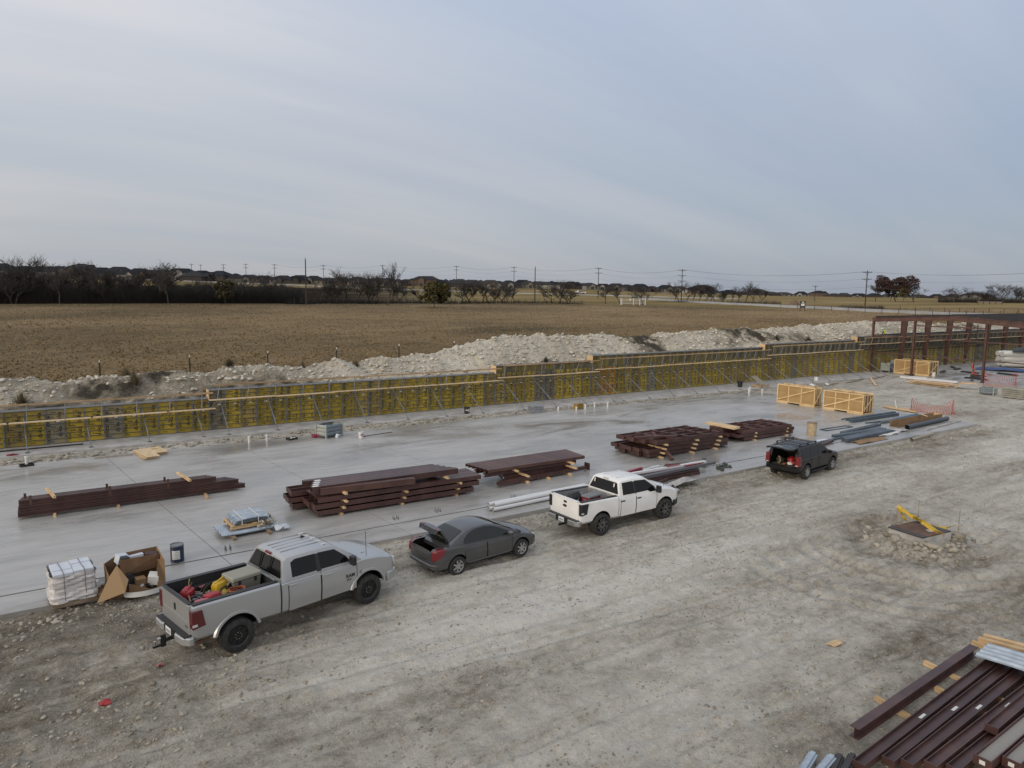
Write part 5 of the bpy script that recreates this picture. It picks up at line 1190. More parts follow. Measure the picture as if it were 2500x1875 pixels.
mb = MB(); mb.bb(-.08, 1.38, .02, .98, .005, .05); mb.build('base', [M_cardd], cbx)
rings = [[(.35+.5*math.cos(t)*1.15+.5, .10-.34*math.sin(t)-.0, z) for z in (0.0, .16)] for t in np.linspace(.25, math.pi-.1, 12)]
mb = MB(); mb.loft(rings, 0, False, False); mb.build('paper_skirt', [M_wht], cbx, fix=False)
def carton(label, loc, s_, rz, m, tilt=0):
    mb = MB(); mb.box((0, 0, s_[2]/2), s_); o = tag(mb.build('carton', [m], None, loc, rz, bevel=.006), label, 'carton', 'rubbish in the cardboard bin'); o.rotation_euler = (tilt, tilt*.6, rz)
mb_ = mat('black_carton', (.015, .014, .014), .5)
carton('small white and black carton at the top of the cardboard bin', (1.55, 23.72, .95), (.30, .25, .26), .4, M_white_c, .25)
carton('open black carton in the cardboard bin', (1.62, 23.55, .98), (.22, .18, .20), .4, mb_, .2)
carton('white printed carton at the back of the cardboard bin', (1.98, 23.78, .86), (.42, .22, .24), .1, M_white_c, -.1)
carton('dark brown carton in the back corner of the cardboard bin', (2.38, 23.75, .85), (.36, .22, .26), -.2, mat('dark_brown_carton', (.05, .022, .018), .6), .15)
carton('black carton low in the front of the cardboard bin', (1.72, 23.2, .35), (.26, .24, .38), .5, mb_, -.2)
carton('plain cardboard carton in the middle of the bin', (1.98, 23.15, .25), (.28, .24, .34), .2, M_card, .1)
carton('white strapped carton at the right of the cardboard bin', (2.36, 23.15, .35), (.30, .28, .30), -.3, M_wht, .25)
for i in range(14):
    carton('scrap of packing rubbish at the bottom of the cardboard bin', (1.7+rs.random()*.8, 22.98+rs.random()*.35, .20+rs.random()*.18), (.10+.15*rs.random(), .05+.1*rs.random(), .04), rs.random()*6, rs.choice((mb_, M_sack, M_gsteel, M_card)), rs.uniform(-.6, .6))
rag('plastic_bag', 'white plastic bag between the wrapped pallet and the carton', 'bag', (1.05, 23.95, SZ), .25, .2, .35, M_wht, 11, group=None)
rag('crumpled_sheet', 'brown paper scrap beside the wrapped pallet', 'paper', (1.02, 23.45, SZ), .16, .3, .45, M_cardd, 15)

# ------------------------------------------------------------------ metal bins
M_bin = mat('grey_green_bin', (.30, .33, .30), .5, metal=.2, c2=(.36, .38, .35), scale=4)
M_bins = mat('blue_grey_bin', (.16, .19, .21), .5, metal=.3, c2=(.21, .24, .26), scale=4)
def mbin(label, loc, rz, lx, ly, h, m0, m1, posts=True):
    t = thing('metal_bin', label, 'metal bin', loc, rz, 'stacking metal bins')
    for nm, ax in (('end_wall', 0), ('end_wall', 1), ('side_wall', 2), ('side_wall', 3)):
        mb = MB()
        for k in range(3):
            z0 = .14+k*(h-.18)/3; z1 = z0+(h-.18)/3
            pr = [(0, z0), (.05, z0+.06), (.05, z1-.06), (0, z1)]
            for (o0, a0), (o1, a1) in zip(pr[:-1], pr[1:]):
                for t0 in (0,):
                    if ax < 2:
                        x = 0 if ax == 0 else lx; s_ = -1 if ax == 0 else 1
                        mb.add([(x+s_*(o0-.05), .04, a0), (x+s_*(o0-.05), ly-.04, a0), (x+s_*(o1-.05), ly-.04, a1), (x+s_*(o1-.05), .04, a1)], [(0, 1, 2, 3)])
                    else:
                        y = 0 if ax == 2 else ly; s_ = -1 if ax == 2 else 1
                        mb.add([(.04, y+s_*(o0-.05), a0), (lx-.04, y+s_*(o0-.05), a0), (lx-.04, y+s_*(o1-.05), a1), (.04, y+s_*(o1-.05), a1)], [(0, 1, 2, 3)])
        mb.build(nm, [m0 if ax < 2 else m1], t, fix=False)
    for x in (0, lx):
        for y in (0, ly): mb = MB(); mb.box((x, y, h/2+.01), (.08, .08, h+.02)); mb.build('corner_post', [m0], t)
    mb = MB(); mb.bb(.02, lx-.02, .02, ly-.02, .12, .14); mb.build('floor', [m1], t)
mbin('grey metal bin standing on the slab before the yellow formwork', (14.25, 42.12, SZ), R(22), 1.32, .92, .86, M_bin, M_bins); bpy.context.view_layer.update()
mbin('grey metal bin at the left foot of the maroon frame', (86.5, 46.2, SZ), R(5), 1.7, 1.0, 1.1, M_bin, M_bins)
mbin('grey metal bin behind the first one by the maroon frame', (89.5, 46.6, SZ), R(5), 1.7, 1.0, 1.3, M_bin, M_bins)
mbin('low grey metal bin on the dirt at the right edge', (76.6, 30.35, 0), R(94), 1.25, .9, .75, M_bin, M_bins)
t = thing('steel_plate_stack', 'stack of galvanised steel trays by the rubble strip', 'steel stack', (30.6, 43.35, SZ-.1), -.12)
for k in range(4): mb = MB(); mb.bb(.02*k, 1.25-.03*k, -.05+.01*k, .6, .06+.16*k, .20+.16*k); mb.build('tray', [M_galv], t, bevel=.01)
mb = MB(); mb.bb(-.25, 1.65, -.22, .0, .0, .045); mb.build('base_angle', [M_gsteel], t)
# ------------------------------------------------------------------ wooden crates
M_crpan = mat('shaded_crate_panel', (.33, .205, .085), .8, c2=(.38, .25, .115), scale=1.5)  # recess shade painted in: panels made darker than the lumber framing them
M_cr = mat('crate_lumber', (.58, .41, .20), .75, c2=(.66, .49, .27), scale=3, rnd=.08)
def crate(label, loc, rz, ln, dp, h, rail=False):
    # local x = along the long face (camera sees y=0 face), y = depth
    t = thing('wooden_crate', label, 'crate', loc, rz, 'wooden crates')
    b0 = .20
    for nm, bb in (('panel', (.03, ln-.03, .05, .07, b0, h-.03)), ('panel', (.03, ln-.03, dp-.07, dp-.05, b0, h-.03)), ('top_panel', (.03, ln-.03, .06, dp-.06, h-.04, h-.02))):
        mb = MB(); mb.bb(*bb); mb.build(nm, [M_crpan], t)
    for y in (-.001, dp-.045):
        for x in (0, ln*.30, ln*.64, ln-.09): mb = MB(); mb.bb(x, x+.09, y, y+.045, b0, h); mb.build('stud', [M_cr], t)
        for z in (b0-.09, h): mb = MB(); mb.bb(-.01, ln+.01, y-.004, y+.049, z, z+.09); mb.build('rail', [M_cr], t)
        if rail: mb = MB(); mb.bb(0, ln, y+.047, y+.06, h*.66, h*.66+.06); mb.build('mid_rail', [M_cr], t)
        mb = MB(); mb.bar((.04, y-.025 if y < .1 else y+.07, b0+.06), (ln-.04, y-.025 if y < .1 else y+.07, h-.08), .03, .10, 0, (0, 0, 1)); mb.build('diagonal', [M_cr], t)
    for x in (-.03, ln-.015):
        for y in (.10, dp*.36, dp*.63, dp-.18): mb = MB(); mb.bb(x, x+.04, y, y+.09, b0, h); mb.build('end_board', [M_cr], t)
        mb = MB(); mb.bar((x+.05 if x > 0 else x-.02, .06, b0+.1), (x+.05 if x > 0 else x-.02, dp-.06, h-.1), .03, .08); mb.build('end_brace', [M_cr], t)
        mb = MB(); mb.bb(x+.005, x+.03, .05, dp-.05, b0, h-.03); mb.build('end_panel', [mat('end_shadow_panel', (.16, .10, .05), .8)], t)  # end panels darker still, shade behind the end boards put into the colour
    for x0, x1 in ((-.01, ln*.30), (ln*.62, ln+.01)): mb = MB(); mb.bb(x0, x1, 0, dp, 0, b0-.10); mb.build('skid', [M_cr], t)
    for x in (ln*.15, ln*.5, ln*.85): mb = MB(); mb.bb(x, x+.09, .0, dp, h+.092, h+.11); mb.build('top_board', [M_cr], t)
crate('long wooden crate on the slab, the left of the two', (52.70, 37.70, SZ), R(-90), 3.60, .95, 1.52)
crate('wooden crate with a middle rail on the slab, the right of the two', (52.70, 33.35, SZ), R(-90), 3.40, 1.40, 1.50, True)
crate('wooden crate standing inside the maroon steel frame', (86.0, 45.4, SZ), R(-93), 4.2, 1.9, 1.62)

# ------------------------------------------------------------------ loads in the vehicles
def in_veh(rt, loc):
    a = rt.rotation_euler.z; l = Vector(loc); return (rt.location.x+l.x*math.cos(a)-l.y*math.sin(a), rt.location.y+l.x*math.sin(a)+l.y*math.cos(a), l.z)
def cooler(label, rt, loc, rz, s_, mbody, mlid):
    t = thing('cooler', label, 'cooler', in_veh(rt, loc), rt.rotation_euler.z+rz)
    mb = MB(); a, b, h = s_; rings = [[(x*a/2*k, y*b/2*k, z) for x, y in ((-1, -1), (1, -1), (1, 1), (-1, 1))] for z, k in ((0, .90), (h*.78, 1.0))]; mb.loft(rings, 0, smooth=False); mb.build('tub', [mbody], t, bevel=.02)
    mb = MB(); mb.box((0, 0, h*.89), (a*1.05, b*1.06, h*.20)); ld = mb.build('lid', [mlid], t, bevel=.025)
    for sg in (-1, 1):
        mb = MB(); mb.box((sg*a*.52, 0, h*.62), (.04, b*.4, .05)); mb.build('handle', [mlid], t, bevel=.01)
        mb = MB(); mb.box((sg*a*.28, -b*.52, h*.72), (.06, .03, .10)); mb.build('latch', [M_blkp], t)
    return t
cooler('large olive grey cooler at the front of the silver pickup bed', RAM, (.62, -.02, 1.085), .04, (.80, .58, .60), mat('khaki_tub', (.18, .17, .14), .6), mat('khaki_lid', (.26, .25, .20), .6))
def gascan(label, rt, loc, rz, m, s_=1.0, tilt=0, h=.42):
    t = thing('fuel_can', label, 'fuel can', in_veh(rt, loc), rt.rotation_euler.z+rz, 'fuel cans in the silver pickup'); t.rotation_euler.x = tilt
    mb = MB(); rings = [[(x*.19*k*s_, y*.13*k*s_, z*s_) for x, y in ((-1, -.7), (-.7, -1), (.7, -1), (1, -.7), (1, .7), (.7, 1), (-.7, 1), (-1, .7))] for z, k in ((0, .9), (.04, 1), (h*.7, 1), (h*.86, .8), (h*.9, .5))]; mb.loft(rings, 0); mb.build('can_body', [m], t)
    mb = MB(); mb.bar((-.14*s_, 0, h*.86*s_), (.08*s_, 0, h*1.02*s_), .04, .035); mb.bar((-.14*s_, 0, h*.75*s_), (-.14*s_, 0, h*.88*s_), .04, .035, 0, (0, 1, 0)); mb.build('can_handle', [m], t)
    mb = MB(); mb.cyl((.12*s_, 0, h*.86*s_), (.20*s_, 0, h*1.1*s_), .025*s_, n=8); mb.build('spout', [M_blkp], t)
M_rcan = mat('red_plastic', (.28, .014, .018), .4); M_ycan = mat('yellow_plastic', (.45, .28, .012), .4); M_pink = mat('faded_red_plastic', (.36, .10, .11), .5)
gascan('yellow fuel can beside the cooler in the silver pickup', RAM, (.08, .10, 1.085), .3, M_ycan, 1.15, 0, .46)
gascan('red fuel can in the rear left corner of the pickup bed', RAM, (-.72, .40, 1.16), .8, M_rcan, 1.1, .25, .34)
gascan('red fuel can lying in the middle of the pickup bed', RAM, (-.40, -.28, 1.36), .2, M_rcan, 1.0, 1.35, .38)
gascan('faded pink red can nearest the tailgate', RAM, (-.66, -.48, 1.34), -.3, M_pink, 1.0, 1.3, .36)
t = thing('cable_reel', 'black reel with a white hub in the pickup bed', 'reel', in_veh(RAM, (-.22, .22, 1.085)), RAM.rotation_euler.z+.4)
mb = MB(); mb.lathe([(.04, -.05), (.21, -.05), (.21, -.03), (.14, -.02), (.14, .02), (.21, .03), (.21, .05), (.04, .05)], 22, 0, 'Y', (0, 0, .21)); mb.build('spool', [M_blkp], t); mb = MB(); mb.cyl((0, -.07, .21), (0, .07, .21), .06, n=14); mb.build('hub', [M_wht], t)
mb = MB()
for k in range(9):
    r_ = .18+.05*rs.random(); cx, cy = rs.uniform(-.05, .05), rs.uniform(-.05, .05); z = .02+.018*k
    mb.tube([(cx+r_*math.cos(a)*1.2, cy+r_*math.sin(a)*.9, z+.015*math.sin(3*a+k)) for a in np.linspace(0, 2*math.pi, 17)], .011, 5)
tag(mb.build('extension_cord', [mat('orange_cord', (.33, .09, .045), .6)], None, in_veh(RAM, (.22, -.46, 1.30)), .2), 'coiled orange extension cord by the near side of the pickup bed', 'cord')
rag('folded_tarp', 'dark tarp heaped under the clutter in the silver pickup bed', 'tarp', in_veh(RAM, (-.25, -.12, 1.082)), .70, .66, .26, M_blkp, 91, RAM.rotation_euler.z)
t = thing('chainsaw', 'yellow and black cut-off saw lying in the pickup bed', 'saw', in_veh(RAM, (-.05, -.38, 1.24)), RAM.rotation_euler.z+.5)
mb = MB(); mb.box((0, 0, .11), (.34, .20, .20)); mb.build('motor_housing', [mat('saw_yellow', (.33, .24, .03), .5)], t, bevel=.03)
mb = MB(); mb.tube([(-.12, 0, .2), (-.10, 0, .32), (.06, 0, .33), (.12, 0, .2)], .018, 6); mb.build('saw_handle', [M_blkp], t)
mb = MB(); mb.lathe([(0, -.01), (.17, -.008), (.17, .008), (0, .01)], 22, 0, 'Y', (.30, .02, .14)); mb.build('blade_disc', [M_blkp], t)
for i in range(16):
    mb = MB(); mb.bar((-.3, 0, .03), (.25+.1*rs.random(), .04, .05+.05*rs.random()), .03+.03*rs.random(), .04); mb.box((.22, .02, .06), (.10, .09, .07)); 
    tag(mb.build('hand_tool', [rs.choice((M_blkp, M_gsteel, M_gsteel, M_woodd, M_pink, M_galv))], None, in_veh(RAM, (rs.uniform(-.75, .1), rs.uniform(-.6, .45), 1.20+.12*rs.random())), rs.random()*6, bevel=.008), 'dark hand tool in the clutter on the silver pickup bed floor', 'tool', 'tools in the silver pickup')
mb = MB(); mb.tube([(0, 0, 0), (0, .02, .35), (.02, 0, .5)], .012, 5); tag(mb.build('ratchet_strap', [mat('yellow_strap', (.40, .33, .10), .7)], None, in_veh(RAM, (-.50, .70, 1.09))), 'yellow strap hanging on the far wall of the pickup bed', 'strap')
cooler('red cooler with a grey lid in the white pickup bed', F150, (.05, -.28, 1.014), .12, (.72, .42, .46), mat('red_tub', (.25, .012, .03), .4), mat('grey_lid', (.16, .16, .16), .6))
t = thing('tool_bag', 'black padded bag with a white logo in the white pickup bed', 'bag', in_veh(F150, (-.42, .22, 1.014)), F150.rotation_euler.z+.25)
mb = MB(); mb.loft([[(x*.36*k, y*.20*k2, z) for x, y in ((-1, -1), (1, -1), (1, 1), (-1, 1))] for z, k, k2 in ((0, 1, 1), (.30, .98, .95), (.48, .80, .35))], 0, smooth=False); mb.build('bag_body', [M_blkp], t, bevel=.03)
mb = MB(); mb.add([(-.16, -.205, .20), (.02, -.203, .25), (.14, -.203, .30), (.02, -.204, .20), (.10, -.205, .14), (-.02, -.205, .17)], [(0, 1, 3), (1, 2, 3), (3, 4, 5)]); mb.build('logo', [M_wht], t, fix=False)
rag('plastic_bag', 'white bag on the floor of the white pickup bed', 'bag', in_veh(F150, (-.55, -.2, 1.014)), .2, .16, .16, M_wht, 21)
def bag(label, rt, loc, s_, m, seed, name='bag'):
    mb = MB(); V = ICO_V*(1+np.random.default_rng(seed).uniform(-.18, .18, (len(ICO_V), 1)))*np.array(s_); mb.add([tuple(v) for v in V], [tuple(int(i) for i in f) for f in ICO_F], 0, True)
    tag(mb.build(name, [m], None, in_veh(rt, loc), 0, sharp=60), label, 'bag', 'bags in the vehicles')
bag('red and white bag in the back of the black suv', SUV, (-.25, -.18, .90), (.26, .24, .22), M_rcan, 1); bag('red bag at the front right of the suv cargo floor', SUV, (-.40, -.42, .82), (.22, .16, .14), M_rcan, 2)
bag('white bag under the red bags in the suv', SUV, (-.52, -.26, .78), (.20, .16, .10), M_wht, 3); bag('dark bag with tan trim at the left of the suv cargo floor', SUV, (-.40, .34, .85), (.24, .2, .18), mat('dark_canvas', (.04, .035, .025), .8), 4)
mb = MB(); mb.tube([(.18*math.cos(a), 0, .20+.18*math.sin(a)) for a in np.linspace(0, 6.28, 17)], .018, 6); tag(mb.build('hose_loop', [mat('cream_hose', (.40, .36, .20), .6)], None, in_veh(SUV, (-.62, .30, .70)), .9), 'cream coiled hose standing in the suv cargo bay', 'hose')
bag('orange brown tool pouch at the suv cargo sill', SUV, (-.66, -.02, .74), (.22, .10, .06), mat('leather_pouch', (.22, .09, .03), .7), 5)
for i in range(7): bag('brown and tan clutter in the open boot of the grey sedan', CIV, (-.55+.5*rs.random(), -.38+.5*rs.random(), .56+.10*rs.random()), (.12, .10, .10), rs.choice((M_woodd, M_sack, mat('dark_canvas', (.04, .035, .025)))), 10+i, 'boot_item')

# ------------------------------------------------------------------ small things on the slab
def stub(x, y, h=.35, label='white pipe stub'):
    t = thing('pipe_stub', label, 'pipe', (x, y, SZ), 0, 'plumbing pipe stubs in the slab'); mb = MB(); mb.cyl((0, 0, 0), (0, 0, h), .065, n=14, cap=False); mb.cyl((0, 0, h), (0, 0, .02), .05, n=14); mb.build('riser', [M_pvc], t); mb = MB(); mb.lathe([(.065, h-.09), (.078, h-.085), (.078, h), (.055, h), (.055, h-.02)], 14); mb.build('collar', [M_wht], t); return t
for x, y, h, lb in ((-1.1, 43.35, .50, 'white pipe stub in a black tray at the far left of the slab'), (9.9, 43.2, .42, 'thicker white pipe stub at the slab edge left of the metal bin'), (11.0, 43.45, .38, 'thin white pipe stub nearest the metal bin'), (33.2, 43.3, .35, 'white pipe stub right of the tray stack'), (34.6, 42.8, .30, 'white pipe stub before the yellow box'), (35.5, 42.8, .42, 'taller white pipe stub beside the yellow box'), (36.8, 43.2, .45, 'white pipe stub just right of the yellow box'), (37.8, 42.75, .42, 'rightmost white pipe stub of the group by the yellow box'), (55.1, 42.5, .45, 'white pipe stub with a dark base near the crates'), (55.9, 43.0, .5, 'middle white pipe stub near the crates'), (55.9, 41.6, .45, 'white pipe stub nearest the left crate'), (112, 46.5, .6, 'white pipe stub inside the frame at left'), (113.5, 45.5, .6, 'white pipe stub inside the frame at right')): stub(x, y, h, lb)
def tray(x, y, rz, label):
    mb = MB(); mb.bb(-.3, .3, -.2, .2, 0, .02); mb.bb(-.3, -.27, -.2, .2, .02, .12); mb.bb(.27, .3, -.2, .2, .02, .12); mb.bb(-.27, .27, -.2, -.17, .02, .12); mb.bb(-.27, .27, .17, .2, .02, .12); return tag(mb.build('black_tray', [M_blkp], None, (x, y, SZ+.002), rz), label, 'tray', 'black trays')
tray(-1.1, 43.3, .2, 'black tray round a pipe stub at the far left'); tray(12.4, 43.05, .3, 'black tray with white rags left of the metal bin')
rag('rag', 'white rag in the black tray', 'rag', (12.45, 43.0, SZ+.04), .16, .12, .14, M_wht, 31)
rag('cloth', 'pink red cloth on the slab by the metal bin', 'cloth', (13.85, 42.95, SZ), .22, .2, .30, mat('crimson_cloth', (.24, .02, .06), .8), 33)
carton('folded white carton in front of the metal bin', (14.95, 42.15, SZ), (.28, .16, .24), .8, M_white_c, .3); col.objects[-1]['group'] = 'small cartons'
def bucket(x, y, z, label, m, band=None, h=.40, r_=.16):
    t = thing('bucket', label, 'bucket', (x, y, z)); mb = MB(); mb.lathe([(0, 0), (r_*.88, 0), (r_, h), (r_*1.04, h), (r_*1.04, h-.05), (r_*.99, h-.05)], 20); mb.lathe([(0, .02), (r_*.85, .02), (r_*.97, h-.005)], 20); mb.build('pail', [m], t)
    mb = MB(); mb.tube([(r_*math.cos(a), -.02-.12*math.sin(a), h-.04+.05*math.sin(a)) for a in np.linspace(0, math.pi, 9)], .006, 5); mb.build('bail', [M_gsteel], t)
    if band: mb = MB(); mb.loft([[(r_*.965*math.cos(a), r_*.965*math.sin(a), zz) for zz in (h*.5, h*.62)] for a in np.linspace(R(210), R(330), 7)], 0, False, False); mb.bb(-.02, .02, -r_*.97, -r_*.95, h*.25, h*.8); mb.build('printed_cross', [band], t, fix=False)
bucket(16.2, 41.3, SZ, 'white bucket with red print on the slab', M_wht, M_redbr); bucket(26.7, 46.3, .08, 'black bucket at the foot of the formwork', M_blkp, M_wht, .5, .22); bucket(58.6, 46.3, .08, 'black bucket by the formwork far along', M_blkp, None, .6, .26); bucket(86.5, 41.0, SZ, 'white bucket beside the crate in the frame', M_wht, None, .5, .22)
mb = MB(); mb.cyl((0, 0, .03), (2.1, .35, .03), .022, n=6); mb.bb(-.03, .03, -.12, .12, 0, .06); tag(mb.build('push_pole', [M_blkp], None, (16.5, 41.62, SZ)), 'long dark pole lying on the slab beside the white bucket', 'pole')
for k in range(3):
    mb = MB(); mb.prism([(3.81, 44.0), (4.08, 41.65), (4.76, 41.70), (4.69, 42.5), (5.37, 42.57), (5.16, 44.2)], lambda x, y, t: (x-4.5, y-43, t), 0, .03)
    tag(mb.build('plywood_sheet', [M_woodp], None, (4.5+.03*k, 43-.04*k, SZ+.02+.06*k), .03*k), 'notched plywood sheet in the low stack behind the slab', 'plywood', 'plywood at the slab back')
carton('small wood offcut on the plywood stack', (4.85, 43.6, SZ+.18), (.30, .2, .03), .1, M_wood); col.objects[-1]['group'] = 'small cartons'; col.objects[-1]['category'] = 'offcut'
t = thing('rebar_ladder', 'rusty ladder of rebar lying at the slab edge left of the plywood', 'rebar', (1.9, 43.2, SZ))
for y in (0, .28): mb = MB(); mb.cyl((0, y, .03), (1.85, y+.02, .03), .012, n=5); mb.build('bar', [M_woodd], t)
for k in range(12): mb = MB(); mb.cyl((.1+k*.15, -.03, .045), (.1+k*.15, .32, .045), .010, n=5); mb.build('rung', [M_woodd], t)
mb = MB(); mb.bar((-3, 0, 0), (3.2, 0, 0), .10, .06); tag(mb.build('dark_board', [M_blk], None, (-1.6, 48.15, .12), -.01), 'dark board lying on the footing at the far left', 'board')
rag('cloth', 'small pink rag on the rubble at the far left', 'cloth', (-1.8, 46.9, .08), .25, .12, .10, mat('crimson_cloth', (.24, .02, .06)), 41)
t = thing('yellow_crate', 'yellow tool box among the pipe stubs', 'tool box', (35.3, 43.4, SZ), .2); mb = MB(); mb.box((0, 0, .2), (.75, .4, .38)); mb.build('box', [mat('ochre_box', (.25, .15, .02), .6)], t, bevel=.02); mb = MB(); mb.box((0, 0, .42), (.78, .43, .06)); mb.build('lid', [M_woodd], t, bevel=.01)
# anchor bolt clusters along the front groove
for i, x in enumerate((4.9, 11.3, 13.2, 17.0, 21.5, 29.2, 35.5)):
    t = thing('anchor_bolts', 'cluster of four anchor bolts standing in the front of the slab', 'anchor bolts', (x, 25.35, SZ), 0, 'anchor bolt clusters')
    for dx in (0, .16):
        for dy in (0, .16): mb = MB(); mb.cyl((dx, dy, 0), (dx, dy, .14), .014, n=6); mb.cyl((dx, dy, .0), (dx, dy, .03), .028, n=6); mb.build('bolt', [M_gsteel], t)

# ------------------------------------------------------------------ blue grey steel at the far end
M_blue = mat('blue_grey_steel', (.055, .075, .095), .5, c2=(.075, .10, .125), scale=2, rnd=.2)
M_blue2 = mat('light_blue_steel', (.12, .19, .28), .5)
for i in range(3): beam('box', (48.7+.25*i, 28.45+.22*i, SZ+.0), (54.8, 28.35+.25*i, SZ+.0), .20, .24+.08*(i == 1), M_blue, 'blue grey steel section in the thick group behind the crate', 'blue steel by the crate')
for i in range(2): beam('box', (49.2, 29.2+.35*i, SZ), (52.9, 29.2+.35*i, SZ), .07, .08, M_blue, 'thin blue grey rail behind the thick group', 'thin rails by the crate')
beam('box', (50.2, 27.1, SZ), (56.2, 27.35, SZ), .16, .14, M_blue, 'long blue grey section lying across the slab end', None); beam('box', (52.5, 27.35, SZ), (56.2, 27.6, SZ), .2, .18, M_blue2, 'lighter blue section at the slab end', None)
for i in range(4): beam('box', (49.3+.4*i, 27.75-.1*i, SZ), (51.5+.4*i, 27.2+.1*i, SZ), .08, .09, M_blue, 'short blue grey offcut scattered at the slab end', 'blue offcuts')
t = thing('steel_rectangle', 'flat dark rectangular frame lying on the slab', 'frame', (44.1, 27.5, SZ), -.03)
for a, b in (((0, 0, .03), (3, 0, .03)), ((0, .5, .03), (3, .5, .03)), ((.03, 0, .03), (.03, .5, .03)), ((2.97, 0, .03), (2.97, .5, .03))): mb = MB(); mb.bar(a, b, .07, .06); mb.build('rail', [M_blue], t)
for k in range(3): beam('box', (43.8+.2*k, 26.3+.12*k, SZ), (49.4, 26.7+.14*k, SZ), .10, .13, M_blue, 'slim blue grey channel in the middle group', 'slim channels')
for k in range(3): beam('box', (42.4+.1*k, 25.85+.14*k, SZ), (48.0, 25.6+.15*k, SZ), .12, .15, M_blue, 'blue grey channel in the front middle group', 'front channels')
for k in range(5): beam('box', (41.6+.12*k, 24.55+.15*k, SZ+.02), (47.3, 24.75+.14*k, SZ+.02), .13, .22, M_blue, 'blue grey stud in the bundle nearest the slab edge', 'stud bundle')
beam('box', (39.2, 25.35, SZ), (43.0, 25.55, SZ), .14, .10, M_blue, 'long blue grey piece disappearing behind the suv', None); beam('box', (39.0, 25.75, SZ), (41.5, 25.85, SZ), .30, .03, M_pvc, 'white flat strip behind the suv', None, 'trim_strip', 'trim')
beam('box', (38.2, 24.6, SZ), (41.0, 25.1, SZ+.05), .16, .14, M_red, 'short maroon bar on the slab behind the suv roof', None)
mb = MB(); mb.lathe([(0, 0), (.07, 0), (.07, .20), (0, .20)], 12); tag(mb.build('small_can', [M_gsteel], None, (40.2, 27.6, SZ)), 'small grey can on the slab between beams and tan drum', 'can')
t = thing('long_carton', 'long open cardboard carton at the end of the slab', 'carton', (49.7, 25.65, SZ), .03)
for pts in ([(0, 0, 0), (6.6, 0, 0), (6.6, -.05, .42), (0, -.05, .42)], [(0, .55, 0), (6.6, .55, 0), (6.6, .6, .42), (0, .6, .42)]): mb = MB(); sheet(mb, pts); mb.build('side_wall', [M_card], t)
mb = MB(); sheet(mb, [(6.6, 0, 0), (6.6, .55, 0), (6.62, .58, .42), (6.62, -.03, .42)]); mb.build('end_wall', [M_wood], t); mb = MB(); mb.bb(0, 6.6, 0, .55, .0, .02); mb.build('base', [M_cardd], t); mb = MB(); mb.bar((4.2, -.04, .44), (4.7, .6, .44), .12, .03); mb.build('cross_slat', [M_woodp], t)
beam('pipe', (49.6, 24.95, SZ), (56.0, 25.30, SZ), .32, .32, mat('dark_membrane', (.045, .055, .065), .45), 'dark rolled membrane lying beside the long carton', None, 'membrane_roll', 'roll')
beam('pipe', (46.4, 23.0, .03), (49.6, 23.25, .05), .20, .20, mat('concrete_tube', (.30, .27, .22), .85), 'pale tube lying on the dirt beside the slab', None, 'tube', 'tube')
for i, (x, y, sx, sy) in enumerate(((43.5, 24.15, 1.6, .35), (46.5, 24.9, 1.2, .4), (48.6, 25.0, .6, .4))): rag('wrapping_paper', ('brown wrapping paper under the stud bundle', 'white film at the end of the stud bundle', 'crumpled paper at the left end of the long carton')[i], 'paper', (x, y, SZ-.02), sx, sy, .16, (M_card, M_wht, M_sack)[i], 50+i)
beam('box', (50.5, 24.1, SZ), (56.5, 24.6, SZ), .12, .09, M_conc, 'grey timber strip along the slab edge beyond the suv', None, 'timber_strip', 'timber')
# orange safety mesh
M_or = mat('orange_mesh', (.42, .075, .055), .6)
def mesh_fence(label, a, b, h, n_, nz_, sag):
    t = thing('safety_mesh', label, 'safety fence', (a[0], a[1], 0)); dx, dy = b[0]-a[0], b[1]-a[1]
    P_ = lambda s_, q: (dx*s_+.25*math.sin(s_*9+q*2)*(1-q), dy*s_+.3*math.sin(s_*6)*(1-q), (h+(.22*(s_ > .85)))*q*(1-sag*math.sin(math.pi*s_))+.03)
    mb = MB()
    for i in range(n_+1): mb.tube([P_(i/n_, q) for q in np.linspace(0, 1, 6)], .016, 4)
    mb.build('vertical_strands', [M_or], t); mb = MB()
    for j in range(nz_+1): mb.tube([P_(s_, (j/nz_)**1.6) for s_ in np.linspace(0, 1, 14)], .012, 4)
    mb.build('cross_strands', [M_or], t)
    for s_ in (0, .97): mb = MB(); mb.cyl((dx*s_, dy*s_, 0), (dx*s_+.1, dy*s_, h+.15), .02, n=6); mb.build('stake', [M_redbr], t)
mesh_fence('sagging orange safety mesh standing beyond the slab end', (58.6, 29.3), (60.2, 26.8), 1.0, 20, 6, .45); mesh_fence('faint orange safety mesh beside the steel frame', (83.2, 34.3), (84.0, 31.6), 1.4, 16, 5, .2)
for i, (a, b) in enumerate((((59.2, 31.9), (58.7, 28.9)), ((59.6, 32.0), (59.2, 29.2)), ((58.9, 31.2), (58.5, 28.8)))): beam('box', (*a, .03), (*b, .03), .18, .08, M_wood, 'weathered form board lying at the slab end', 'form boards', 'form_board', 'board')
mb = MB(); mb.cyl((0, 0, 0), (.1, .25, .75), .03, n=8); tag(mb.build('pipe_stake', [M_pvc], None, (58.9, 30.6, .02)), 'white pipe stake leaning at the slab end', 'stake')

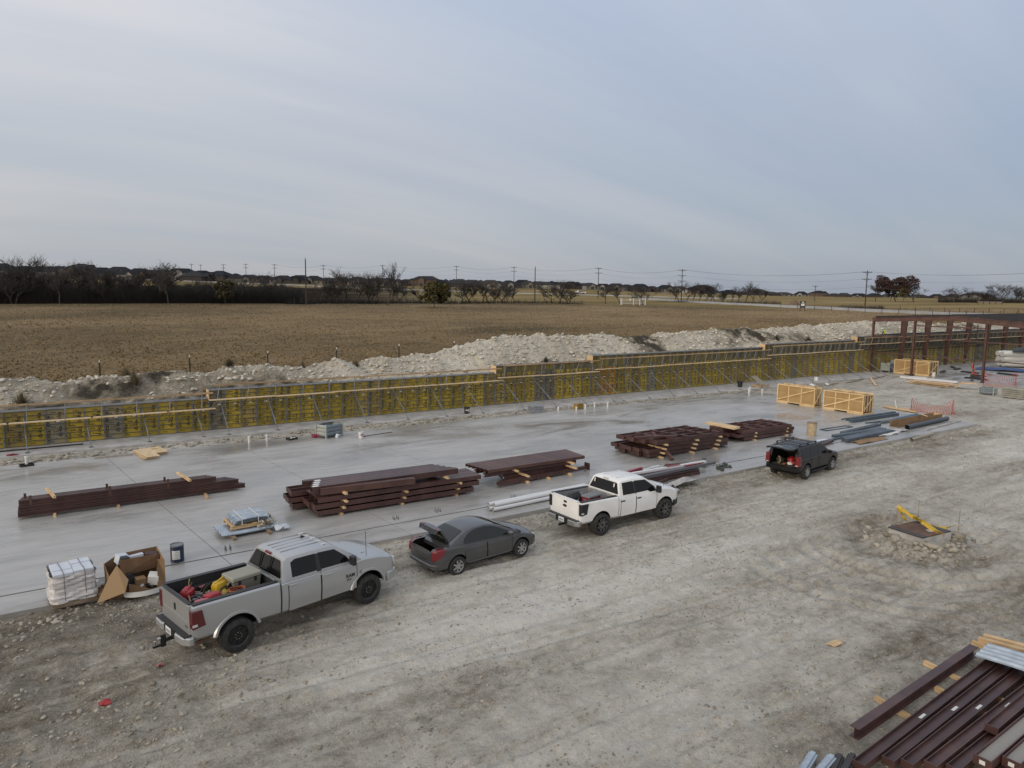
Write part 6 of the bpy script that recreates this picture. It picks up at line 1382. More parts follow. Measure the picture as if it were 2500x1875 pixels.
# ------------------------------------------------------------------ around the steel frame
for i in range(9):
    a = rs.uniform(-.08, .08); y = 37.6+rs.uniform(-.6, .6); x = 78.3+.22*(i % 4)
    beam('box', (x, y+1.9, .05+.09*(i//2)), (x+a*8, y-2.1, .05+.09*(i//2)), .28, .05, M_wood, 'board in the loose lumber pile before the steel frame', 'lumber pile boards', 'lumber_board', 'board')
for i, (x, y0, y1, w_) in enumerate(((82.4, 42.6, 36.6, .5), (83.2, 42.0, 40.2, .5))): beam('box', (x, y0, .05), (x+.2, y1, .10), w_, .22, M_pvc, 'white foam board in front of the steel frame, %s' % ('long piece', 'short piece')[i], None, 'foam_board', 'foam board')
t = thing('form_box', 'trapezoid wooden form lying before the steel frame', 'wooden form', (78.3, 34.9, 0), R(-60))
for k, (a, b) in enumerate((((0, 0, 0), (.55, 0, .55)), ((.55, 0, .55), (1.9, 0, .55)), ((1.9, 0, .55), (2.45, 0, 0)))):
    for y in (0, .35, .7): mb = MB(); mb.bar((a[0], y, a[2]+.03), (b[0], y, b[2]+.03), .30, .05, 0, (0, 0, 1) if k == 1 else (0, 1, 0)) if k == 1 else mb.bar((a[0], y, a[2]+.03), (b[0], y, b[2]+.03), .05, .30, 0, (0, 1, 0)); mb.build('form_plank', [M_wood], t)
t = thing('pallet_rack', 'long grey green stack of steel panels at the right edge', 'steel stack', (75.2, 29.4, 0), R(-94))
for k in range(5):
    mb = MB(); corrug(mb, 0, 5, -.1, 1.2, .12+.19*k, 9, .09, 0, 0, .06); mb.build('panel', [mat('weathered_panels', (.22, .22, .19), .7, c2=(.29, .29, .25), scale=2)], t)
for x in (.8, 4): mb = MB(); mb.bb(x, x+.1, -.1, 1.2, 0, .115); mb.build('bearer', [M_woodd], t)
t = thing('insulation_stack', 'stack of white wrapped insulation rolls with black plastic on top inside the frame', 'insulation', (107.5, 42.2, SZ), R(-40))
for k in range(3):
    for j in range(2):
        mb = MB(); rings = []
        for q in np.linspace(0, 1, 8):
            s_ = 1-.12*(2*q-1)**6; rings.append([(q*6-.4*k*.3, j*1.1+.55*math.cos(a)*s_, .42+.68*k+.38*math.sin(a)*s_) for a in np.linspace(0, 2*math.pi, 13)[:-1]])
        mb.loft(rings, 0); mb.build('insulation_roll', [M_wht], t)
rag('black_plastic', 'black plastic sheet over the white insulation rolls', 'plastic sheet', (109.8, 40.6, 2.15), 2.2, 1.5, .75, M_blkp, 61, .4); rag('blue_tarp', 'blue tarpaulin spread on the floor of the frame', 'tarp', (102.8, 40.4, SZ), 2.2, 2.6, .35, mat('tarp_blue', (.02, .06, .20), .5), 63, .2)
for i, (x, y, l_, rz) in enumerate(((93, 43, 2.2, .3), (95, 40.8, 2.4, 1.2), (92, 38.6, 1.6, 1.4), (90, 38, 1.6, .9), (88.2, 37.2, 2.4, 1.5), (98, 43.6, 2, .2), (97, 37.5, 2.6, 1.2), (100, 45, 2.2, .6))):
    mb = MB(); mb.bb(-l_/2, l_/2, -.22, .22, 0, .10); mb.bb(-l_/2+.2, l_/2-.1, -.12, .15, .10, .16); tag(mb.build('steel_offcut', [M_blk], None, (x, y, SZ), rz, bevel=.01), 'dark flat steel bundle lying on the floor inside the frame', 'steel bundle', 'bundles inside the frame')
t = thing('temporary_prop', 'dark prop with an orange strap standing in the frame opening', 'prop', (85.9, 36.6, SZ)); mb = MB(); mb.cyl((0, 0, 0), (.05, -.05, 6.2), .06, n=8); mb.box((0, 0, .02), (.4, .4, .04)); mb.build('tube', [M_blkp], t); mb = MB(); mb.tube([(0, 0, 2.0), (-.12, .1, 1.5), (.1, -.1, 1.2), (-.05, .05, .8), (.3, -.3, .75)], .08, 6); mb.build('strap', [mat('orange_strap', (.40, .06, .04), .6)], t)
for i, (x, y, s_) in enumerate(((66.5, 43.4, .3), (68.5, 43.0, .2))): rag('foam_scrap', ('white scrap on the dirt right of the left crate', 'smaller white scrap beyond it')[i], 'scrap', (x, y, .03), s_, s_, .3, M_wht, 70+i)
drum('drum', 'white drum lying by the formwork brace', (70.5, 45.6, .1), .22, .5, M_wht, M_blkp)
for i in range(3): beam('box', (66+6*i, 42.4+.6*i, .02), (71.5+6*i, 43.6+.6*i, .02), .10, .07, M_woodd, 'dark board lying on the dirt between crates and frame', 'boards on the dirt', 'dark_board', 'board')
beam('box', (73.0, 40.3, .02), (79.5, 44.6, .02), .2, .06, M_woodp, 'pale plank on the dirt before the frame', None, 'plank', 'plank')
t = thing('concrete_pallet', 'stacked form parts on a pallet where the wall steps up', 'pallet', (60.3, 45.0, .08), .1)
for k in range(5): mb = MB(); mb.bar((.2*k, 0, .3), (.2*k-.5, .9, 1.1), .10, .04); mb.build('form_part', [M_galv], t)
mb = MB(); mb.bb(-.4, 1.2, -.2, .8, 0, .28); mb.build('pallet_block', [M_woodd], t)

# ------------------------------------------------------------------ manhole
mh = thing('manhole', 'square concrete manhole covered with dark planks in the dirt', 'manhole', (27.32, 12.95, .19), R(-6))
for bb in ((-.85, .85, -.68, -.52, -.1, .27), (-.85, .85, .52, .68, -.1, .27), (-.85, -.70, -.519, .519, -.1, .27), (.70, .85, -.519, .519, -.1, .27)): mb = MB(); mb.bb(*bb); mb.build('collar_wall', [M_conc], mh)
for k in range(6):
    mb = MB(); mb.bb(-.88+.29*k, -.60+.29*k, -.66, .70, .275+.004*(k % 2), .31+.004*(k % 2)); mb.build('cover_plank', [M_blk if k in (0, 5) else mat('stained_plank', (.085, .045, .028), .8, c2=(.12, .07, .045), scale=3)], mh)
P_, S_ = [], []
for i in range(420):
    a = rg.uniform(0, 6.28); d = 1.0+abs(rg.normal(0, .55)); x_, y_ = 27.35+1.2*d*math.cos(a), 12.9+.95*d*math.sin(a); s1 = .03+.13*rg.uniform(0, 1)**3; P_.append((x_, y_, float(dirt_z(np.array([x_]), np.array([y_]))[0])+s1*.2)); S_.append(s1)
for x_, y_, s1 in ((26.3, 13.3, .26), (26.0, 13.0, .20), (26.45, 12.1, .30), (26.6, 11.9, .2), (28.6, 12.1, .22)): P_.append((x_, y_, float(dirt_z(np.array([x_]), np.array([y_]))[0])+.08)); S_.append(s1)
stuff(rocks('rubble', P_, S_, M_rockd, .8, 17), 'broken rock heaped round the manhole', 'rubble')
M_tape = mat('yellow_tape', (.46, .30, .015), .45)
stk = []
for i, (x, y, h, lx) in enumerate(((27.55, 14.0, .95, .22), (28.75, 13.75, 1.15, 0), (29.25, 12.45, 1.05, .0))):
    mb = MB(); mb.cyl((0, 0, -.1), (lx*.3, 0, h), .012, n=6); z0 = float(dirt_z(np.array([x]), np.array([y]))[0]); stk.append((x+lx*.3, y, z0+h)); tag(mb.build('rebar_stake', [M_woodd], None, (x, y, z0)), ('rebar stake behind the manhole carrying the yellow tape', 'tall bare rebar stake behind the manhole', 'rebar stake to the right of the manhole')[i], 'stake')
def ribbon(mb, pts, wd):
    P2 = [Vector(p_) for p_ in pts]
    for i in range(len(P2)-1):
        u0 = Vector((0, 0, 1)); mb.bar(P2[i], P2[i+1], .006, wd*(1+.3*math.sin(i*2)), 0, (math.sin(i), math.cos(i), .7))
t = thing('caution_tape', 'bunched yellow caution tape draped over the manhole', 'tape', (0, 0, 0)); s0 = stk[0]
for k in range(4):
    e1 = ((27.35, 12.35, .50), (27.6, 12.25, .45), (28.0, 13.3, .46), (29.1, 12.45, .42))[k]
    mb = MB(); ribbon(mb, [tuple(s0[j]+(e1[j]-s0[j])*q+(.05*math.sin(9*q+k+j)) - (.30*math.sin(math.pi*q) if j == 2 and k > 1 else 0) for j in range(3)) for q in np.linspace(.02, 1, 12)], .12); mb.build('tape_strand', [M_tape], t)

# ------------------------------------------------------------------ beams in the right foreground
GF = 'beams in the right foreground'
def fgb(kind, a, b, wd, h, label, m=None):
    return beam(kind, a, b, wd, h, m or M_red, label, GF)
gz = .16
fgb('ibeam', (13.45, 7.32, gz), (19.35, 7.62, gz), .20, .24, 'outermost maroon beam standing upright at the left of the foreground beams')
for i, (x0, y0, x1, y1) in enumerate(((12.60, 6.72, 19.3, 7.12), (13.20, 6.47, 20.0, 6.85), (13.42, 6.22, 20.6, 6.56), (13.75, 5.95, 21.5, 6.18), (14.0, 5.66, 22, 5.86), (14.4, 5.2, 22, 5.5))):
    fgb('tray', (x0, y0, gz), (x1, y1, gz), .23, .15, 'maroon beam lying on its side in the foreground row, %s from the left' % ('second', 'third', 'fourth', 'fifth', 'sixth', 'seventh')[i])
    o = col.objects[-1]; mb = MB(); mb.bb(2.6+.3*i, 2.85+.3*i, -.03, .03, .0855, .088); mb.build('paper_tag', [M_wht], o)
fgb('tray', (15.8, 5.75, gz+.16), (22, 6.0, gz+.16), .23, .15, 'maroon beam stacked on top of the foreground row')
M_pale = mat('pale_filled_beam', (.26, .245, .22), .8)
for i, (x0, y0) in enumerate(((14.45, 5.35), (14.85, 5.02), (15.2, 4.7))):
    o = fgb('tray', (x0, y0, gz+.17+.0*i), (22, y0+.2, gz+.17), .30, .18, ('boxed maroon beam with a dusty top at the bottom right corner', 'second boxed maroon beam at the bottom right corner', 'third boxed maroon beam in the bottom right corner')[i])
    mb = MB(); mb.bb(.1, 7, -.13, .13, .10, .12); mb.build('dust_layer', [M_pale], o); mb = MB(); mb.bb(-.03, -.022, -.05, .05, .05, .13); mb.build('paper_tag', [M_wht], o)
for i, (x, y0, y1) in enumerate(((18.0, 8.15, 5.0), (15.4, 7.95, 5.0), (20.2, 8.0, 5.0), (17.0, 7.4, 5.0), (14.2, 7.0, 4.9))): beam('box', (x, y0, .04), (x-.45, y1, .04), .11, .11, M_wood, 'timber bearer under the foreground beams', 'bearers under the foreground beams', 'timber_block', 'timber')
sh = thing('metal_sheet', 'short ribbed galvanised sheet laid over the foreground beams', 'metal sheet', (18.75, 7.35, .42), R(-85)); mb = MB(); corrug(mb, 0, 2.3, 0, .95, 0, 4, .05, 0, .06); o = mb.build('sheet', [M_deck], sh); o.rotation_euler.z = 0
for i, x in enumerate((20.3, 20.6)): timber((x, 7.9, .10), (x+.3, 6.4, .16), 'orange brown timber at the right edge beside the metal sheet', 'timbers at the right edge', .16)
for i, (x, y, rz, m_) in enumerate(((11.85, 7.35, .3, M_deck), (12.0, 7.1, .2, M_deck), (12.25, 7.0, .35, M_blk), (12.4, 6.85, .3, M_blk))):
    mb = MB(); mb.bb(-.5, .5, -.09, .09, 0, .10); mb.bb(-.5, .5, -.05, .05, .10, .14); tag(mb.build('steel_offcut', [m_], None, (x, y, .05+.05*(i % 2)), rz, bevel=.008), ('pale ribbed offcut at the bottom edge of the picture', 'second pale ribbed offcut at the bottom edge', 'dark offcut at the bottom edge', 'dark offcut nearest the beams at the bottom edge')[i], 'offcut', 'offcuts at the bottom edge')
rag('cloth', 'scrap of red cloth on the gravel behind the silver pickup', 'cloth', (.65, 17.15, .06), .12, .10, .10, M_rcan, 81); rag('plastic_scrap', 'tiny pink wrapper on the gravel near the pickup hitch', 'wrapper', (1.9, 18.3, .05), .07, .05, .06, M_pink, 83)
rag('cardboard_scrap', 'flat orange scrap on the dirt left of the foreground beams', 'scrap', (17.1, 10.0, .04), .22, .12, .02, M_wood, 85)

# ------------------------------------------------------------------ far things: houses, poles, trees
M_roofs = [mat('dark_shingle', (.016, .018, .023), .95, rnd=.3, spec=.1), mat('grey_shingle', (.030, .031, .035), .95, rnd=.3, spec=.1), mat('brown_shingle', (.040, .036, .035), .95, rnd=.3, spec=.1)]
M_walls = [mat('brick_wall', (.10, .072, .055), .9, rnd=.25), mat('stone_wall', (.17, .155, .135), .9, rnd=.2), mat('pale_wall', (.30, .285, .26), .9, rnd=.2), mat('dark_brick', (.045, .037, .034), .9, rnd=.2)]
M_win = mat('house_window', (.02, .024, .03), .15)
def house_proto(k):
    rr_ = random.Random(k); w_, d_, h = 14+rr_.random()*6, 11+rr_.random()*3, 2.7+(2.2 if k == 0 else 0)
    wall = MB(); wall.bb(-w_/2, w_/2, -d_/2, d_/2, -1, h); wm_ = wall
    gx = rr_.uniform(-w_*.3, w_*.25); gw = 4.5
    roof = MB(); o = .5; rh = 2.6+rr_.random()*1.0; r_ = w_/2-d_/2*.8
    V = [(-w_/2-o, -d_/2-o, h), (w_/2+o, -d_/2-o, h), (w_/2+o, d_/2+o, h), (-w_/2-o, d_/2+o, h), (-r_, 0, h+rh), (r_, 0, h+rh)]
    roof.add(V, [(0, 1, 5, 4), (1, 2, 5), (2, 3, 4, 5), (3, 0, 4), (3, 2, 1, 0)])
    gab = MB(); gab.prism([(-gw/2, -1), (gw/2, -1), (gw/2, h+.2), (0, h+1.9), (-gw/2, h+.2)], lambda x, z, t: (gx+x, t, z), -d_/2-1.2, -d_/2+.5)
    groof = MB()
    for sg in (-1, 1): groof.prism([(0, h+2.02), (sg*(gw/2+.4), h+.02), (sg*(gw/2+.4), h+.2), (0, h+2.22)], lambda x, z, t: (gx+x, t, z), -d_/2-1.5, -d_/2+2.5)
    win = []
    for x in (-w_*.38, -w_*.2, w_*.05, w_*.33):
        if abs(x-gx) > gw/2+.6:
            m_ = MB(); m_.bb(x-.6, x+.6, -d_/2-.05, -d_/2+.02, .9, 2.4); win.append(m_.mesh('window', [M_win]))
            if h > 4: m_ = MB(); m_.bb(x-.6, x+.6, -d_/2-.05, -d_/2+.02, 3.5, 4.9); win.append(m_.mesh('window', [M_win]))
    m_ = MB(); m_.bb(gx-1.2, gx+1.2, -d_/2-1.25, -d_/2-1.19, .0, 2.3); win.append(m_.mesh('window', [M_win]))
    return wall.mesh('wall', [M_walls[0]]), roof.mesh('roof', [M_roofs[0]]), gab.mesh('gable', [M_walls[2]]), groof.mesh('gable_roof', [M_roofs[0]]), win
protos = [house_proto(k) for k in range(6)]
vmesh = {}
def mv(me, m_):
    k = (me.name, m_.name)
    if k not in vmesh: c = me.copy(); c.materials[0] = m_; vmesh[k] = c
    return vmesh[k]
hr = random.Random(21)
def house(u, D, label, group, sc_=1.0, dz=0):
    x, y, z = spot(u, D, dz); wl, rf, gb, gr, wn = protos[hr.randrange(6)]
    t = thing('house', label, 'house', (x, y, z), YAW-math.pi/2+hr.choice((0, 0, .3, -.35, math.pi/2+.1)), group); t.scale = (sc_, sc_, sc_*hr.uniform(.92, 1.08))
    rm = hr.choice(M_roofs[:2] if u < 900 else M_roofs); wm_ = hr.choice((M_walls[0], M_walls[3], M_walls[3], M_walls[1])) if hr.random() < .9 else M_walls[2]
    ob('wall', mv(wl, wm_), t); r_ = ob('roof', mv(rf, rm), t); ob('gable_roof', mv(gr, rm), r_); ob('gable', mv(gb, hr.choice((M_walls[2], M_walls[0], wm_, wm_, wm_, wm_, wm_, wm_))), t)
    for w_ in wn: ob('window', w_, t)
u = -60
while u < 520:
    house(u, 462+hr.uniform(-6, 6), 'dark roofed house in the front row on the left rise', 'houses on the left rise'); u += hr.uniform(30, 46)
u = -40
while u < 560:
    house(u, 495+hr.uniform(-6, 6), 'dark roofed house in the second row on the left rise', 'houses on the left rise', 1.05, 1.8); u += hr.uniform(36, 60)
u = 540
while u < 1340:
    D = 490+(u-540)*.11; house(u, D+hr.uniform(-8, 8), 'low roofed house in the row behind the poles', 'houses behind the poles'); u += hr.uniform(30, 48)
u = 560
while u < 1400:
    D = 540+(u-540)*.12; house(u, D+hr.uniform(-8, 8), 'low roofed house in the back row behind the poles', 'houses behind the poles', 1.05, .8); u += hr.uniform(32, 52)
u = 1345
while u < 1740:
    house(u, 640+(u-1345)*.35+hr.uniform(-10, 10), 'small house in the distant row right of centre', 'distant houses right of centre', 1.15, .5); u += hr.uniform(22, 36)
u = 1740
while u < 2420:
    house(u, 860+hr.uniform(-20, 60), 'tiny roof of a house on the horizon at the right', 'houses on the right horizon', 1.15, -1.2-(u > 2000)*.4); u += hr.uniform(22, 44)

# utility poles and wires
M_pole = mat('creosote_pole', (.035, .030, .027), .9); M_wire = mat('wire', (.05, .05, .055), .6)
tops = {}
def pole(u, D, ytop, arms, label):
    x, y, z = spot(u, D); h = zpx(u, ytop, D)-z
    t = thing('utility_pole', label, 'utility pole', (x, y, z), YAW-math.pi/2+.15, 'utility poles'); mb = MB(); mb.cyl((0, 0, -.5), (0, 0, h), .17, .11, n=8); mb.build('pole_shaft', [M_pole], t)
    for k in range(arms):
        za = h-.5-1.9*k; mb = MB(); mb.bar((-1.5, .15, za), (1.5, .15, za), .12, .14); am = mb.build('crossarm', [M_pole], t)
        for q in (-1.35, -.6, .6, 1.35): mb = MB(); mb.cyl((q, .15, za+.07), (q, .15, za+.3), .05, n=6); mb.build('insulator', [M_gsteel], am)
        mb = MB(); mb.bar((-.8, .1, za), (0, .1, za-.7), .05, .05); mb.bar((.8, .1, za), (0, .1, za-.7), .05, .05); mb.build('arm_brace', [M_pole], am)
    if not arms: mb = MB(); mb.cyl((0, 0, h), (0, 0, h+.35), .05, n=6); mb.build('pole_cap', [M_gsteel], t)
    tops[u] = (x, y, z+h)
PL = [(474, 430, 645, 1, 'utility pole leftmost of the small ones before the houses'), (496, 445, 647, 1, 'second small utility pole before the left houses'), (551, 430, 646, 2, 'third small utility pole before the left houses'), (605, 425, 645, 2, 'fourth small utility pole before the left houses'), (674, 420, 646, 2, 'utility pole just left of the tall bare pole'), (792, 415, 648, 2, 'utility pole right of the tall bare pole'), (935, 405, 648, 1, 'utility pole behind the leaning bare tree'), (1113, 395, 650, 2, 'utility pole left of centre with two crossarms'), (1252, 360, 652, 2, 'utility pole at the centre with two crossarms'), (1456, 300, 654, 2, 'utility pole near the white truck'), (1658, 255, 658, 3, 'utility pole above the hedge right of the gate'), (2104, 200, 662, 2, 'utility pole left of the dark red tree')]
for p_ in PL: pole(*p_)
pole(749, 165, 634, 0, 'tall bare pole without crossarms at the back of the field'); pole(1303, 205, 654, 0, 'thin bare pole without crossarms at the centre'); pole(1981, 330, 697, 1, 'short pole at the right before the meadow')
line = [tops[q[0]] for q in PL[4:]] + [(*far(2700, 170), tops[2104][2]+1.0)]
wr_ = thing('power_lines', 'thin power lines strung between the utility poles', 'power lines', (0, 0, 0))
for off, dz in ((-1.3, -.3), (1.3, -.3), (0, -2.3), (0, -4.6)):
    mb = MB()
    for a, b in zip(line[:-1], line[1:]):
        pts = [(a[0]+(b[0]-a[0])*q+off*CY, a[1]+(b[1]-a[1])*q-off*SY*0, a[2]+(b[2]-a[2])*q+dz-1.6*4*q*(1-q)) for q in np.linspace(0, 1, 9)]
        mb.tube(pts, .022, 3)
    mb.build('wire', [M_wire], wr_, fix=False)

# trees
M_bark = mat('dark_bark', (.040, .034, .030), .95, c2=(.065, .056, .048), scale=2); M_twig = mat('twigs', (.046, .041, .038), .95, rnd=.25)
M_twig2 = mat('pale_twigs', (.085, .076, .066), .95, rnd=.2)
def tree_meshes(seed, h, spread=.55, levels=5, lean=0, twigs=(5, 4)):
    rt_ = random.Random(seed); T_, W_ = MB(), MB()
    def seg(mb, a, b, r0, r1):
        d = (b-a); 
        if d.length < 1e-4: return
        q = d.orthogonal().normalized(); p_ = d.normalized().cross(q); o = len(mb.v)
        for c, r_ in ((a, r0), (b, r1)):
            for i in range(3): t = i*2.0944; v = c+(q*math.cos(t)+p_*math.sin(t))*r_; mb.v.append(tuple(v))
        mb.f += [[o+i, o+(i+1) % 3, o+3+(i+1) % 3, o+3+i] for i in range(3)]; mb.m += [0]*3; mb.sm += [False]*3
    def grow(p_, d, ln, r_, lv):
        n_ = 3; mb = T_ if lv < 2 else W_; pts = [p_]; dd = d.copy()
        for i in range(n_):
            dd = (dd+Vector((rt_.uniform(-.25, .25), rt_.uniform(-.25, .25), rt_.uniform(-.05, .16)))).normalized(); q = pts[-1]+dd*ln/n_
            seg(mb, pts[-1], q, r_*(1-.25*i), r_*(1-.25*(i+1))); pts.append(q)
        if lv >= levels: return
        nb = rt_.randint(4, 5) if lv == 0 else rt_.randint(3, twigs[0] if lv < 3 else twigs[1])
        for k in range(nb):
            t = rt_.uniform(.3 if lv == 0 else .2, 1.0); i = min(int(t*n_), n_-1); base = pts[i].lerp(pts[i+1], t*n_-i)
            a = rt_.uniform(0, 6.28); sp_ = spread*rt_.uniform(.6, 1.4); nd = (dd+Vector((math.cos(a), math.sin(a), .12))*sp_*1.3).normalized()
            grow(base, nd, ln*rt_.uniform(.55, .8), r_*.61, lv+1)
    nst = 1 if seed % 3 else 2
    for s_ in range(nst): grow(Vector((s_*.4, 0, -.3)), Vector((lean+.25*(s_-.5)*(nst-1), .05, 1)).normalized(), h*.42, max(h*.019, .05), 0)
    zmax = max(v[2] for v in W_.v); k = h/zmax
    for mb in (T_, W_): mb.v = [(v[0]*k, v[1]*k, v[2]*k) for v in mb.v]
    return T_.mesh('trunk', [M_bark], fix=False), W_.mesh('crown', [M_twig], fix=False)
TP = [tree_meshes(s_, 9, .6) for s_ in (1, 2, 3, 4, 5)] + [tree_meshes(8, 9, .9), tree_meshes(11, 9, .4, lean=.45)]
TP2 = [(a, mv(b, M_twig2)) for a, b in TP]
tr = random.Random(9)
def tree(u, D, ytop, k, label, group, wide=1.0, pale=False):
    x, y, z = spot(u, D); h = max(zpx(u, ytop, D)-z, 1.0); s_ = h/9
    t = thing('bare_tree', label, 'tree', (x, y, z), tr.random()*6.28 if k != 6 else YAW-1.57, group); t.scale = (s_*wide, s_*wide, s_)
    a, b = (TP2 if pale else TP)[k]; ob('trunk', a, t); ob('crown', b, t)
LT = 'bare tree in the row behind the grass field'; LG = 'bare trees along the field'
for u, yt, k, wd in ((-30, 640, 0, 1.2), (12, 645, 1, 1.2), (41, 626, 2, 1.1), (86, 618, 3, 1.0), (118, 634, 4, 1.1), (150, 650, 0, 1.2), (190, 655, 5, 1.2), (231, 630, 1, 1.1), (262, 645, 2, 1), (300, 655, 3, 1.2), (345, 640, 5, 1.1), (385, 634, 4, 1.3), (415, 650, 0, 1.1), (470, 672, 2, 1.2), (520, 680, 1, 1.2), (585, 670, 3, 1.2), (649, 660, 0, 1.3), (780, 686, 1, 1.2), (852, 646, 5, 1.2), (905, 652, 2, 1.0), (925, 665, 4, 1.1), (995, 684, 0, 1.3), (1102, 690, 1, 1.2), (1144, 686, 3, 1.3), (1178, 680, 4, 1.3), (1205, 690, 2, 1.1), (1239, 686, 5, 1.2), (1330, 682, 0, 1.3), (1363, 680, 3, 1.3)):
    tree(u, iD1(u)+3+tr.uniform(-2, 5), yt, k, LT, LG, wd)
for u, yt, k in ((-5, 652, 3), (60, 648, 5), (104, 655, 1), (135, 645, 2), (170, 662, 4), (212, 650, 0), (247, 640, 5), (282, 660, 1), (322, 655, 2), (362, 648, 3), (400, 640, 1), (440, 668, 5), (498, 678, 0), (620, 672, 4), (690, 684, 3), (720, 690, 2), (835, 668, 1), (872, 660, 3)): tree(u, iD1(u)+8+tr.uniform(0, 12), yt, k, 'bare tree at the back of the left tree row', LG, 1.25)
for u, yt, k in ((812, 676, 2), (888, 668, 5), (958, 676, 0), (978, 690, 3), (1022, 690, 4), (1085, 696, 2), (1125, 692, 5), (1160, 690, 0), (1192, 688, 1), (1222, 694, 3), (1255, 696, 4), (1345, 690, 5), (1385, 694, 2)): tree(u, iD1(u)+2+tr.uniform(0, 6), yt, k, 'bare round crowned tree right of the tall bare pole', LG, 1.7)
tree(944, 168, 636, 6, 'tall bare tree leaning to the right behind the field', LG, .9)
for u, yt in ((1475, 694), (1512, 692), (1566, 690)): tree(u, 212, yt, tr.choice((0, 3, 5)), 'dense round bare bush beside the white gate', 'bushes by the gate', 1.9)
for u in (1640, 1652, 1668, 1684, 1700, 1716, 1730, 1742, 1760, 1778, 1796, 1812, 1830, 1848): tree(u, 262+tr.uniform(-8, 8), tr.uniform(684, 706), tr.choice((1, 2, 4, 6)), 'slim bare tree in the hedge row right of the gate', 'hedge row trees', 1.3)
for u, D, yt, k, wd in ((2128, 345, 690, 0, 1.2), (2222, 338, 688, 5, 1.2), (2318, 330, 694, 5, 1.35), (2345, 335, 706, 0, 1.4), (2370, 335, 708, 1, 1.4), (2395, 332, 706, 2, 1.4), (2418, 335, 704, 4, 1.4), (2440, 325, 690, 3, 1.2), (2462, 330, 696, 0, 1.3), (2485, 325, 692, 5, 1.2), (2510, 330, 694, 2, 1.2), (2545, 330, 690, 1, 1.2)): tree(u, D, yt, k, 'bare grey tree at the back of the right meadow', 'trees of the right meadow', wd*1.2)
def leafy(u, D, ytop, wpx, label, mleaf, n_, seed, flat=.6, low=.35, pal=None):
    x, y, z = spot(u, D); h = zpx(u, ytop, D)-z; w_ = wpx*D/FPX; rl = np.random.default_rng(seed)
    t = thing('leafy_tree', label, 'tree', (x, y, z), .4); a, b = TP[5 if seed % 2 else 3]; o = ob('trunk', a, t); o.scale = (w_/9*.8, w_/9*.8, h/9*.85)
    blobs = [(rl.uniform(-.42, .42)*w_, rl.uniform(-.42, .42)*w_, h*(low+(1-low)*rl.uniform(.15, .88)), rl.uniform(.08, .15)*w_) for _ in range(60)]
    V = []; 
    for bx_, by_, bz_, br in blobs:
        bz_ = bz_ - h*.35*((bx_/w_*2)**2)*.6
        m_ = n_//60; d = rl.normal(size=(m_, 3)); d /= np.linalg.norm(d, axis=1)[:, None]; c = d*br*rl.uniform(.55, 1.05, (m_, 1))*np.array([1, 1, flat])+np.array([bx_, by_, bz_])
        s_ = rl.uniform(.16, .34, (m_, 1)); a1 = rl.normal(size=(m_, 3)); a1 /= np.linalg.norm(a1, axis=1)[:, None]; a2 = np.cross(a1, rl.normal(size=(m_, 3))); a2 /= np.linalg.norm(a2, axis=1)[:, None]
        V.append(np.stack([c-a1*s_, c+a2*s_*.8, c+a1*s_, c-a2*s_*.8], 1).reshape(-1, 3))
    V = np.concatenate(V); ob('crown', tri_mesh('crown', V, np.arange(len(V)).reshape(-1, 4), [mleaf]), t)
leafy(2178, 342, 673, 92, 'large dark red brown leafy tree in the right meadow', mat('red_brown_leaves', (.055, .020, .018), .8, c2=(.030, .018, .014), scale=.5), 14000, 1)
leafy(2195, 336, 700, 30, 'small green yellow tree under the dark red tree', mat('olive_leaves', (.09, .085, .025), .8), 2600, 4)
leafy(1061, 164, 682, 62, 'yellow green leafy tree in the row behind the field', mat('yellow_green_leaves', (.085, .068, .014), .8, c2=(.05, .05, .016), scale=.8), 6500, 3, .8, .2)
leafy(552, 158, 676, 40, 'faded yellow leafy bush in the dark tree row', mat('faded_leaves', (.055, .046, .02), .8), 2600, 6, .8, .2)
leafy(2165, 348, 690, 30, 'dark leafy shrub left of the red brown tree', mat('dark_shrub', (.03, .022, .018), .8), 1500, 8, .8, .2)
# brush along the field edge
def brush(name, u0, u1, dfun, hmin, hmax, n_, m_, label, seed):
    rb_ = np.random.default_rng(seed); uu_ = rb_.uniform(u0, u1, n_); V = []
    for u in uu_:
        d = dfun(u)+rb_.uniform(-4, 5); x, y, z = spot(u, d); h = rb_.uniform(hmin, hmax)
        for q in range(7):
            a = rb_.uniform(0, 6.28); r_ = rb_.uniform(.2, .9); w_ = rb_.uniform(.02, .05); tx, ty = x+r_*math.cos(a), y+r_*math.sin(a)
            V += [(x+.3*r_*math.cos(a)-w_, y-w_, z-.2), (x+.3*r_*math.cos(a)+w_, y+w_, z-.2), (tx, ty, z+h*rb_.uniform(.6, 1.1))]
    stuff(ob(name, tri_mesh(name, np.array(V), np.arange(len(V)).reshape(-1, 3), [m_])), label, 'brush')
M_brush = mat('dead_brush', (.040, .034, .028), .95)
brush('brush', -100, 740, lambda u: iD1(u)+6, .8, 4.6, 9000, M_brush, 'dark tangled brush under the left tree row', 1)
brush('brush', 700, 1420, lambda u: iD1(u)+3, .4, 1.5, 1500, M_brush, 'low dead brush along the back fence', 2)
brush('brush', 1600, 1900, lambda u: 262, .5, 2.2, 1100, mat('brown_brush', (.07, .05, .04), .95), 'brown brush under the hedge row', 3)
brush('brush', 2040, 2150, lambda u: 208, .4, 1.6, 350, mat('brown_brush', (.07, .05, .04)), 'brown weeds by the road', 4)
brush('brush', 2280, 2600, lambda u: 334, 1, 5.5, 1300, mat('grey_brush', (.06, .052, .045), .95), 'grey thicket under the right meadow trees', 5)

